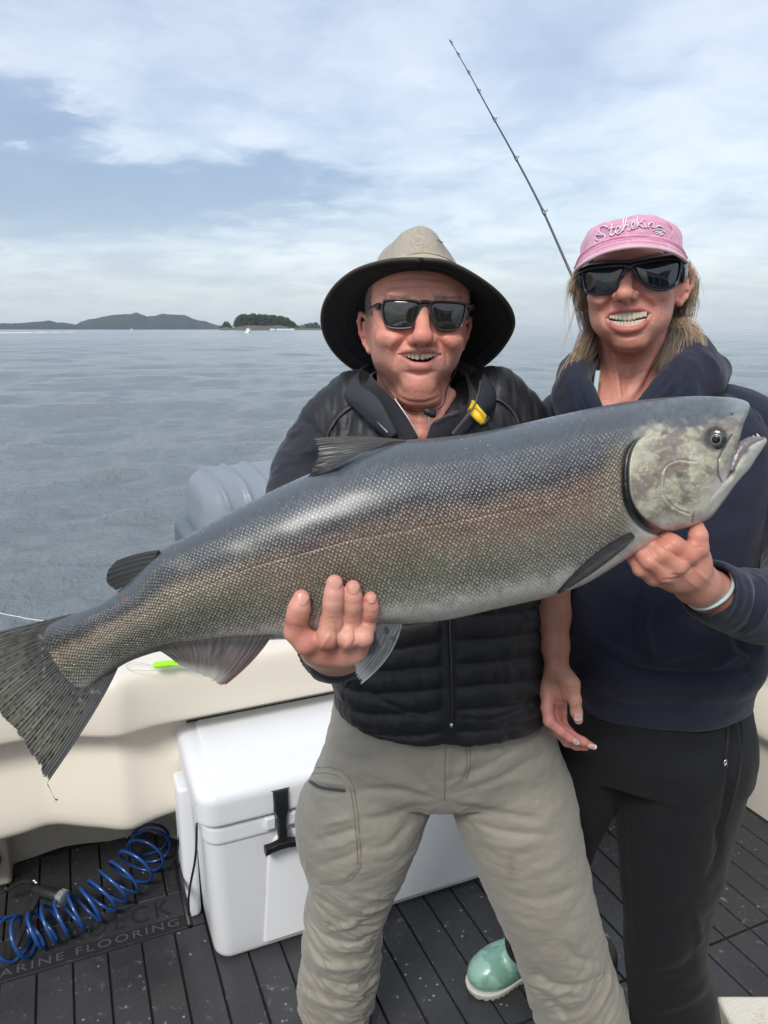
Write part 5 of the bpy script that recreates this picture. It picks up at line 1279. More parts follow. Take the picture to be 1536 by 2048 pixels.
    kn += [([(640, 1300), (652, 1280), (660, 1268)], 4, .0012), ([(690, 1302), (696, 1282)], 4, .001), ([(583, 1250), (600, 1256)], 2, -.0007), ([(672, 1250), (676, 1275), (672, 1298)], 3, -.0014), ([(708, 1255), (711, 1278), (702, 1298)], 3, -.0014)]
    V = px_disp(V, N, kn)
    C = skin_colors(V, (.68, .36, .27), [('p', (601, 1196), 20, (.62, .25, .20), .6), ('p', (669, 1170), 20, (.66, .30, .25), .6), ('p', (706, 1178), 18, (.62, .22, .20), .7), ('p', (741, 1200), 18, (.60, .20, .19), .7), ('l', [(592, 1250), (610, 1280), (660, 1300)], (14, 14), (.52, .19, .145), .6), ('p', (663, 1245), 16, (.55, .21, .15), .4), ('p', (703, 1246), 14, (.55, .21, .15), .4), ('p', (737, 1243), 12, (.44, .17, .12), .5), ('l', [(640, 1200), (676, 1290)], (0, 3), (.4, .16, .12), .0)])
    hand = (V, Q, C)
    # body under the clothes
    S = SDF(); S.chain(P3([(845, 880, 1.27), (870, 1100, 1.255), (885, 1350, 1.24), (890, 1480, 1.24)]), [.10, .12, .13, .12], .03)
    S.chain(P3([(700, 880, 1.28), (600, 1000, 1.23), (600, 1110, 1.16)]) + PD([(640, 1250, 1.06)]), [.045, .042, .038, .03], .02); S.chain(P3([(1010, 880, 1.28), (1065, 1050, 1.24), (1070, 1120, 1.10)]), [.045, .042, .036], .02)
    S.chain(P3([(1070, 1120, 1.10), (1045, 1130, .96)]), [.034, .026], .01).ell(U(1040, 1130, y=.93), (.03, .03, .04), .01)
    S.chain(P3([(800, 1500, 1.24), (715, 1750, 1.27), (675, 1980, 1.37)]), [.08, .058, .045], .03); S.chain(P3([(985, 1500, 1.24), (1085, 1800, 1.24), (1170, 2090, 1.30)]), [.08, .06, .045], .03)
    V, Q = S.mesh(.011); low = (V, Q, np.tile((.5, .26, .19), (len(V), 1)))
    parts = [head, hand, low]; VV, QQ = join([(p[0], p[1]) for p in parts]); CC = np.vstack([p[2] for p in parts])
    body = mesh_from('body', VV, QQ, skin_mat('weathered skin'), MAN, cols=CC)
    hb = bvh(body)
    nm = NT('fingernail'); nm.bsdf((.70, .36, .27), .38, 0, None, Coat_Weight=.12)
    for x, y, w, l, a in ((671, 1168, .0062, .0058, .03), (708, 1178, .0056, .0052, .0), (743, 1198, .0048, .0046, .0), (606, 1199, .0058, .0058, .25)): nail(hb, x, y, w, l, a, nm.m, MAN)
    # teeth
    T = [];
    for i, (px, w, hh) in enumerate(((803.4, .0036, .0050), (807.6, .0042, .0068), (812.8, .0048, .0086), (819, .0056, .0104), (826.4, .0064, .0122), (835, .0078, .0136), (845.6, .0078, .0136), (854.3, .0064, .0122), (861.4, .0054, .0102), (867.4, .0048, .0084), (872.4, .0042, .0066), (876.4, .0034, .0050))):
        x = (px - 840) * .00074; T.append((px, 702.6 + hh * 650, w, hh * .96, -.0885 + 8 * x * x))
    tv, tq = teeth(fr, T); tm = NT('teeth'); tm.bsdf(tm.mix(tm.noise(160, tm.coord(), 3), (.58, .51, .39), (.72, .65, .52)), .2, 0, None, Subsurface_Weight=.1, Subsurface_Radius=(.003, .002, .001), Coat_Weight=.4)
    to = mesh_from('teeth', tv, tq, tm.m, MAN); to['kind'] = 'stuff'
    S = SDF(); S.ell(f(839, 727, -.066), (.020, .022, .0055), .004, M); tv, tq = S.mesh(.0012); tg = NT('tongue'); tg.bsdf((.45, .12, .11), .35, 0, None); mesh_from('tongue', tv, tq, tg.m, MAN)
    # hair stubble behind the temples
    grey = NT('short grey hair'); grey.bsdf((.23, .21, .19), .7)
    rng = random.Random(3); mb = MB(); hv, hq = head[0], head[1]; hn = vnormals(hv, hq); lo_ = fr.inv(hv); hp = project(hv)
    reg = (np.abs(lo_[:, 0]) > .058) & (lo_[:, 1] > -.050) & (lo_[:, 1] < .08) & (lo_[:, 2] > -.004) & (lo_[:, 2] < .060)
    brow = (((hp[:, 0] > 772) & (hp[:, 0] < 824) & (np.abs(hp[:, 1] - 594 - (hp[:, 0] - 800) * .02) < 3.5)) | ((hp[:, 0] > 868) & (hp[:, 0] < 922) & (np.abs(hp[:, 1] - 596) < 3.5))) & (lo_[:, 1] < -.05)
    ids = np.nonzero(reg)[0]; ids = [ids[rng.randrange(len(ids))] for _ in range(5200)]; bi_ = np.nonzero(brow)[0]; ids += [bi_[rng.randrange(len(bi_))] for _ in range(130)] if len(bi_) else []
    for n_, k in enumerate(ids):
        p = hv[k]; s = 1 if lo_[k, 0] > 0 else -1; q = p + hn[k] * rng.uniform(.0012, .0028) + fr.M @ (np.array([s * .001, .005, -.006]) if n_ < 5200 else np.array([s * .005, .001, .001])) * rng.uniform(.4, 1.0); w_ = fr.M @ np.array([0, .0004, .0003])
        mb.add([p - w_, p + w_, q], [(0, 1, 2)])
    ho = mb.build('hair', grey.m, MAN); ho['kind'] = 'stuff'

    # ---- sunglasses
    fm = NT('dark olive frame'); fm.bsdf((.045, .038, .034), .32, .2, None, Coat_Weight=.3)
    lm = NT('smoked lens'); lm.bsdf((.020, .019, .017), .04, .0, None, Specular_IOR_Level=.6, Coat_Weight=.6, Coat_Roughness=.02, Coat_IOR=1.5)
    lyf = lambda x: -.1030 + 3.4 * ((x - 846) * .00074) ** 2
    LL = [(769, 602), (792, 600), (826, 602), (839, 608), (837, 622), (827, 648), (818, 655), (792, 656), (776, 652), (769, 642), (765, 618)]
    RL = [(862, 608), (873, 604), (906, 605), (929, 609), (931, 620), (924, 648), (912, 658), (886, 659), (875, 655), (866, 640), (861, 620)]
    G = bpy.data.objects.new('sunglasses', None); COL.objects.link(G); G.parent = MAN
    for L in (LL, RL):
        lens_obj('lens', fr, L, lyf, lm.m, G)
        P = catmull([(a, b, 0) for a, b in L + [L[0]]], 60)[:-1]; c = P.mean(0); rim = [px_on(fr, *(c[:2] + (p[:2] - c[:2]) * 1.03), lyf(p[0]) - .0006) for p in P]
        tube('rim', rim, .00155, fm.m, G, 8, closed=True)
    br = [(838, 606), (845, 603), (855, 603), (863, 606)]; tube('bridge', [px_on(fr, x, y, lyf(x) - .001) for x, y in br], [.0042, .0036, .0036, .0042], fm.m, G, 8, 14, flat=.6)
    tube('bridge', [px_on(fr, x, y + 10, lyf(x) + .001) for x, y in ((837, 610), (846, 600), (854, 600), (863, 610))], .0022, fm.m, G, 8, 14)
    for sx, pts in ((-1, [(766, 607, lyf(766)), (757, 609, -.070), (740, 618, -.030), (729, 627, .012)]), (1, [(931, 612, lyf(931)), (939, 610, -.066), (944, 614, -.025), (945, 620, .012)])):
        tube('temple', [px_on(fr, *p) for p in pts], [.0058, .0062, .0045, .003], fm.m, G, 8, 20, flat=.35)
        x, y = (759, 612) if sx < 0 else (937, 613)
        tube('hinge', [px_on(fr, x, y, lyf(x) * .9), px_on(fr, x + sx * 3, y + 4, -.055)], [.005, .004], fm.m, G, 8)

    # ---- hat
    H = bpy.data.objects.new('sun_hat', None); COL.objects.link(H); H.parent = MAN
    outer = P3([(836, 519, 1.075), (770, 523, 1.105), (705, 545, 1.15), (662, 585, 1.20), (645, 632, 1.25), (655, 680, 1.30), (688, 722, 1.345), (735, 747, 1.38), (832, 757, 1.40), (935, 745, 1.385), (985, 715, 1.345), (1018, 672, 1.29), (1026, 638, 1.24), (1008, 600, 1.185), (965, 562, 1.13), (900, 527, 1.09)])
    A = catmull(outer[-2:] + outer + outer[:3], 20 * 21)[40:-40]; 
    ns_ = 160; Aarc = np.concatenate([[0], np.cumsum(np.linalg.norm(np.diff(A, axis=0), axis=1))]); A = np.stack([np.interp(np.linspace(0, Aarc[-1], ns_, endpoint=False), Aarc, A[:, k]) for k in range(3)], 1)
    hc = fr(0, .012, .016); tilt = R(27)
    def ringpt(dirxy, rx, ry, z):   # hat plane tilted back
        x, y = dirxy; q = np.array([x * rx, y * ry * math.cos(tilt) + z * math.sin(tilt) * 1.0, -y * ry * math.sin(tilt) + z * math.cos(tilt)]); return hc + q
    inner = []
    for p in A:
        d = (p - hc)[:2]; d = d / np.array([.15, .16]); d /= np.linalg.norm(d); inner.append(ringpt(d, .081, .101, 0))
    inner = np.array(inner); nr = 14; V = []
    for i in range(nr):
        w = i / (nr - 1); mid = inner * (1 - w) + A * w; mid[:, 2] += -.003 * math.sin(w * math.pi) ; mid += .0012 * np.sin(np.linspace(0, 40, ns_))[:, None] * w * np.array([0, 0, 1]); V.append(mid)
    V = np.array(V).reshape(-1, 3); Fb = grid_faces(nr, ns_, True)
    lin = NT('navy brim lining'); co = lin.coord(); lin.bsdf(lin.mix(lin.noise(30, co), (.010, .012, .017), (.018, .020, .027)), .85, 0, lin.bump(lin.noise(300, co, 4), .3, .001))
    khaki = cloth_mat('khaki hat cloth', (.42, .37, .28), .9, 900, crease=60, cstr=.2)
    Nn = vnormals(V, Fb); up = Nn if Nn[:, 2].mean() > 0 else -Nn
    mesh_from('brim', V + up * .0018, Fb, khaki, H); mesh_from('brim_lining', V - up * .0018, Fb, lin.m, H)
    tube('brim_binding', np.array(A), .0038, simple('brown brim binding', (.060, .048, .038), .7, bscale=400), H, 10, closed=True, flat=.8)
    for w in (.25, .5, .75):   # stitched rings under the brim
        L = inner * (1 - w) + A * w; L[:, 2] += -.003 * math.sin(w * math.pi); tube('brim_stitching', L - up[:ns_] * .0022, .0006, simple('brim thread', (.03, .032, .04), .8) if w < .3 else bpy.data.materials['brim thread'], H, 4, closed=True)
    hm = NT('khaki hat mesh'); co = hm.coord(); v = hm.n('TexVoronoi', None, Vector=co, Scale=560.0, Randomness=.15)
    holes = hm.ramp(v.outputs['Distance'], [(.0, 1.0), (.30, 1.0), (.42, 0.0)])
    hm.bsdf(hm.mix(holes, (.46, .41, .33), (.13, .115, .09)), .85, 0, hm.bump(hm.math('SUBTRACT', 1.0, holes), .7, .0008))
    ths = np.linspace(0, 2 * math.pi, 96, endpoint=False); rings = []
    prof = [(0, 1.0, 1.0), (.013, .99, 1.0), (.032, .955, .975), (.053, .885, .93), (.073, .78, .85), (.088, .65, .74), (.098, .50, .58), (.103, .36, .42), (.1035, .18, .2), (.102, .02, .02)]
    for z, a, b in catmull(prof, 34):
        row = []
        for t in ths:
            dx, dy = math.sin(t), -math.cos(t); dent = .016 * math.exp(-(dx * a / .35) ** 2) * max(0, z - .075) / .05; pinch = 1 - .13 * math.exp(-((abs(dx) - .75) / .35) ** 2) * math.exp(-((dy + .6) / .5) ** 2) * min(1, z / .05)
            row.append(ringpt((dx * pinch, dy * pinch), .082 * a, .103 * b, z - dent * .8 + .004 * math.sin(t * 3 + 1) * z / .1))
        rings.append(row)
    V = np.array(rings).reshape(-1, 3); Fc = grid_faces(len(rings), 96, True); N = vnormals(V, Fc)
    V = V + N * (.0018 * fbm(V * 28, 3))[:, None]
    cr = mesh_from('crown', V, Fc, hm.m, H)
    bandm = khaki; rr = []
    for z, g in ((-.002, 1.02), (.008, 1.03), (.016, 1.025), (.020, 1.0)):
        rr.append([ringpt((math.sin(t), -math.cos(t)), .0825 * g, .1035 * g, z + .006 * (1 + math.cos(t * 2)) * .5) for t in ths])
    mesh_from('hat_band', np.array(rr).reshape(-1, 3), grid_faces(4, 96, True), bandm, H)
    # swept cloth side panel of the crown
    hb2 = bvh(cr); seam('crown_seam', hb2, [(806, 512), (830, 504), (860, 505), (890, 515), (908, 526)], .0016, khaki, H, .0004, 40)
    L1 = castline(hb2, [(815, 511), (840, 507), (870, 510), (895, 520)], 24, .0012)
    if len(L1) > 4: tube('crown_fold', L1, .0045, khaki, H, 8, flat=.4)
    seam('crown_seam', hb2, [(872, 478), (890, 490), (905, 507), (913, 524)], .0016, khaki, H, .0004, 30)
    # chin cord with toggle
    cord = simple('tan chin cord', (.30, .22, .17), .8); blk = simple('black toggle', (.015, .015, .016), .5)
    tube('chin_cord', [f(742, 700, .0), f(748, 730, -.012), f(764, 762, -.020), f(784, 790, -.040), U(806, 815, y=1.165), U(835, 820, y=1.15), U(856, 824, y=1.148)], .0008, blk, H, 6, 60)
    tube('chin_cord', [f(920, 700, .0), f(912, 740, -.012), f(894, 778, -.035), U(885, 812, y=1.165), U(858, 824, y=1.148)], .0008, blk, H, 6, 40)
    tube('chin_cord', [U(857, 826, y=1.146), U(859, 848, y=1.142), U(858, 880, y=1.14)], .0022, cord, H, 6, 16)
    MB().tube([U(848, 822, y=1.144), U(852, 822, y=1.144), U(868, 829, y=1.144), U(872, 830, y=1.144)], [.0045, .0058, .0058, .004], 12).build('toggle', blk, H)

    # ---- vest
    vm = NT('black quilted nylon'); co = vm.coord(); wr = vm.noise(46, vm.mapping(co, (1, 1, 2.2)), 7, .62, .6)
    vm.bsdf(vm.mix(vm.noise(14, co, 4), (.0065, .0070, .0088), (.0125, .013, .016)), vm.math('ADD', .42, vm.math('MULTIPLY', wr, .2)), 0, vm.bump(vm.math('ADD', wr, vm.math('MULTIPLY', vm.noise(420, co, 2), .06)), .45, .0022), Sheen_Weight=.04)
    VEST = [(785, 745, 935, 1.285, .075), (812, 690, 1000, 1.285, .095), (850, 648, 1046, 1.285, .115), (930, 636, 1060, 1.275, .130), (1050, 646, 1075, 1.255, .138), (1180, 655, 1086, 1.238, .146), (1300, 662, 1092, 1.228, .150), (1370, 670, 1094, 1.226, .150), (1404, 676, 1092, 1.226, .146)]
    S = SDF(); stack(S, VEST, .02)
    for pts, rr in (([(716, 812, 1.28), (660, 850, 1.28)], (.060, .052)), ([(985, 806, 1.28), (1035, 840, 1.28)], (.060, .052))): S.chain(P3(pts), rr, .03)
    S.chain([fr(0, .03, -.10), U(838, 850, y=1.24)], [.070, .064], .006, True)
    V, Q = S.mesh(.0036); N = vnormals(V, Q); V = relax(V, Q, 2)
    z = V[:, 2]; pr = project(V); side = np.where(pr[:, 0] < 895, 1, -1)
    ang = np.arctan2(V[:, 0] - .09, -(V[:, 1] - 1.235))
    warp = .010 * np.sin(ang * 2.2 + 1.0) + .012 * np.where(side < 0, 1, .2) * (pr[:, 0] - 895) / 200 + .003 * fbm(V * 9, 2)
    ph = (z - warp + .006 * np.abs(ang)) / .0375; puff = np.abs(np.sin(ph * math.pi)) ** .55; low = sstep(1.20, 1.12, z)
    D = .0075 * (puff - .6) * low
    zp = np.abs(pr[:, 0] - 896 - (pr[:, 1] - 1250) * .02); front = V[:, 1] < 1.23
    D = np.where(front, D * sstep(8, 26, zp) , D) 
    D += .0022 * fbm(V * np.array([38, 38, 15]), 3, .6) * low * (.4 + .6 * puff)
    # vertical gathers at the chest and shoulders
    up_ = 1 - low; D += up_ * .0030 * (1 - np.abs(fbm(np.column_stack([V[:, 0] * 26, V[:, 1] * 9, V[:, 2] * 5]), 3, .55)) * 1.6)
    V = V + N * D[:, None]; N = vnormals(V, Q)
    V = px_disp(V, N, [([(718, 806), (690, 820), (664, 850), (650, 880)], 4, .004), ([(985, 790), (1010, 806), (1030, 828), (1040, 850)], 4, .004), ([(700, 832), (694, 870)], 5, -.004), ([(725, 836), (722, 872)], 5, -.003), ([(676, 850), (666, 880)], 5, -.003), ([(965, 830), (985, 860)], 5, -.003), ([(896, 1200), (897, 1330), (900, 1455)], 9, .003), ([(883, 1200), (884, 1450)], 3, -.003), ([(910, 1200), (912, 1450)], 3, -.003),
        ([(690, 1355), (760, 1400), (830, 1428), (885, 1436)], 4, -.0035), ([(915, 1436), (980, 1440), (1040, 1418), (1085, 1388)], 4, -.0035)])
    vest = mesh_from('quilted_vest', V, Q, vm.m, MAN); vb = bvh(vest)
    zm = simple('black zip tape', (.012, .012, .014), .6); zt = simple('zip teeth', (.10, .10, .11), .35, .8); sil = simple('zip puller steel', (.55, .56, .58), .25, 1.0)
    seam('front_zip', vb, [(893, 1195), (895, 1300), (901, 1452)], .0024, zm, vest, .001, 60)
    seam('zip_teeth', vb, [(898, 1195), (900, 1300), (904, 1448)], .0011, zt, vest, .0026, 60)
    p, n = cast(vb, 902, 1444, .003)
    if p is not None: MB().tube([p, p - BZ * .008], [.003, .0022], 8).build('zip_puller', sil, vest)
    seam('pocket_zip', vb, [(708, 1338), (700, 1352), (692, 1374)], .0016, zt, vest, .0012, 14); seam('hem_cord', vb, [(1044, 1208), (1046, 1222), (1045, 1236)], .0008, zt, vest, .002, 8)
    for pts in ([(722, 805), (690, 822), (664, 852), (652, 882)], [(980, 792), (1008, 806), (1030, 830), (1038, 852)]): seam('shoulder_piping', vb, pts, .0022, simple('brown grey piping', (.055, .045, .045), .5) if pts[0][0] == 722 else bpy.data.materials['brown grey piping'], vest, .001)
    # collars: shells swept round the neck
    def collar(name, top, bot, mat, thick, n=90, parent=MAN, bulge=.006):
        T = catmull(P3(top), n); Bt = catmull(P3(bot), n); V = []; nw = 12
        for i in range(nw):
            w = i / (nw - 1); V.append(T * (1 - w) + Bt * w)
        V = np.array(V).reshape(-1, 3); Fc = grid_faces(nw, n); c = np.array([.058, 1.265]); o = V[:, :2] - c; o /= np.linalg.norm(o, axis=1)[:, None]; w = np.repeat(np.linspace(0, 1, nw), n)
        V[:, :2] += o * (bulge * np.sin(w * math.pi))[:, None]; V += (.0022 * fbm(V * 26, 3))[:, None] * np.column_stack([o, np.zeros(len(o))])
        ob = mesh_from(name, V, Fc, mat, parent); s = ob.modifiers.new('solid', 'SOLIDIFY'); s.thickness = thick; s.offset = 0; s2 = ob.modifiers.new('sub', 'SUBSURF'); s2.levels = s2.render_levels = 1; return ob
    shirt = cloth_mat('dark navy fleece', (.012, .014, .020), .9, 500, crease=200, cstr=.3, cdist=.001)
    col_m = NT('charcoal collar cloth'); co = col_m.coord(); col_m.bsdf(col_m.mix(col_m.noise(20, co), (.020, .023, .030), (.032, .036, .045)), .7, 0, col_m.bump(col_m.noise(80, co, 5), .3, .002))
    collar('vest_collar', [(796, 868, 1.135), (760, 800, 1.15), (722, 766, 1.20), (728, 735, 1.29), (780, 720, 1.36), (850, 716, 1.37), (920, 720, 1.36), (962, 738, 1.29), (960, 765, 1.20), (952, 800, 1.155), (900, 868, 1.135)],
           [(780, 880, 1.145), (735, 840, 1.165), (694, 800, 1.215), (690, 790, 1.29), (760, 780, 1.375), (850, 780, 1.39), (940, 780, 1.375), (1002, 790, 1.29), (990, 810, 1.22), (962, 838, 1.17), (912, 885, 1.145)], col_m.m, .0065)
    collar('shirt_collar', [(838, 876, 1.13), (812, 832, 1.150), (786, 796, 1.168), (758, 768, 1.20), (745, 748, 1.27), (780, 735, 1.335), (850, 732, 1.345), (915, 738, 1.32), (932, 755, 1.26), (938, 800, 1.190), (912, 826, 1.155), (868, 842, 1.142), (852, 876, 1.13)],
           [(800, 890, 1.145), (765, 860, 1.165), (740, 830, 1.19), (722, 800, 1.225), (715, 790, 1.29), (770, 780, 1.355), (850, 780, 1.37), (930, 780, 1.345), (965, 800, 1.275), (958, 845, 1.205), (925, 872, 1.170), (890, 885, 1.150), (868, 892, 1.145)], shirt, .004)
    # zip edges on both collars
    def beads(name, pts, rad, mat, n): 
        P = catmull(P3(pts), n); mb = MB()
        for i in range(n - 1): 
            T = P[i + 1] - P[i]; mb.tube([P[i], P[i] + T * .55], rad, 5)
        o = mb.build(name, mat, MAN, smooth=False); o['kind'] = 'stuff'; return o
    beads('collar_zip', [(790, 798, 1.160), (815, 834, 1.143), (840, 874, 1.124)], .0013, simple('brass grey zip', (.28, .26, .24), .35, .7), 34)
    beads('collar_zip', [(916, 822, 1.148), (890, 832, 1.138), (870, 845, 1.134)], .0013, bpy.data.materials['brass grey zip'], 22)
    beads('vest_zip', [(961, 762, 1.188), (956, 790, 1.155), (942, 822, 1.137), (905, 868, 1.126)], .0017, bpy.data.materials['brass grey zip'], 48)
    beads('vest_zip', [(722, 800, 1.185), (745, 832, 1.150), (776, 866, 1.132)], .0013, zt, 34)
    seam('chest_zip_tape', vb, [(716, 800), (742, 838), (778, 874)], .003, zm, MAN, .003, 20)
    # yellow tab on the right shoulder of the vest
    ym = NT('yellow buoyancy tab'); ym.bsdf(ym.mix(ym.noise(30, ym.coord()), (.80, .50, .01), (.90, .60, .03)), .45)
    a, b, c_, d_ = (948, 800), (938, 824), (966, 852), (978, 836); V = []
    for i in range(8):
        for j in range(14):
            u, v_ = i / 7, j / 13; x = (a[0] * (1 - u) + b[0] * u) * (1 - v_) + (d_[0] * (1 - u) + c_[0] * u) * v_; y = (a[1] * (1 - u) + b[1] * u) * (1 - v_) + (d_[1] * (1 - u) + c_[1] * u) * v_
            V.append(U(x, y, y=1.155 - .010 * math.sin(v_ * 3.1) - .012 * v_ + .002 * math.sin(u * 6)))
    tb = mesh_from('yellow_tab', np.array(V), grid_faces(8, 14), ym.m, vest); s = tb.modifiers.new('s', 'SOLIDIFY'); s.thickness = .004
    MB().tube([U(958, 852, y=1.138), U(970, 848, y=1.136), U(978, 832, y=1.138)], .0035, 8).build('tab_buckle', simple('black buckle', (.012, .012, .013), .35), vest)
    tube('tab_stitching', [U(946, 813, y=1.142), U(960, 824, y=1.134), U(972, 842, y=1.131)], .0007, simple('amber stitching', (.5, .3, .01), .6), vest, 5, 16)
    # ---- sleeves
    S = SDF(); S.chain(P3([(668, 862, 1.285), (625, 925, 1.265), (604, 985, 1.235), (600, 1080, 1.17)]), [.060, .058, .056, .052], .02, res=14)
    S.chain([U(600, 1080, y=1.17)] + PD([(628, 1180, 1.10), (655, 1270, .99), (672, 1303, .918)]), [.052, .050, .042, .038], .02, res=12)
    S.chain(P3([(1030, 860, 1.285), (1062, 960, 1.26), (1080, 1060, 1.20)]), [.060, .056, .052], .02, res=10); S.chain(P3([(1080, 1060, 1.20), (1060, 1110, 1.08), (1048, 1135, .99)]), [.052, .044, .038], .02, res=10)
    V, Q = S.mesh(.0036); N = vnormals(V, Q); V = V + N * (.004 * (1 - np.abs(fbm(V * np.array([14, 14, 24]), 3, .5)) * 1.8))[:, None]
    N = vnormals(V, Q); V = px_disp(V, N, [([(648, 845), (622, 880), (605, 900)], 3, -.002), ([(624, 1300), (650, 1322), (690, 1330)], 3, -.002), ([(618, 1310), (648, 1334), (700, 1342)], 3, .002)])
    mesh_from('sleeves', V, Q, cloth_mat('navy sleeve cloth', (.011, .013, .021), .8, 700, crease=60), MAN)
    # ---- trousers
    S = SDF(); stack(S, [(1340, 680, 1085, 1.235, .125), (1400, 668, 1092, 1.235, .128), (1480, 652, 1112, 1.235, .128), (1535, 642, 1126, 1.235, .115), (1560, 655, 1120, 1.24, .10)], .02)
    P, r = leg_chain([(1500, 660, 870, 1.235), (1600, 614, 860, 1.240), (1700, 606, 822, 1.250), (1760, 618, 790, 1.260), (1850, 613, 762, 1.285), (1930, 606, 756, 1.325), (1985, 600, 745, 1.35), (2012, 606, 738, 1.365), (2032, 628, 712, 1.375)]); S.chain(P, r, .012, res=30)
    P, r = leg_chain([(1500, 890, 1105, 1.235), (1600, 903, 1148, 1.235), (1700, 946, 1166, 1.225), (1800, 990, 1188, 1.225), (1900, 1033, 1212, 1.245), (2000, 1066, 1240, 1.275), (2090, 1090, 1262, 1.30), (2130, 1110, 1240, 1.31)]); S.chain(P, r, .012, res=30)
    S.ell(U(624, 1650, y=1.23), (.030, .050, .075), .03)                    # bulging cargo pocket
    S.ell(U(735, 1945, y=1.31), (.016, .02, .03), .012)
    V, Q = S.mesh(.0036); V = relax(V, Q, 1); N = vnormals(V, Q); pr = project(V)
    # folds: radiating from the crotch, stacked at knee and ankle
    dc = np.array([890, 1600.]); rel_ = pr[:, :2] - dc; rr_ = np.linalg.norm(rel_, axis=1); th_ = np.arctan2(rel_[:, 1], rel_[:, 0])
    D = .0016 * sstep(330, 40, rr_) * np.sin(th_ * 11 + 1.5 * fbm(V * 12, 2)) * sstep(10, 60, rr_) * (pr[:, 1] < 1800)
    lowL = sstep(1740, 1860, pr[:, 1]) * (pr[:, 0] < 860); D += lowL * .0062 * (1 - 2.0 * np.abs(fbm(np.column_stack([V[:, 0] * 9, V[:, 1] * 9, V[:, 2] * 19 + V[:, 0] * 12]), 3, .5)))
    lowR = sstep(1880, 1990, pr[:, 1]) * (pr[:, 0] > 860); D += lowR * .006 * (1 - 2.0 * np.abs(fbm(np.column_stack([V[:, 0] * 10, V[:, 1] * 8, V[:, 2] * 12 - V[:, 0] * 10]), 3, .5)))
    D += .0022 * fbm(V * np.array([16, 16, 26]), 4, .55)
    V = V + N * D[:, None]; N = vnormals(V, Q)
    pocket = [(622, 1552), (645, 1540), (690, 1545), (712, 1575), (722, 1640), (722, 1735), (690, 1765), (640, 1768), (606, 1740), (600, 1640)]
    dd, _ = polydist(pr[:, :2], pocket + [pocket[0]]); ins = px_mask(V, N, pocket); V = V + N * (.0035 * sstep(0, 9, np.where(ins, dd, 0)))[:, None]
    V = px_disp(V, N, [([(622, 1568), (650, 1580), (690, 1584)], 6, -.008), ([(622, 1556), (650, 1564), (692, 1569)], 4, .003), ([(893, 1470), (890, 1530), (889, 1600)], 3, -.002), ([(898, 1470), (895, 1530)], 3, .002), ([(640, 1650), (680, 1640), (712, 1632)], 7, .004), ([(630, 1680), (680, 1668), (715, 1655)], 6, -.004), ([(630, 1700), (680, 1690), (720, 1672)], 7, .003), ([(640, 1730), (690, 1715), (740, 1690)], 7, -.003),
        ([(700, 1583), (780, 1580), (850, 1590)], 8, -.004), ([(720, 1640), (790, 1630), (850, 1600)], 9, -.004), ([(730, 1700), (780, 1690), (820, 1640)], 8, -.0035), ([(910, 1610), (980, 1625), (1080, 1640)], 8, -.004), ([(910, 1590), (1000, 1560), (1080, 1510)], 9, -.005), ([(900, 1560), (960, 1540), (1050, 1490)], 8, -.004), ([(930, 1640), (1010, 1665), (1100, 1672)], 8, -.004),
        ([(622, 1790), (650, 1830), (655, 1860)], 7, .007), ([(612, 1830), (640, 1870), (700, 1890), (745, 1870)], 7, -.008), ([(618, 1900), (650, 1930), (720, 1930), (752, 1900)], 8, .008), ([(610, 1930), (640, 1960), (700, 1975), (745, 1950)], 7, -.008), ([(610, 1985), (650, 2005), (700, 2010), (740, 1985)], 7, .006), ([(640, 1800), (690, 1830), (740, 1850)], 7, -.006), ([(650, 1860), (700, 1850), (752, 1820)], 6, .005),
        ([(1060, 1930), (1100, 1970), (1160, 1975), (1215, 1950)], 8, -.008), ([(1130, 1890), (1160, 1920), (1205, 1925)], 8, -.006), ([(1190, 1850), (1210, 1880), (1215, 1910)], 6, .006), ([(1080, 1990), (1120, 2020), (1140, 2048)], 8, -.006), ([(1010, 1790), (1080, 1800), (1170, 1770)], 10, -.003)])
    C = np.tile((.30, .277, .23), (len(V), 1)); N = vnormals(V, Q); op_ = px_mask(V, N, [(622, 1560), (650, 1572), (691, 1577), (691, 1590), (655, 1588), (632, 1580)]); C[op_] = C[op_]
    st = gauss(np.hypot((pr[:, 0] - 1022) / 8, (pr[:, 1] - 1735) / 22), 1)[:, None] * .45 + gauss(np.hypot((pr[:, 0] - 1045) / 25, (pr[:, 1] - 1700) / 14), 1)[:, None] * .25; C = C * (1 - st) + np.array([.17, .125, .08]) * st
    tm_ = cloth_mat('khaki trouser cloth', None, .82, 1100, attr=True, var=.10, crease=48, cstr=.5, cdist=.003, fleck=(700, .60, .25, (.30, .28, .25)))
    tr = mesh_from('trousers', V, Q, tm_, MAN, cols=C); tbv = bvh(tr); thr = simple('trouser stitching', (.20, .182, .148), .9); seam('pocket_opening', tbv, [(623, 1563), (640, 1573), (665, 1578), (691, 1581)], .0075, simple('grey pocket lining', (.055, .065, .07), .8), tr, -.001, 24, 8, .35)
    for pts in ([(628, 1536), (655, 1534), (684, 1542), (704, 1566), (712, 1600), (718, 1660), (722, 1730), (705, 1755)], [(624, 1548), (652, 1546), (680, 1553)], [(700, 1572), (706, 1610), (712, 1670), (716, 1728)], [(640, 1767), (680, 1768), (706, 1756)], [(893, 1468), (890, 1530), (889, 1600)], [(930, 1468), (934, 1520), (926, 1555), (900, 1572)], [(937, 1468), (941, 1522), (932, 1560)], [(668, 1402), (690, 1416), (742, 1428)], [(742, 1428), (745, 1440)], [(672, 1396), (700, 1408), (744, 1420)]):
        seam('stitching', tbv, pts, .0007, thr, tr, .0003, 40, 5)
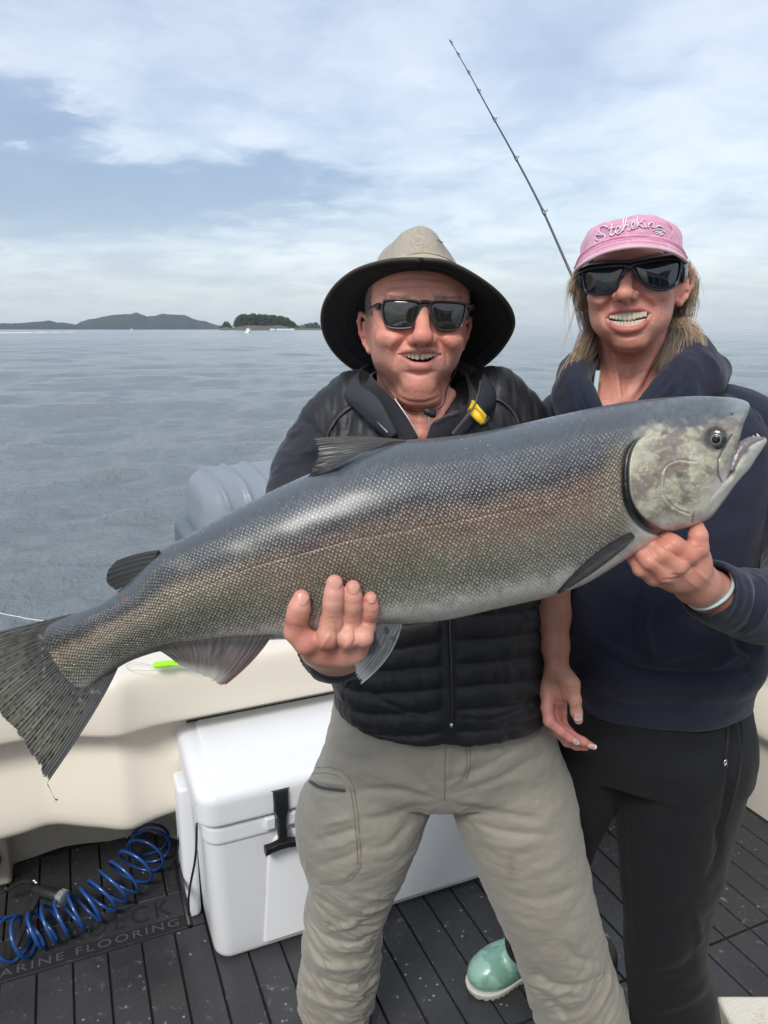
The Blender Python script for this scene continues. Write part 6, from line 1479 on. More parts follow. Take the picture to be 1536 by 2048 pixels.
    # shoes
    for toe, heel, hid in (((700, 2075), (700, 1985), 0), ((1200, 2190), (1190, 2080), 1)):
        a = U(*toe, z=.0); b = U(*heel, z=0.0); ax = (b - a); ax[2] = 0; ax /= np.linalg.norm(ax); sd_ = np.cross(ax, BZ); rot = np.column_stack([sd_, ax, BZ]); S = SDF()
        S.ell(a + ax * .07 + BZ * .045, (.048, .085, .042), .02, rot).ell(a + ax * .17 + BZ * .06, (.045, .08, .058), .03, rot).cap(a + ax * .2 + BZ * .06, a + ax * .22 + BZ * .14, .05, .05, .03).rbox(a + ax * .13 + BZ * .014, (.050, .145, .014), .012, .004, rot)
        V, Q = S.mesh(.005); mesh_from('shoe', V, Q, simple('black rubber shoe', (.012, .013, .014), .4), MAN)
build_man()
# ================================================================== the woman
def build_woman():
    fr = Fr(U(1262, 556, y=1.265), yaw=-21, pitch=-2, roll=-5); f = lambda px, py, ly: px_on(fr, px, py, ly); M = fr.M
    W = thing('person', 'grinning woman in pink cap, black sunglasses and navy hoodie steadying the fish head', 'person')
    S = SDF(); k1 = .00078
    S.ell(fr(0, .014, .018), (.072, .092, .066), .01, M); S.ell(fr(0, -.030, .022), (.060, .062, .056), .02, M)
    S.ell(fr(0, -.022, -.036), (.061, .066, .064), .03, M); S.ell(fr(0, -.032, -.080), (.040, .052, .040), .028, M)
    for s in (-1, 1):
        S.ell(fr(s * .046, .002, -.050), (.014, .030, .032), .022, M); S.ell(fr(s * .040, -.067, -.030), (.022, .025, .018), .012, M); S.ell(fr(s * .042, -.044, -.056), (.015, .022, .026), .02, M)
        S.ell(fr(s * .0315, -.090, .002), (.017, .014, .012), .014, M, sub=True); S.ell(fr(s * .030, -.071, 0), (.015, .012, .011), .005, M)
    S.cap(fr(-.042, -.079, .020), fr(-.011, -.085, .017), .008, .008, .012).cap(fr(.042, -.079, .020), fr(.011, -.085, .017), .008, .008, .012)
    S.ell(f(1256, 640, -.066), (.036, .024, .026), .02, M); S.ell(f(1262, 686, -.070), (.022, .015, .014), .016, M)
    S.cap(fr(.000, -.084, .008), f(1250, 583, -.110), .0075, .0100, .009); S.ell(f(1250, 588, -.112), (.0125, .0115, .0100), .006, M)
    for s in (-1, 1): S.ell(f(1251 + s * 17, 592 - s * 1.5, -.0990), (.0075, .0105, .0075), .005, M); S.ell(f(1251 + s * 8.5, 600 - s * .8, -.105), (.0038, .006, .0026), .002, M, sub=True)
    S.cap(f(1252, 597, -.106), f(1254, 611, -.092), .0048, .0045, .006)
    for px, pt, pb in ((1219, 633, 639), (1223, 629, 646), (1229, 626.5, 651), (1236, 625, 653.5), (1244, 624, 655), (1252, 623, 655.5), (1260, 622.5, 655), (1268, 622, 654), (1276, 622, 651.5), (1284, 622, 647), (1290, 623.5, 641), (1295, 626, 633)):
        S.ell(f(px, (pt + pb) / 2, -.078), (.0060, .034, max(.0015, (pb - pt) * .5 * k1)), .0008, M, sub=True)
    S.chain([f(1216, 636, -.078), f(1222, 627.5, -.0845), f(1232, 622.5, -.0905), f(1244, 619.5, -.0945), f(1254, 619.5, -.0952), f(1264, 617.5, -.0945), f(1278, 618, -.0905), f(1289, 620.5, -.0845), f(1298, 628, -.078)], [.0014, .0017, .0020, .0023, .0022, .0023, .0020, .0017, .0014], .0032, res=24)
    S.chain([f(1216, 639, -.078), f(1222, 649, -.0835), f(1232, 656, -.0880), f(1244, 659.5, -.0910), f(1256, 660, -.0918), f(1270, 658, -.0910), f(1282, 653, -.0880), f(1292, 643, -.0835), f(1298, 631, -.078)], [.0014, .0019, .0027, .0033, .0035, .0033, .0027, .0019, .0014], .004, res=24)
    for s, (dx, sc_) in ((-1, (0, .95)), (1, (0, 1.0))):
        c = fr(s * .0745, .014, -.020); er = fr.rot(yaw=s * -34, roll=s * 8); q = lambda a, b, cc: c + er @ np.array([s * a, b, cc]) * sc_
        S.ell(c, (.006, .015, .027), .006, er)
        S.chain([q(.004, -.011, .011), q(.009, -.005, .024), q(.011, .008, .027), q(.011, .016, .016), q(.009, .015, .0), q(.006, .009, -.016), q(.003, -.002, -.026), q(.001, -.009, -.022)], [.0026, .0031, .0034, .0034, .003, .0032, .0048, .0042], .003)
        S.ell(q(.0125, .003, .006), (.0055, .007, .011), .004, er, sub=True); S.cap(q(.007, .006, .014), q(.008, .008, -.004), .0024, .0024, .004)
    S.chain([fr(0, .034, -.055), fr(-.001, .040, -.115), U(1248, 790, y=1.30), U(1240, 860, y=1.29)], [.050, .050, .055, .075], .025); S.ell(U(1240, 850, y=1.27), (.12, .06, .07), .03)
    S.cap(f(1222, 690, .01), U(1238, 800, y=1.232), .008, .007, .016).cap(f(1312, 680, .0), U(1254, 800, y=1.232), .008, .007, .016)
    S.cap(U(1243, 802, y=1.240), U(1180, 798, y=1.262), .009, .008, .014).cap(U(1250, 802, y=1.240), U(1320, 792, y=1.262), .009, .008, .014)
    V, Q = S.mesh(.00155); N = vnormals(V, Q)
    V = px_disp(V, N, [([(1232, 592), (1218, 606), (1209, 626), (1208, 640), (1211, 650)], 4.5, -.0032), ([(1220, 590), (1204, 602), (1196, 622)], 9, .0034), ([(1270, 588), (1288, 600), (1303, 614), (1307, 630), (1305, 642)], 4.5, -.0032), ([(1282, 584), (1302, 594), (1314, 612)], 9, .0034), ([(1230, 670), (1256, 674), (1284, 668)], 4, -.0020),
        ([(1198, 616), (1193, 640), (1198, 660)], 3.0, -.0009), ([(1318, 606), (1323, 630), (1319, 650)], 3.0, -.0009), ([(1180, 590), (1196, 598), (1212, 592)], 3, -.001), ([(1300, 582), (1322, 586), (1340, 578)], 3, -.001), ([(1253, 603), (1254, 616)], 2.6, -.0010),
        ([(1215, 720), (1250, 728), (1296, 718)], 3, -.0012), ([(1214, 742), (1250, 752), (1296, 742)], 3, -.0010), ([(1222, 700), (1232, 740), (1240, 790)], 5, .0022), ([(1308, 700), (1290, 750), (1262, 796)], 5, .0022), ([(1246, 745), (1247, 790)], 5, -.003), ([(1236, 700), (1256, 704), (1282, 698)], 5, -.0014)])
    N = vnormals(V, Q); V = V + N * (.0003 * fbm(V * 60, 3) + .0002 * fbm(V * 190, 3))[:, None]
    red = (.68, .24, .185)
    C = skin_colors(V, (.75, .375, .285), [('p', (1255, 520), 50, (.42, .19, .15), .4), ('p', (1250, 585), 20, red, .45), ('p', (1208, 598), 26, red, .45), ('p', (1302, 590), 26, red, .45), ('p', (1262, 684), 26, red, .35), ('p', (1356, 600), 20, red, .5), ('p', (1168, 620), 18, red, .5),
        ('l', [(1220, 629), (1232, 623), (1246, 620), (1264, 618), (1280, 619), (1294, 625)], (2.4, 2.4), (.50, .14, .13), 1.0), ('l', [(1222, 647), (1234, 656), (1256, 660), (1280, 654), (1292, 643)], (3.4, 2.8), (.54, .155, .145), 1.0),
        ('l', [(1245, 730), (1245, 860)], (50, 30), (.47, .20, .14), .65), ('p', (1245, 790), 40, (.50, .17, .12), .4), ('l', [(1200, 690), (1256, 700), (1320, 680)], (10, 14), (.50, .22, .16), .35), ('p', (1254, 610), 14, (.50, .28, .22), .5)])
    pr = project(V); li = fr.inv(V); inm = inpoly(pr[:, :2], [(1217, 637), (1224, 626), (1240, 622), (1265, 620), (1288, 622), (1297, 630), (1290, 646), (1274, 656), (1250, 659), (1228, 652)]) & (li[:, 1] > -.0850); C[inm] = (.12, .022, .022)
    head = (V, Q, C)
    # left hand under the jaw of the fish
    S = SDF(); K = .005
    S.chain(PD([(1322, 1070, .868), (1346, 1090, .860), (1374, 1108, .866), (1378, 1130, .890)]), [.0090, .0112, .0128, .0130], K)
    S.chain(PD([(1296, 1086, .866), (1322, 1106, .858), (1352, 1130, .866), (1366, 1148, .890)]), [.0088, .0108, .0124, .0130], K)
    S.chain(PD([(1275, 1100, .868), (1298, 1122, .860), (1328, 1146, .870), (1352, 1156, .890)]), [.0084, .0102, .0115, .0120], K)
    S.chain(PD([(1266, 1118, .876), (1282, 1138, .870), (1308, 1154, .880), (1342, 1160, .893)]), [.0072, .0088, .0100, .0110], K)
    S.chain(PD([(1393, 1054, .874), (1396, 1072, .868), (1396, 1096, .872), (1382, 1128, .895)]), [.0086, .0100, .0110, .0140], .006)
    S.ell(U(1356, 1134, d=.898), (.032, .022, .026), .014); S.ell(U(1386, 1118, d=.90), (.016, .02, .026), .014)
    S.chain(PD([(1370, 1140, .902), (1392, 1166, .925), (1424, 1190, .965), (1500, 1225, 1.05)]), [.0255, .0245, .0285, .036], .016)
    V, Q = S.mesh(.0012); N = vnormals(V, Q)
    V = px_disp(V, N, [([(1318, 1082), (1340, 1102), (1362, 1118)], 3, -.0018), ([(1290, 1098), (1308, 1118), (1326, 1136)], 3, -.0018), ([(1376, 1076), (1384, 1090), (1404, 1096)], 2.4, -.0015), ([(1324, 1160), (1350, 1158), (1374, 1146), (1390, 1126)], 3, -.0016), ([(1340, 1150), (1362, 1150)], 2, -.0012), ([(1352, 1112), (1362, 1120), (1374, 1120)], 2, -.001), ([(1370, 1155), (1400, 1180)], 4, .001), ([(1390, 1140), (1420, 1165)], 4, .0012)])
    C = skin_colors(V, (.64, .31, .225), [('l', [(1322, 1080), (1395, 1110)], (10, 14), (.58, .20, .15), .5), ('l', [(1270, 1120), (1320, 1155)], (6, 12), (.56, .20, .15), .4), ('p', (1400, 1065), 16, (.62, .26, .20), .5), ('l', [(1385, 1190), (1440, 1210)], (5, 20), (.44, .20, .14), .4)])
    lh = (V, Q, C)
    # right hand, hanging relaxed between the two
    S = SDF(); K = .004
    S.chain(P3([(1104, 1160, 1.185), (1106, 1230, 1.165), (1110, 1290, 1.145), (1114, 1335, 1.13)]), [.031, .0275, .0215, .0190], .012)
    S.ell(U(1112, 1375, y=1.128), (.026, .014, .036), .016); S.ell(U(1137, 1372, y=1.112), (.014, .013, .026), .012); S.ell(U(1098, 1392, y=1.125), (.012, .012, .022), .010)
    S.chain(P3([(1120, 1345, 1.125), (1144, 1368, 1.108), (1150, 1400, 1.100), (1153, 1424, 1.098), (1157, 1440, 1.097)]), [.014, .0120, .0095, .0088, .0072], .006)
    S.chain(P3([(1098, 1385, 1.124), (1094, 1415, 1.112), (1098, 1442, 1.103), (1122, 1462, 1.098), (1140, 1476, 1.098), (1155, 1485, 1.100)]), [.0110, .0098, .0090, .0080, .0070, .0052], K)
    S.chain(P3([(1106, 1388, 1.134), (1106, 1420, 1.130), (1112, 1448, 1.124), (1142, 1470, 1.120), (1166, 1483, 1.120), (1188, 1494, 1.122)]), [.0108, .0095, .0088, .0080, .0072, .0050], K)
    S.chain(P3([(1114, 1392, 1.145), (1112, 1430, 1.142), (1114, 1462, 1.136), (1134, 1484, 1.132), (1152, 1492, 1.132), (1172, 1496, 1.134)]), [.0100, .0088, .0084, .0076, .0066, .0048], K)
    S.chain(P3([(1124, 1390, 1.155), (1124, 1424, 1.155), (1126, 1446, 1.152), (1140, 1464, 1.150), (1150, 1472, 1.150)]), [.0090, .0080, .0072, .0064, .0050], K)
    V, Q = S.mesh(.0012); N = vnormals(V, Q)
    V = px_disp(V, N, [([(1114, 1368), (1121, 1388), (1126, 1404)], 2.2, -.002), ([(1108, 1398), (1118, 1404), (1127, 1406)], 2, -.0014), ([(1112, 1440), (1122, 1446)], 2, -.0010), ([(1102, 1332), (1112, 1334), (1126, 1330)], 2, -.0006), ([(1120, 1300), (1126, 1320), (1134, 1336)], 3, .0010), ([(1146, 1404), (1156, 1402)], 2, -.0006), ([(1092, 1418), (1100, 1422)], 2, -.0007)])
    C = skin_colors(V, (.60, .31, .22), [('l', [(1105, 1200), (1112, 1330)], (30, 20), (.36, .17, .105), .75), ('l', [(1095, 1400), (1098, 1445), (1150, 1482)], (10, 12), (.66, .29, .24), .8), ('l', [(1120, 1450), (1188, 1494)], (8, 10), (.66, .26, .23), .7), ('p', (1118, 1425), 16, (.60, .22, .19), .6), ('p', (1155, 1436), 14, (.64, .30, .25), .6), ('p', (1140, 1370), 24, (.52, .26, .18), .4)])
    rh = (V, Q, C)
    S = SDF(); S.chain(P3([(1250, 860, 1.30), (1290, 1000, 1.29), (1310, 1200, 1.28), (1320, 1400, 1.28), (1310, 1460, 1.28)]), [.09, .10, .10, .098, .095], .03)
    S.chain(P3([(1150, 860, 1.30), (1108, 960, 1.27), (1104, 1070, 1.22), (1104, 1165, 1.186)]), [.05, .042, .038, .033], .02); S.chain(P3([(1420, 870, 1.30), (1560, 960, 1.26), (1620, 1160, 1.15)]), [.05, .045, .04], .02); S.cap(U(1620, 1160, y=1.15), U(1500, 1225, d=1.05), .04, .036, .02)
    S.chain(P3([(1375, 1500, 1.28), (1345, 1800, 1.29), (1345, 2090, 1.32)]), [.065, .05, .04], .03); S.chain(P3([(1210, 1490, 1.31), (1150, 1650, 1.38), (1055, 1890, 1.46)]), [.06, .042, .036], .02)
    V, Q = S.mesh(.011); low = (V, Q, np.tile((.5, .24, .17), (len(V), 1)))
    parts = [head, lh, rh, low]; VV, QQ = join([(p[0], p[1]) for p in parts]); CC = np.vstack([p[2] for p in parts])
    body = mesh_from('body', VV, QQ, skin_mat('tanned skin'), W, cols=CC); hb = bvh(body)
    nm = NT('pink nail'); nm.bsdf((.74, .46, .40), .15, 0, None, Coat_Weight=.6); wt = NT('white nail tip'); wt.bsdf((.85, .84, .82), .15, 0, None, Coat_Weight=.6)
    for x, y, w, l, a in ((1157, 1432, .0068, .0072, 3.05), (1150, 1482, .0045, .0078, 2.15), (1183, 1493, .0044, .0078, 1.95)): nail(hb, x, y, w, l, a, nm.m, W, .0004, wt.m)
    # teeth, upper and lower rows
    T = []
    for px, w, hh in ((1221.5, .0042, .0078), (1227, .0046, .0092), (1233.5, .0054, .0102), (1241, .0060, .0108), (1249.3, .0070, .0120), (1258.8, .0074, .0124), (1268, .0066, .0112), (1275.4, .0056, .0098), (1281.8, .0052, .0094), (1287.3, .0046, .0078), (1291.6, .0036, .0060)):
        x = (px - 1257) * k1; T.append((px, 621.0 + max(hh * 1.34, .0112) * 641 + (1257 - px) * .05 + 12 * abs(x), w, max(hh * 1.34, .0112), -.0872 + 5.5 * x * x))
    for px, w, hh in ((1221.3, .0038, .0048), (1289, .0040, .0048), (1226, .0040, .0056), (1231.5, .0044, .0066), (1237.5, .0048, .0074), (1244, .0052, .0080), (1251, .0054, .0082), (1258, .0054, .0082), (1265, .0052, .0080), (1271.8, .0050, .0074), (1278, .0046, .0066), (1283.6, .0042, .0056)):
        x = (px - 1256) * k1; T.append((px, 650.0 + (1257 - px) * .07 - 9500 * x * x, w, hh * 1.45, -.0850 + 5.5 * x * x))
    tv, tq = teeth(fr, T); to = mesh_from('teeth', tv, tq, bpy.data.materials['teeth'], W); to['kind'] = 'stuff'
    # ---- sunglasses
    fm = NT('matte black frame'); fm.bsdf((.012, .015, .022), .30, 0, None, Coat_Weight=.3); lm = NT('blue grey lens'); lm.bsdf((.012, .016, .024), .04, 0, None, Specular_IOR_Level=.6, Coat_Weight=.5, Coat_Roughness=.02)
    lyf = lambda x: -.1060 + 4.0 * ((x - 1259) * k1) ** 2
    LL = [(1166, 552), (1172, 543), (1192, 538), (1222, 535), (1248, 534), (1245, 550), (1234, 573), (1221, 583), (1197, 588), (1178, 586), (1170, 577)]
    RL = [(1268, 532), (1297, 525), (1333, 520), (1357, 521), (1361, 535), (1353, 566), (1339, 577), (1317, 579), (1297, 574), (1281, 561), (1272, 546)]
    G = bpy.data.objects.new('sunglasses', None); COL.objects.link(G); G.parent = W
    for L in (LL, RL):
        lens_obj('lens', fr, L, lyf, lm.m, G); P = catmull([(a, b, 0) for a, b in L + [L[0]]], 60)[:-1]; c = P.mean(0)
        tube('rim', [px_on(fr, *(c[:2] + (p[:2] - c[:2]) * 1.025), lyf(p[0]) - .0006) for p in P], .0017, fm.m, G, 8, closed=True)
    V = []
    for i in range(40):
        u = i / 39; x = 1157 + u * 208; yb_ = np.interp(x, [1157, 1172, 1200, 1248, 1258, 1268, 1300, 1340, 1366], [552, 543, 537.5, 534.5, 540, 533, 525, 520, 524]); yt = np.interp(x, [1157, 1180, 1220, 1258, 1300, 1340, 1366], [541, 529, 524, 524, 515, 510, 512])
        for w, dy in ((0, .0), (.33, -.0025), (.66, -.0025), (1, .002)): V.append(px_on(fr, x, yb_ * (1 - w) + yt * w, lyf(x) + dy + .006 * w))
    o = mesh_from('brow_bar', np.array(V), grid_faces(40, 4), fm.m, G); sm = o.modifiers.new('s', 'SOLIDIFY'); sm.thickness = .003
    tube('bridge', [px_on(fr, x, y, lyf(x) - .001) for x, y in ((1243, 556), (1250, 541), (1259, 536), (1267, 539), (1275, 553))], .0022, fm.m, G, 8, 18)
    for s, pts in ((-1, [(1163, 560, lyf(1163) + .002), (1158, 560, -.055), (1160, 562, -.02), (1168, 566, .02)]), (1, [(1362, 545, lyf(1362) + .002), (1368, 544, -.055), (1366, 546, -.02), (1362, 548, .02)])):
        V = []
        P = catmull([px_on(fr, *p) for p in pts], 24)
        for p in P: V += [p - M[:, 2] * .014, p - M[:, 2] * .005 + M[:, 0] * s * .003, p + M[:, 2] * .006 + M[:, 0] * s * .003, p + M[:, 2] * .015]
        o = mesh_from('temple', np.array(V), grid_faces(24, 4), fm.m, G); sm = o.modifiers.new('s', 'SOLIDIFY'); sm.thickness = .0025
    # ---- cap
    H = bpy.data.objects.new('baseball_cap', None); COL.objects.link(H); H.parent = W
    pk = cloth_mat('washed pink cotton', (.66, .30, .42), .9, 900, crease=55, cstr=.35, cdist=.002, var=.13, fleck=(24, .52, .45, (.80, .52, .62)))
    seamf = [(1150, 541, -.045), (1163, 514, -.078), (1190, 494, -.094), (1225, 481, -.103), (1262, 476, -.106), (1300, 477, -.103), (1335, 485, -.094), (1360, 499, -.076), (1373, 520, -.042)]
    edge = [(1149, 545, -.060), (1158, 534, -.095), (1180, 519, -.130), (1215, 503, -.155), (1262, 494, -.166), (1305, 495, -.158), (1340, 503, -.135), (1362, 514, -.098), (1374, 524, -.060)]
    A = catmull([f(*p) for p in seamf], 60); E = catmull([f(*p) for p in edge], 60); V = []
    for i in range(12): w = i / 11; V.append(A * (1 - w) + E * w + M[:, 2] * .003 * math.sin(w * 3.14))
    V = np.array(V).reshape(-1, 3); Fc = grid_faces(12, 60)
    mesh_from('bill', V + M[:, 2] * .0012, Fc, pk, H)
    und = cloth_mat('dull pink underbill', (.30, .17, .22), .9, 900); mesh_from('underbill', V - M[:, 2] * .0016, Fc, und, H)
    tube('bill_edge', E, .0026, cloth_mat('pale frayed bill edge', (.72, .50, .52), .9, 900), H, 8)
    for w in (.25, .5, .75): tube('bill_stitching', A * (1 - w) + E * w + M[:, 2] * (.0036 * math.sin(w * 3.14) + .0012), .0005, pk, H, 5)
    # crown, open round the face, closed behind
    cc = fr(.0, .006, .020); rings = []; ths = np.linspace(0, 2 * math.pi, 120, endpoint=False)
    for z, a, b in catmull([(-.030, .99, 1.0), (-.008, 1.02, 1.02), (.010, 1.0, 1.0), (.024, .96, .97), (.038, .87, .90), (.049, .71, .75), (.056, .50, .53), (.0595, .24, .26), (.060, .02, .02)], 30):
        row = []
        for t in ths:
            dx, dy = math.sin(t), -math.cos(t); fz = (dy < 0) * (-dy); lift = .034 * max(0, fz) ** 1.2 * max(0, 1 - z / .05) if z < .05 else 0
            pc = 1 + .010 * math.cos(6 * t) * min(1, z / .05) - .03 * max(0, fz) * (z > .05) * 0
            row.append(cc + M @ np.array([dx * .0805 * a * pc, dy * .1035 * b * pc, z + lift + (.010 if z > .02 else 0)]))
        rings.append(row)
    V = np.array(rings).reshape(-1, 3); Fc = grid_faces(len(rings), 120, True); N = vnormals(V, Fc)
    if (N * (V - V.mean(0))).sum() < 0: N = -N
    V = V + N * (.0030 * fbm(V * 24, 3, .55))[:, None]
    cr = mesh_from('crown', V, Fc, pk, H); cb = bvh(cr)
    for pts in ([(1256, 476), (1258, 455), (1262, 432)], [(1190, 494), (1186, 470), (1200, 446)], [(1335, 484), (1345, 462), (1330, 442)]): seam('crown_seam', cb, pts, .0009, pk, H, .0004, 24)
    tube('crown_base_seam', A + M[:, 2] * .003, .0022, pk, H, 8)
    S_ = lambda *a: list(a); wt2 = simple('white embroidery', (.80, .70, .78), .85, bscale=600); wt3 = simple('mauve embroidery edge', (.46, .26, .42), .85)
    # script word on the front of the cap, stroke by stroke (photo pixels, zoomed crop coordinates -> photo)
    Z = lambda l: [(1060 + x / 3.227, 400 + y / 3.227) for x, y in l]
    strokes = [[(505, 178), (480, 170), (455, 185), (452, 208), (478, 222), (490, 240), (470, 262), (440, 262), (425, 240), (440, 222), (470, 228)],        # S
               [(532, 160), (528, 190), (522, 222), (532, 232), (548, 218)], [(508, 186), (552, 178)],                                                        # t
               [(548, 215), (575, 200), (585, 182), (572, 172), (558, 186), (556, 210), (570, 222), (592, 205)],                                              # e
               [(592, 205), (618, 150), (622, 108), (610, 104), (604, 140), (600, 202)], [(602, 190), (618, 165), (634, 166), (630, 190), (638, 200), (652, 186)],  # h
               [(652, 182), (672, 168), (676, 150), (664, 146), (654, 162), (660, 186), (680, 180)],                                                          # e
               [(690, 182), (692, 140), (696, 112)], [(722, 138), (696, 158), (712, 168), (728, 182)],                                                        # k
               [(738, 150), (738, 176), (750, 178)], [(740, 132), (742, 134)],                                                                                # i
               [(760, 180), (762, 150), (762, 164), (778, 146), (792, 152), (790, 178), (806, 178), (830, 168), (852, 180)]]                                   # n + tail
    for st in strokes:
        pts = Z(st)
        seam('embroidery_shadow', cb, pts, .0023, wt3, H, .0002, 50 if len(pts) > 3 else 14, 6, .5); seam('embroidery', cb, pts, .0015, wt2, H, .0014, 50 if len(pts) > 3 else 14, 6, .7)  # wider mauve stroke under each white one
    for st in ([(790, 200), (820, 188), (850, 196), (872, 215)], [(800, 212), (825, 205), (845, 222)], [(812, 222), (850, 208)], [(830, 230), (860, 222)]): seam('embroidery', cb, Z(st), .0010, wt2, H, .0010, 16)
    # ---- hair
    hm = NT('streaked brown hair'); inf = hm.attr('Col'); hm.bsdf(inf, .45, 0, None, Specular_IOR_Level=.5, Sheen_Weight=.1)
    rng = np.random.default_rng(12); VV, FF, CC = [], [], []; nV = 0
    tones = np.array([(.17, .115, .075), (.29, .205, .13), (.44, .33, .22), (.56, .44, .31), (.12, .09, .07), (.25, .22, .20)])
    def lock(pts, n, spread, rad=.0003, curl=.0, tone=None, taper=True, jag=.25):
        nonlocal nV
        P0 = np.array([U(x, y, y=w) for x, y, w in pts]); m = 22
        for _ in range(int(n * 1.9)):
            sp = np.clip(rng.normal(0, 1, 3), -1.5, 1.5) * spread; sp2 = rng.normal(0, 1, 3) * min(spread, .008) * (1.7 if rng.random() < .12 else .5); Q0 = P0 + np.linspace(0, 1, len(P0))[:, None] * sp2 + sp * np.linspace(1.35, .40, len(P0))[:, None]; Q0[1:-1] += rng.normal(0, spread * jag, (len(P0) - 2, 3))
            LL_ = rng.uniform(.68, 1.0); P = catmull(Q0, 80); P = P[(np.linspace(0, 79 * LL_, m)).astype(int)]; ph = rng.uniform(0, .9) + len(VV) // 40 * 1.3; tt = np.linspace(0, 1, m)
            curl_ = curl + .0016; P[:, 0] += curl_ * np.sin(tt * 7 + ph) * tt; P[:, 1] += curl_ * np.cos(tt * 6 + ph) * tt
            r = rad * rng.uniform(.6, 1.3) * (1 - .75 * tt ** 3); T = np.gradient(P, axis=0); T /= np.linalg.norm(T, axis=1)[:, None] + 1e-9; s1 = np.cross(T, [0, 1, 0]); s1 /= np.linalg.norm(s1, axis=1)[:, None] + 1e-9; s2 = np.cross(T, s1)
            ring = np.stack([P + s1 * r[:, None], P + (-.5 * s1 + .87 * s2) * r[:, None], P + (-.5 * s1 - .87 * s2) * r[:, None]], 1).reshape(-1, 3)
            VV.append(ring); FF.append(grid_faces(m, 3, True) + nV); nV += len(ring); c = tones[rng.integers(0, 4) if tone is None else rng.choice(tone)] * rng.uniform(.9, 2.0); CC.append(np.tile(c, (len(ring), 1)))
    L_, D_ = [1, 2, 3], [0, 4, 1, 5]
    # temples and over the ears
    lock([(1166, 540, 1.235), (1158, 562, 1.24), (1150, 590, 1.25), (1152, 630, 1.27)], 30, .004, tone=D_); lock([(1164, 545, 1.235), (1148, 560, 1.24), (1138, 580, 1.24), (1140, 600, 1.25)], 40, .004, tone=L_, curl=.003)
    lock([(1172, 560, 1.26), (1160, 600, 1.29), (1172, 650, 1.30), (1196, 700, 1.30)], 60, .006, tone=D_); lock([(1186, 650, 1.31), (1178, 690, 1.28), (1160, 720, 1.25), (1146, 752, 1.235)], 170, .0065, curl=.002, tone=D_)
    lock([(1180, 660, 1.30), (1165, 690, 1.27), (1150, 715, 1.25), (1135, 745, 1.235), (1134, 768, 1.23), (1150, 768, 1.225), (1158, 750, 1.225)], 120, .0045, curl=.003, tone=[1, 2, 5, 0]); lock([(1172, 670, 1.29), (1160, 700, 1.26), (1148, 730, 1.24), (1150, 762, 1.23), (1140, 772, 1.225)], 60, .005, tone=L_)
    lock([(1150, 560, 1.235), (1132, 590, 1.235), (1130, 630, 1.235), (1128, 700, 1.235)], 3, .002, rad=.0003); lock([(1156, 590, 1.24), (1140, 640, 1.24), (1126, 690, 1.235), (1124, 745, 1.23)], 3, .002, rad=.0003)
    lock([(1364, 530, 1.25), (1376, 550, 1.26), (1380, 580, 1.28), (1376, 620, 1.30)], 100, .005, tone=D_); lock([(1366, 540, 1.25), (1382, 562, 1.255), (1386, 590, 1.26), (1378, 622, 1.27)], 60, .0045, tone=L_, curl=.003); lock([(1360, 528, 1.24), (1376, 540, 1.24), (1382, 560, 1.245)], 30, .004, tone=L_)
    lock([(1372, 560, 1.30), (1368, 620, 1.31), (1350, 670, 1.30), (1330, 700, 1.28)], 160, .008, tone=D_); lock([(1350, 640, 1.31), (1345, 680, 1.26), (1332, 715, 1.235), (1318, 745, 1.225)], 200, .007, curl=.002, tone=[4, 5, 0, 1]); lock([(1356, 645, 1.30), (1352, 690, 1.25), (1345, 722, 1.235), (1325, 742, 1.225)], 100, .006, tone=[5, 1, 2])
    lock([(1340, 650, 1.28), (1372, 646, 1.27), (1392, 660, 1.26), (1404, 690, 1.25), (1408, 712, 1.245)], 55, .0045, tone=L_, curl=.002); lock([(1345, 655, 1.28), (1365, 650, 1.27), (1378, 668, 1.26), (1382, 700, 1.25)], 50, .005, tone=L_); lock([(1386, 600, 1.27), (1378, 632, 1.27), (1372, 620, 1.27)], 12, .004, rad=.0003, tone=L_)
    lock([(1210, 560, 1.36), (1260, 640, 1.38), (1265, 720, 1.38), (1250, 760, 1.37)], 260, .017, rad=.0006, tone=D_)
    lock([(1330, 600, 1.34), (1325, 680, 1.33), (1310, 735, 1.28)], 160, .010, rad=.0005, tone=D_); lock([(1190, 600, 1.34), (1195, 680, 1.33), (1198, 730, 1.29)], 150, .008, rad=.0005, tone=D_)
    ho = mesh_from('hair', np.vstack(VV), np.vstack(FF), hm.m, W, cols=np.vstack(CC)); ho['kind'] = 'stuff'
    # ---- hoodie
    nv_ = cloth_mat('navy hoodie fleece', (.0125, .0155, .034), .93, 800, crease=34, cstr=.5, cdist=.003, sheen=.12, var=.18)
    S = SDF(); stack(S, [(756, 1215, 1330, 1.315, .075), (775, 1150, 1410, 1.31, .095), (806, 1092, 1490, 1.305, .115), (860, 1080, 1530, 1.295, .125), (950, 1085, 1530, 1.29, .13), (1100, 1098, 1515, 1.285, .138), (1200, 1108, 1512, 1.28, .142), (1280, 1116, 1518, 1.28, .146), (1320, 1122, 1512, 1.28, .145), (1350, 1136, 1494, 1.28, .132), (1392, 1146, 1488, 1.28, .128)], .02)
    S.chain(P3([(1250, 740, 1.30), (1238, 812, 1.20)]), [.056, .050], .012, True)
    V, Q = S.mesh(.0038); V = relax(V, Q, 1); N = vnormals(V, Q); V = V + N * (.0055 * fbm(V * np.array([7, 7, 10]), 3, .5))[:, None]; N = vnormals(V, Q)
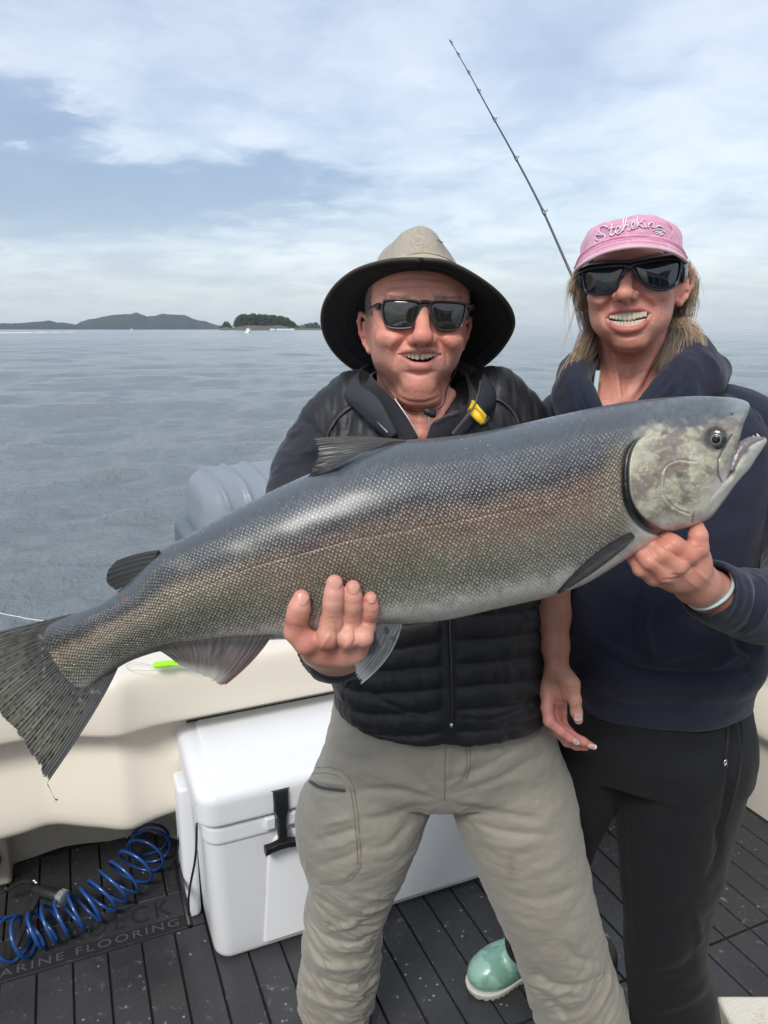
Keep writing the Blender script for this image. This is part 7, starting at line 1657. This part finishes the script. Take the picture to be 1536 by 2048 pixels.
    V = px_disp(V, N, [([(1310, 1180), (1290, 1240), (1300, 1300), (1340, 1310), (1420, 1290)], 12, .010), ([(1285, 1190), (1272, 1250), (1284, 1310)], 10, -.008), ([(1200, 1300), (1300, 1345), (1420, 1350), (1490, 1335)], 10, -.010), ([(1180, 1260), (1240, 1310), (1320, 1335)], 12, .006), ([(1465, 1240), (1480, 1290), (1500, 1310)], 10, -.007), ([(1490, 1250), (1520, 1280), (1525, 1300)], 9, .008), ([(1440, 1330), (1470, 1310), (1500, 1320)], 8, .006), ([(1380, 1230), (1420, 1260), (1470, 1260)], 10, -.006), ([(1150, 1352), (1300, 1372), (1490, 1362)], 6, .003)])
    hd = mesh_from('hoodie', V, Q, nv_, W); hbv = bvh(hd)
    seam('hem_seam', hbv, [(1150, 1346), (1250, 1360), (1350, 1366), (1490, 1352)], .0012, nv_, hd, .0004, 60)
    # hood lying in thick folds round the neck
    S = SDF(); S.chain(P3([(1190, 838, 1.185), (1168, 800, 1.195), (1150, 765, 1.225), (1158, 738, 1.28), (1190, 715, 1.36), (1260, 702, 1.40), (1345, 704, 1.365), (1388, 716, 1.29), (1376, 742, 1.225), (1332, 782, 1.190), (1290, 818, 1.175), (1275, 840, 1.17)]), [.020, .023, .025, .027, .034, .042, .040, .035, .031, .026, .019, .015], .02, res=40)
    S.chain(P3([(1140, 830, 1.21), (1140, 795, 1.235), (1142, 770, 1.28)]), [.020, .024, .026], .02); S.chain(P3([(1420, 745, 1.30), (1405, 765, 1.24), (1365, 800, 1.205), (1320, 830, 1.19)]), [.034, .030, .024, .018], .02)
    V, Q = S.mesh(.0034); N = vnormals(V, Q); V = V + N * (.004 * fbm(V * 13, 3, .5))[:, None]; N = vnormals(V, Q)
    V = px_disp(V, N, [([(1168, 745), (1160, 780), (1180, 830)], 4, -.006), ([(1350, 735), (1335, 765), (1300, 800)], 5, -.005), ([(1385, 730), (1365, 770), (1325, 805)], 5, -.005), ([(1150, 770), (1158, 810), (1172, 840)], 5, -.005), ([(1400, 700), (1430, 730), (1436, 750)], 6, .005), ([(1365, 725), (1350, 758), (1318, 790)], 4, .004)])
    mesh_from('hood', V, Q, nv_, W)
    mint = simple('mint undershirt', (.42, .52, .52), .8, bscale=300)
    tube('undershirt_edge', P3([(1196, 742, 1.245), (1192, 770, 1.225), (1190, 800, 1.205), (1194, 830, 1.19)]), .0042, mint, W, 8, 24, flat=.4); tube('undershirt_edge', P3([(1294, 782, 1.205), (1282, 794, 1.192), (1270, 808, 1.185)]), .0035, mint, W, 8, 16, flat=.4)
    # shoulder yoke seam
    seam('yoke_seam', hbv, [(1418, 765), (1455, 778), (1490, 800), (1520, 840)], .0007, nv_, hd, .0004, 30)
    # sleeves
    S = SDF(); S.chain(P3([(1455, 850, 1.295), (1535, 905, 1.28), (1590, 1000, 1.23), (1612, 1120, 1.16)]), [.070, .066, .062, .060], .025, res=14)
    S.chain([U(1612, 1120, y=1.16), U(1590, 1200, d=1.13), U(1520, 1212, d=1.06), U(1452, 1195, d=.99), U(1425, 1183, d=.955)], [.060, .060, .052, .042, .040], .02, res=16)
    S.cap(U(1430, 1188, d=.965), U(1394, 1160, d=.915), .0325, .0335, .003, True)
    S.chain(P3([(1140, 850, 1.30), (1112, 920, 1.285), (1106, 1030, 1.24), (1102, 1130, 1.20)]), [.062, .056, .050, .044], .025, res=12)
    V, Q = S.mesh(.0034); N = vnormals(V, Q); V = V + N * (.004 * fbm(V * np.array([12, 12, 12]), 3, .5))[:, None]; N = vnormals(V, Q)
    V = px_disp(V, N, [([(1486, 1140), (1500, 1180), (1492, 1225), (1468, 1255)], 5, .006), ([(1500, 1138), (1516, 1180), (1506, 1232), (1480, 1262)], 4, -.006), ([(1512, 1140), (1530, 1180), (1520, 1235), (1490, 1270)], 5, .006), ([(1470, 1145), (1482, 1180), (1474, 1220), (1452, 1248)], 4, -.004), ([(1455, 1138), (1462, 1180), (1440, 1215), (1400, 1232)], 3, .002), ([(1440, 1110), (1500, 1120), (1536, 1100)], 9, -.006)])
    mesh_from('sleeves', V, Q, nv_, W)
    cu = [(1456, 1140, .955), (1462, 1160, .945), (1455, 1182, .935), (1436, 1200, .930), (1410, 1212, .932), (1388, 1212, .940), (1372, 1203, .950)]; tube('undershirt_cuff', PD([(a_ + 5, b_ + 4, c_ - .008) for a_, b_, c_ in cu]), .0026, mint, W, 8, 30, flat=.6)
    # ---- trousers
    bl = cloth_mat('black track trousers', (.0035, .0042, .0060), .82, 900, crease=30, cstr=.5, cdist=.003, sheen=.03, var=.2)
    S = SDF(); stack(S, [(1360, 1150, 1488, 1.28, .120), (1420, 1150, 1494, 1.28, .122), (1480, 1152, 1495, 1.28, .122), (1530, 1165, 1490, 1.28, .11)], .03)
    P, r = leg_chain([(1500, 1228, 1492, 1.28), (1580, 1234, 1478, 1.28), (1650, 1238, 1458, 1.285), (1750, 1244, 1436, 1.29), (1850, 1250, 1412, 1.30), (1930, 1256, 1408, 1.315), (1990, 1262, 1428, 1.325), (2060, 1266, 1436, 1.33), (2110, 1272, 1432, 1.335)]); S.chain(P, r, .03, res=28)
    S.chain(P3([(1190, 1480, 1.30), (1160, 1570, 1.34), (1148, 1640, 1.37), (1118, 1730, 1.41), (1064, 1850, 1.45), (1048, 1885, 1.46)]), [.085, .080, .064, .056, .050, .046], .03, res=20)
    V, Q = S.mesh(.0038); N = vnormals(V, Q); V = V + N * (.0055 * fbm(V * np.array([7, 7, 5]), 3, .5))[:, None]; N = vnormals(V, Q)
    V = px_disp(V, N, [([(1460, 1420), (1464, 1500), (1450, 1600), (1430, 1700)], 5, -.005), ([(1470, 1440), (1476, 1520), (1462, 1600)], 5, .004), ([(1430, 1640), (1440, 1700), (1415, 1760)], 8, -.006), ([(1400, 1900), (1370, 1940), (1300, 1960)], 14, -.008), ([(1420, 1960), (1370, 2000), (1300, 2020)], 12, .007), ([(1390, 1820), (1400, 1870), (1395, 1900)], 8, .005), ([(1245, 1560), (1252, 1700), (1262, 1900)], 4, -.002)])
    tr = mesh_from('trousers', V, Q, bl, W); tb = bvh(tr); sil = bpy.data.materials['zip puller steel']
    seam('pocket_zip', tb, [(1452, 1412), (1455, 1460), (1450, 1520)], .0016, simple('black zip', (.02, .02, .022), .4), tr, .0008, 24)
    for q in ([(1450, 1518), (1446, 1524), (1448, 1530), (1452, 1524), (1450, 1518)], [(1447, 1532), (1450, 1526), (1453, 1533)]): seam('zip_puller', tb, q, .0011, sil, tr, .0022, 14)
    seam('side_seam', tb, [(1478, 1412), (1484, 1480), (1474, 1560), (1452, 1640), (1430, 1720)], .0010, bl, tr, .0004, 40)
    # ---- boots
    mi = NT('mint rubber boot'); co = mi.coord(); wet = mi.ramp(mi.noise(16, co, 6, .65), [(.46, 0.0), (.54, 1.0)])
    mi.bsdf(mi.mix(wet, (.27, .46, .38), (.17, .33, .27)), mi.math('SUBTRACT', .42, mi.math('MULTIPLY', wet, .22)), 0, mi.bump(mi.noise(60, co, 4), .1, .001), Coat_Weight=.2)
    so = NT('off white boot sole'); co = so.coord(); so.bsdf(so.mix(so.noise(30, co, 5), (.50, .49, .43), (.66, .65, .59)), .6, 0, so.bump(so.noise(60, co, 4), .3, .002))
    def boot(toe, heel, ankle):
        a, b = toe, heel; ax = b - a; L = np.linalg.norm(ax); ax = ax / L; sd = np.cross(ax, BZ); rot = np.column_stack([sd, ax, BZ]); S = SDF()
        S.ell(a + ax * .062 + BZ * .045, (.047, .062, .042), .02, rot).ell(a + ax * .115 + BZ * .052, (.044, .080, .050), .03, rot).ell(b - ax * .055 + BZ * .055, (.038, .055, .055), .03, rot).chain([a + ax * .17 + BZ * .06, (a + ax * .2) * .4 + ankle * .6, ankle], [.044, .046, .052], .03)
        S.rbox(a + ax * L * .5 + BZ * -.2, (.3, .4, .218), .001, .001, rot, sub=True); V, Q = S.mesh(.0028); up = mesh_from('boot', V, Q, mi.m, W)
        S = SDF(); S.ell(a + ax * .060 + BZ * .030, (.0500, .0640, .060), .01, rot).ell(a + ax * .14 + BZ * .030, (.041, .08, .060), .03, rot).ell(b - ax * .052 + BZ * .030, (.041, .055, .060), .03, rot)
        S.rbox(a + ax * L * .5 + BZ * .14, (.3, .4, .115), .004, .003, rot, sub=True).rbox(a + ax * L * .5 - BZ * .1, (.3, .4, .101), .002, .002, rot, sub=True); V, Q = S.mesh(.0028); N = vnormals(V, Q)
        q = (V - a) @ rot; V = V + N * (-.0022 * (np.sin(q[:, 1] * 420) > .2) * sstep(.010, .006, q[:, 2]))[:, None]; mesh_from('sole', V, Q, so.m, up)
    boot(U(938, 1990, z=0), U(1120, 1905, z=0), U(1058, 1880, y=1.46)); boot(U(1370, 2230, z=0), U(1350, 2080, z=0), U(1345, 2100, y=1.33))
build_woman()
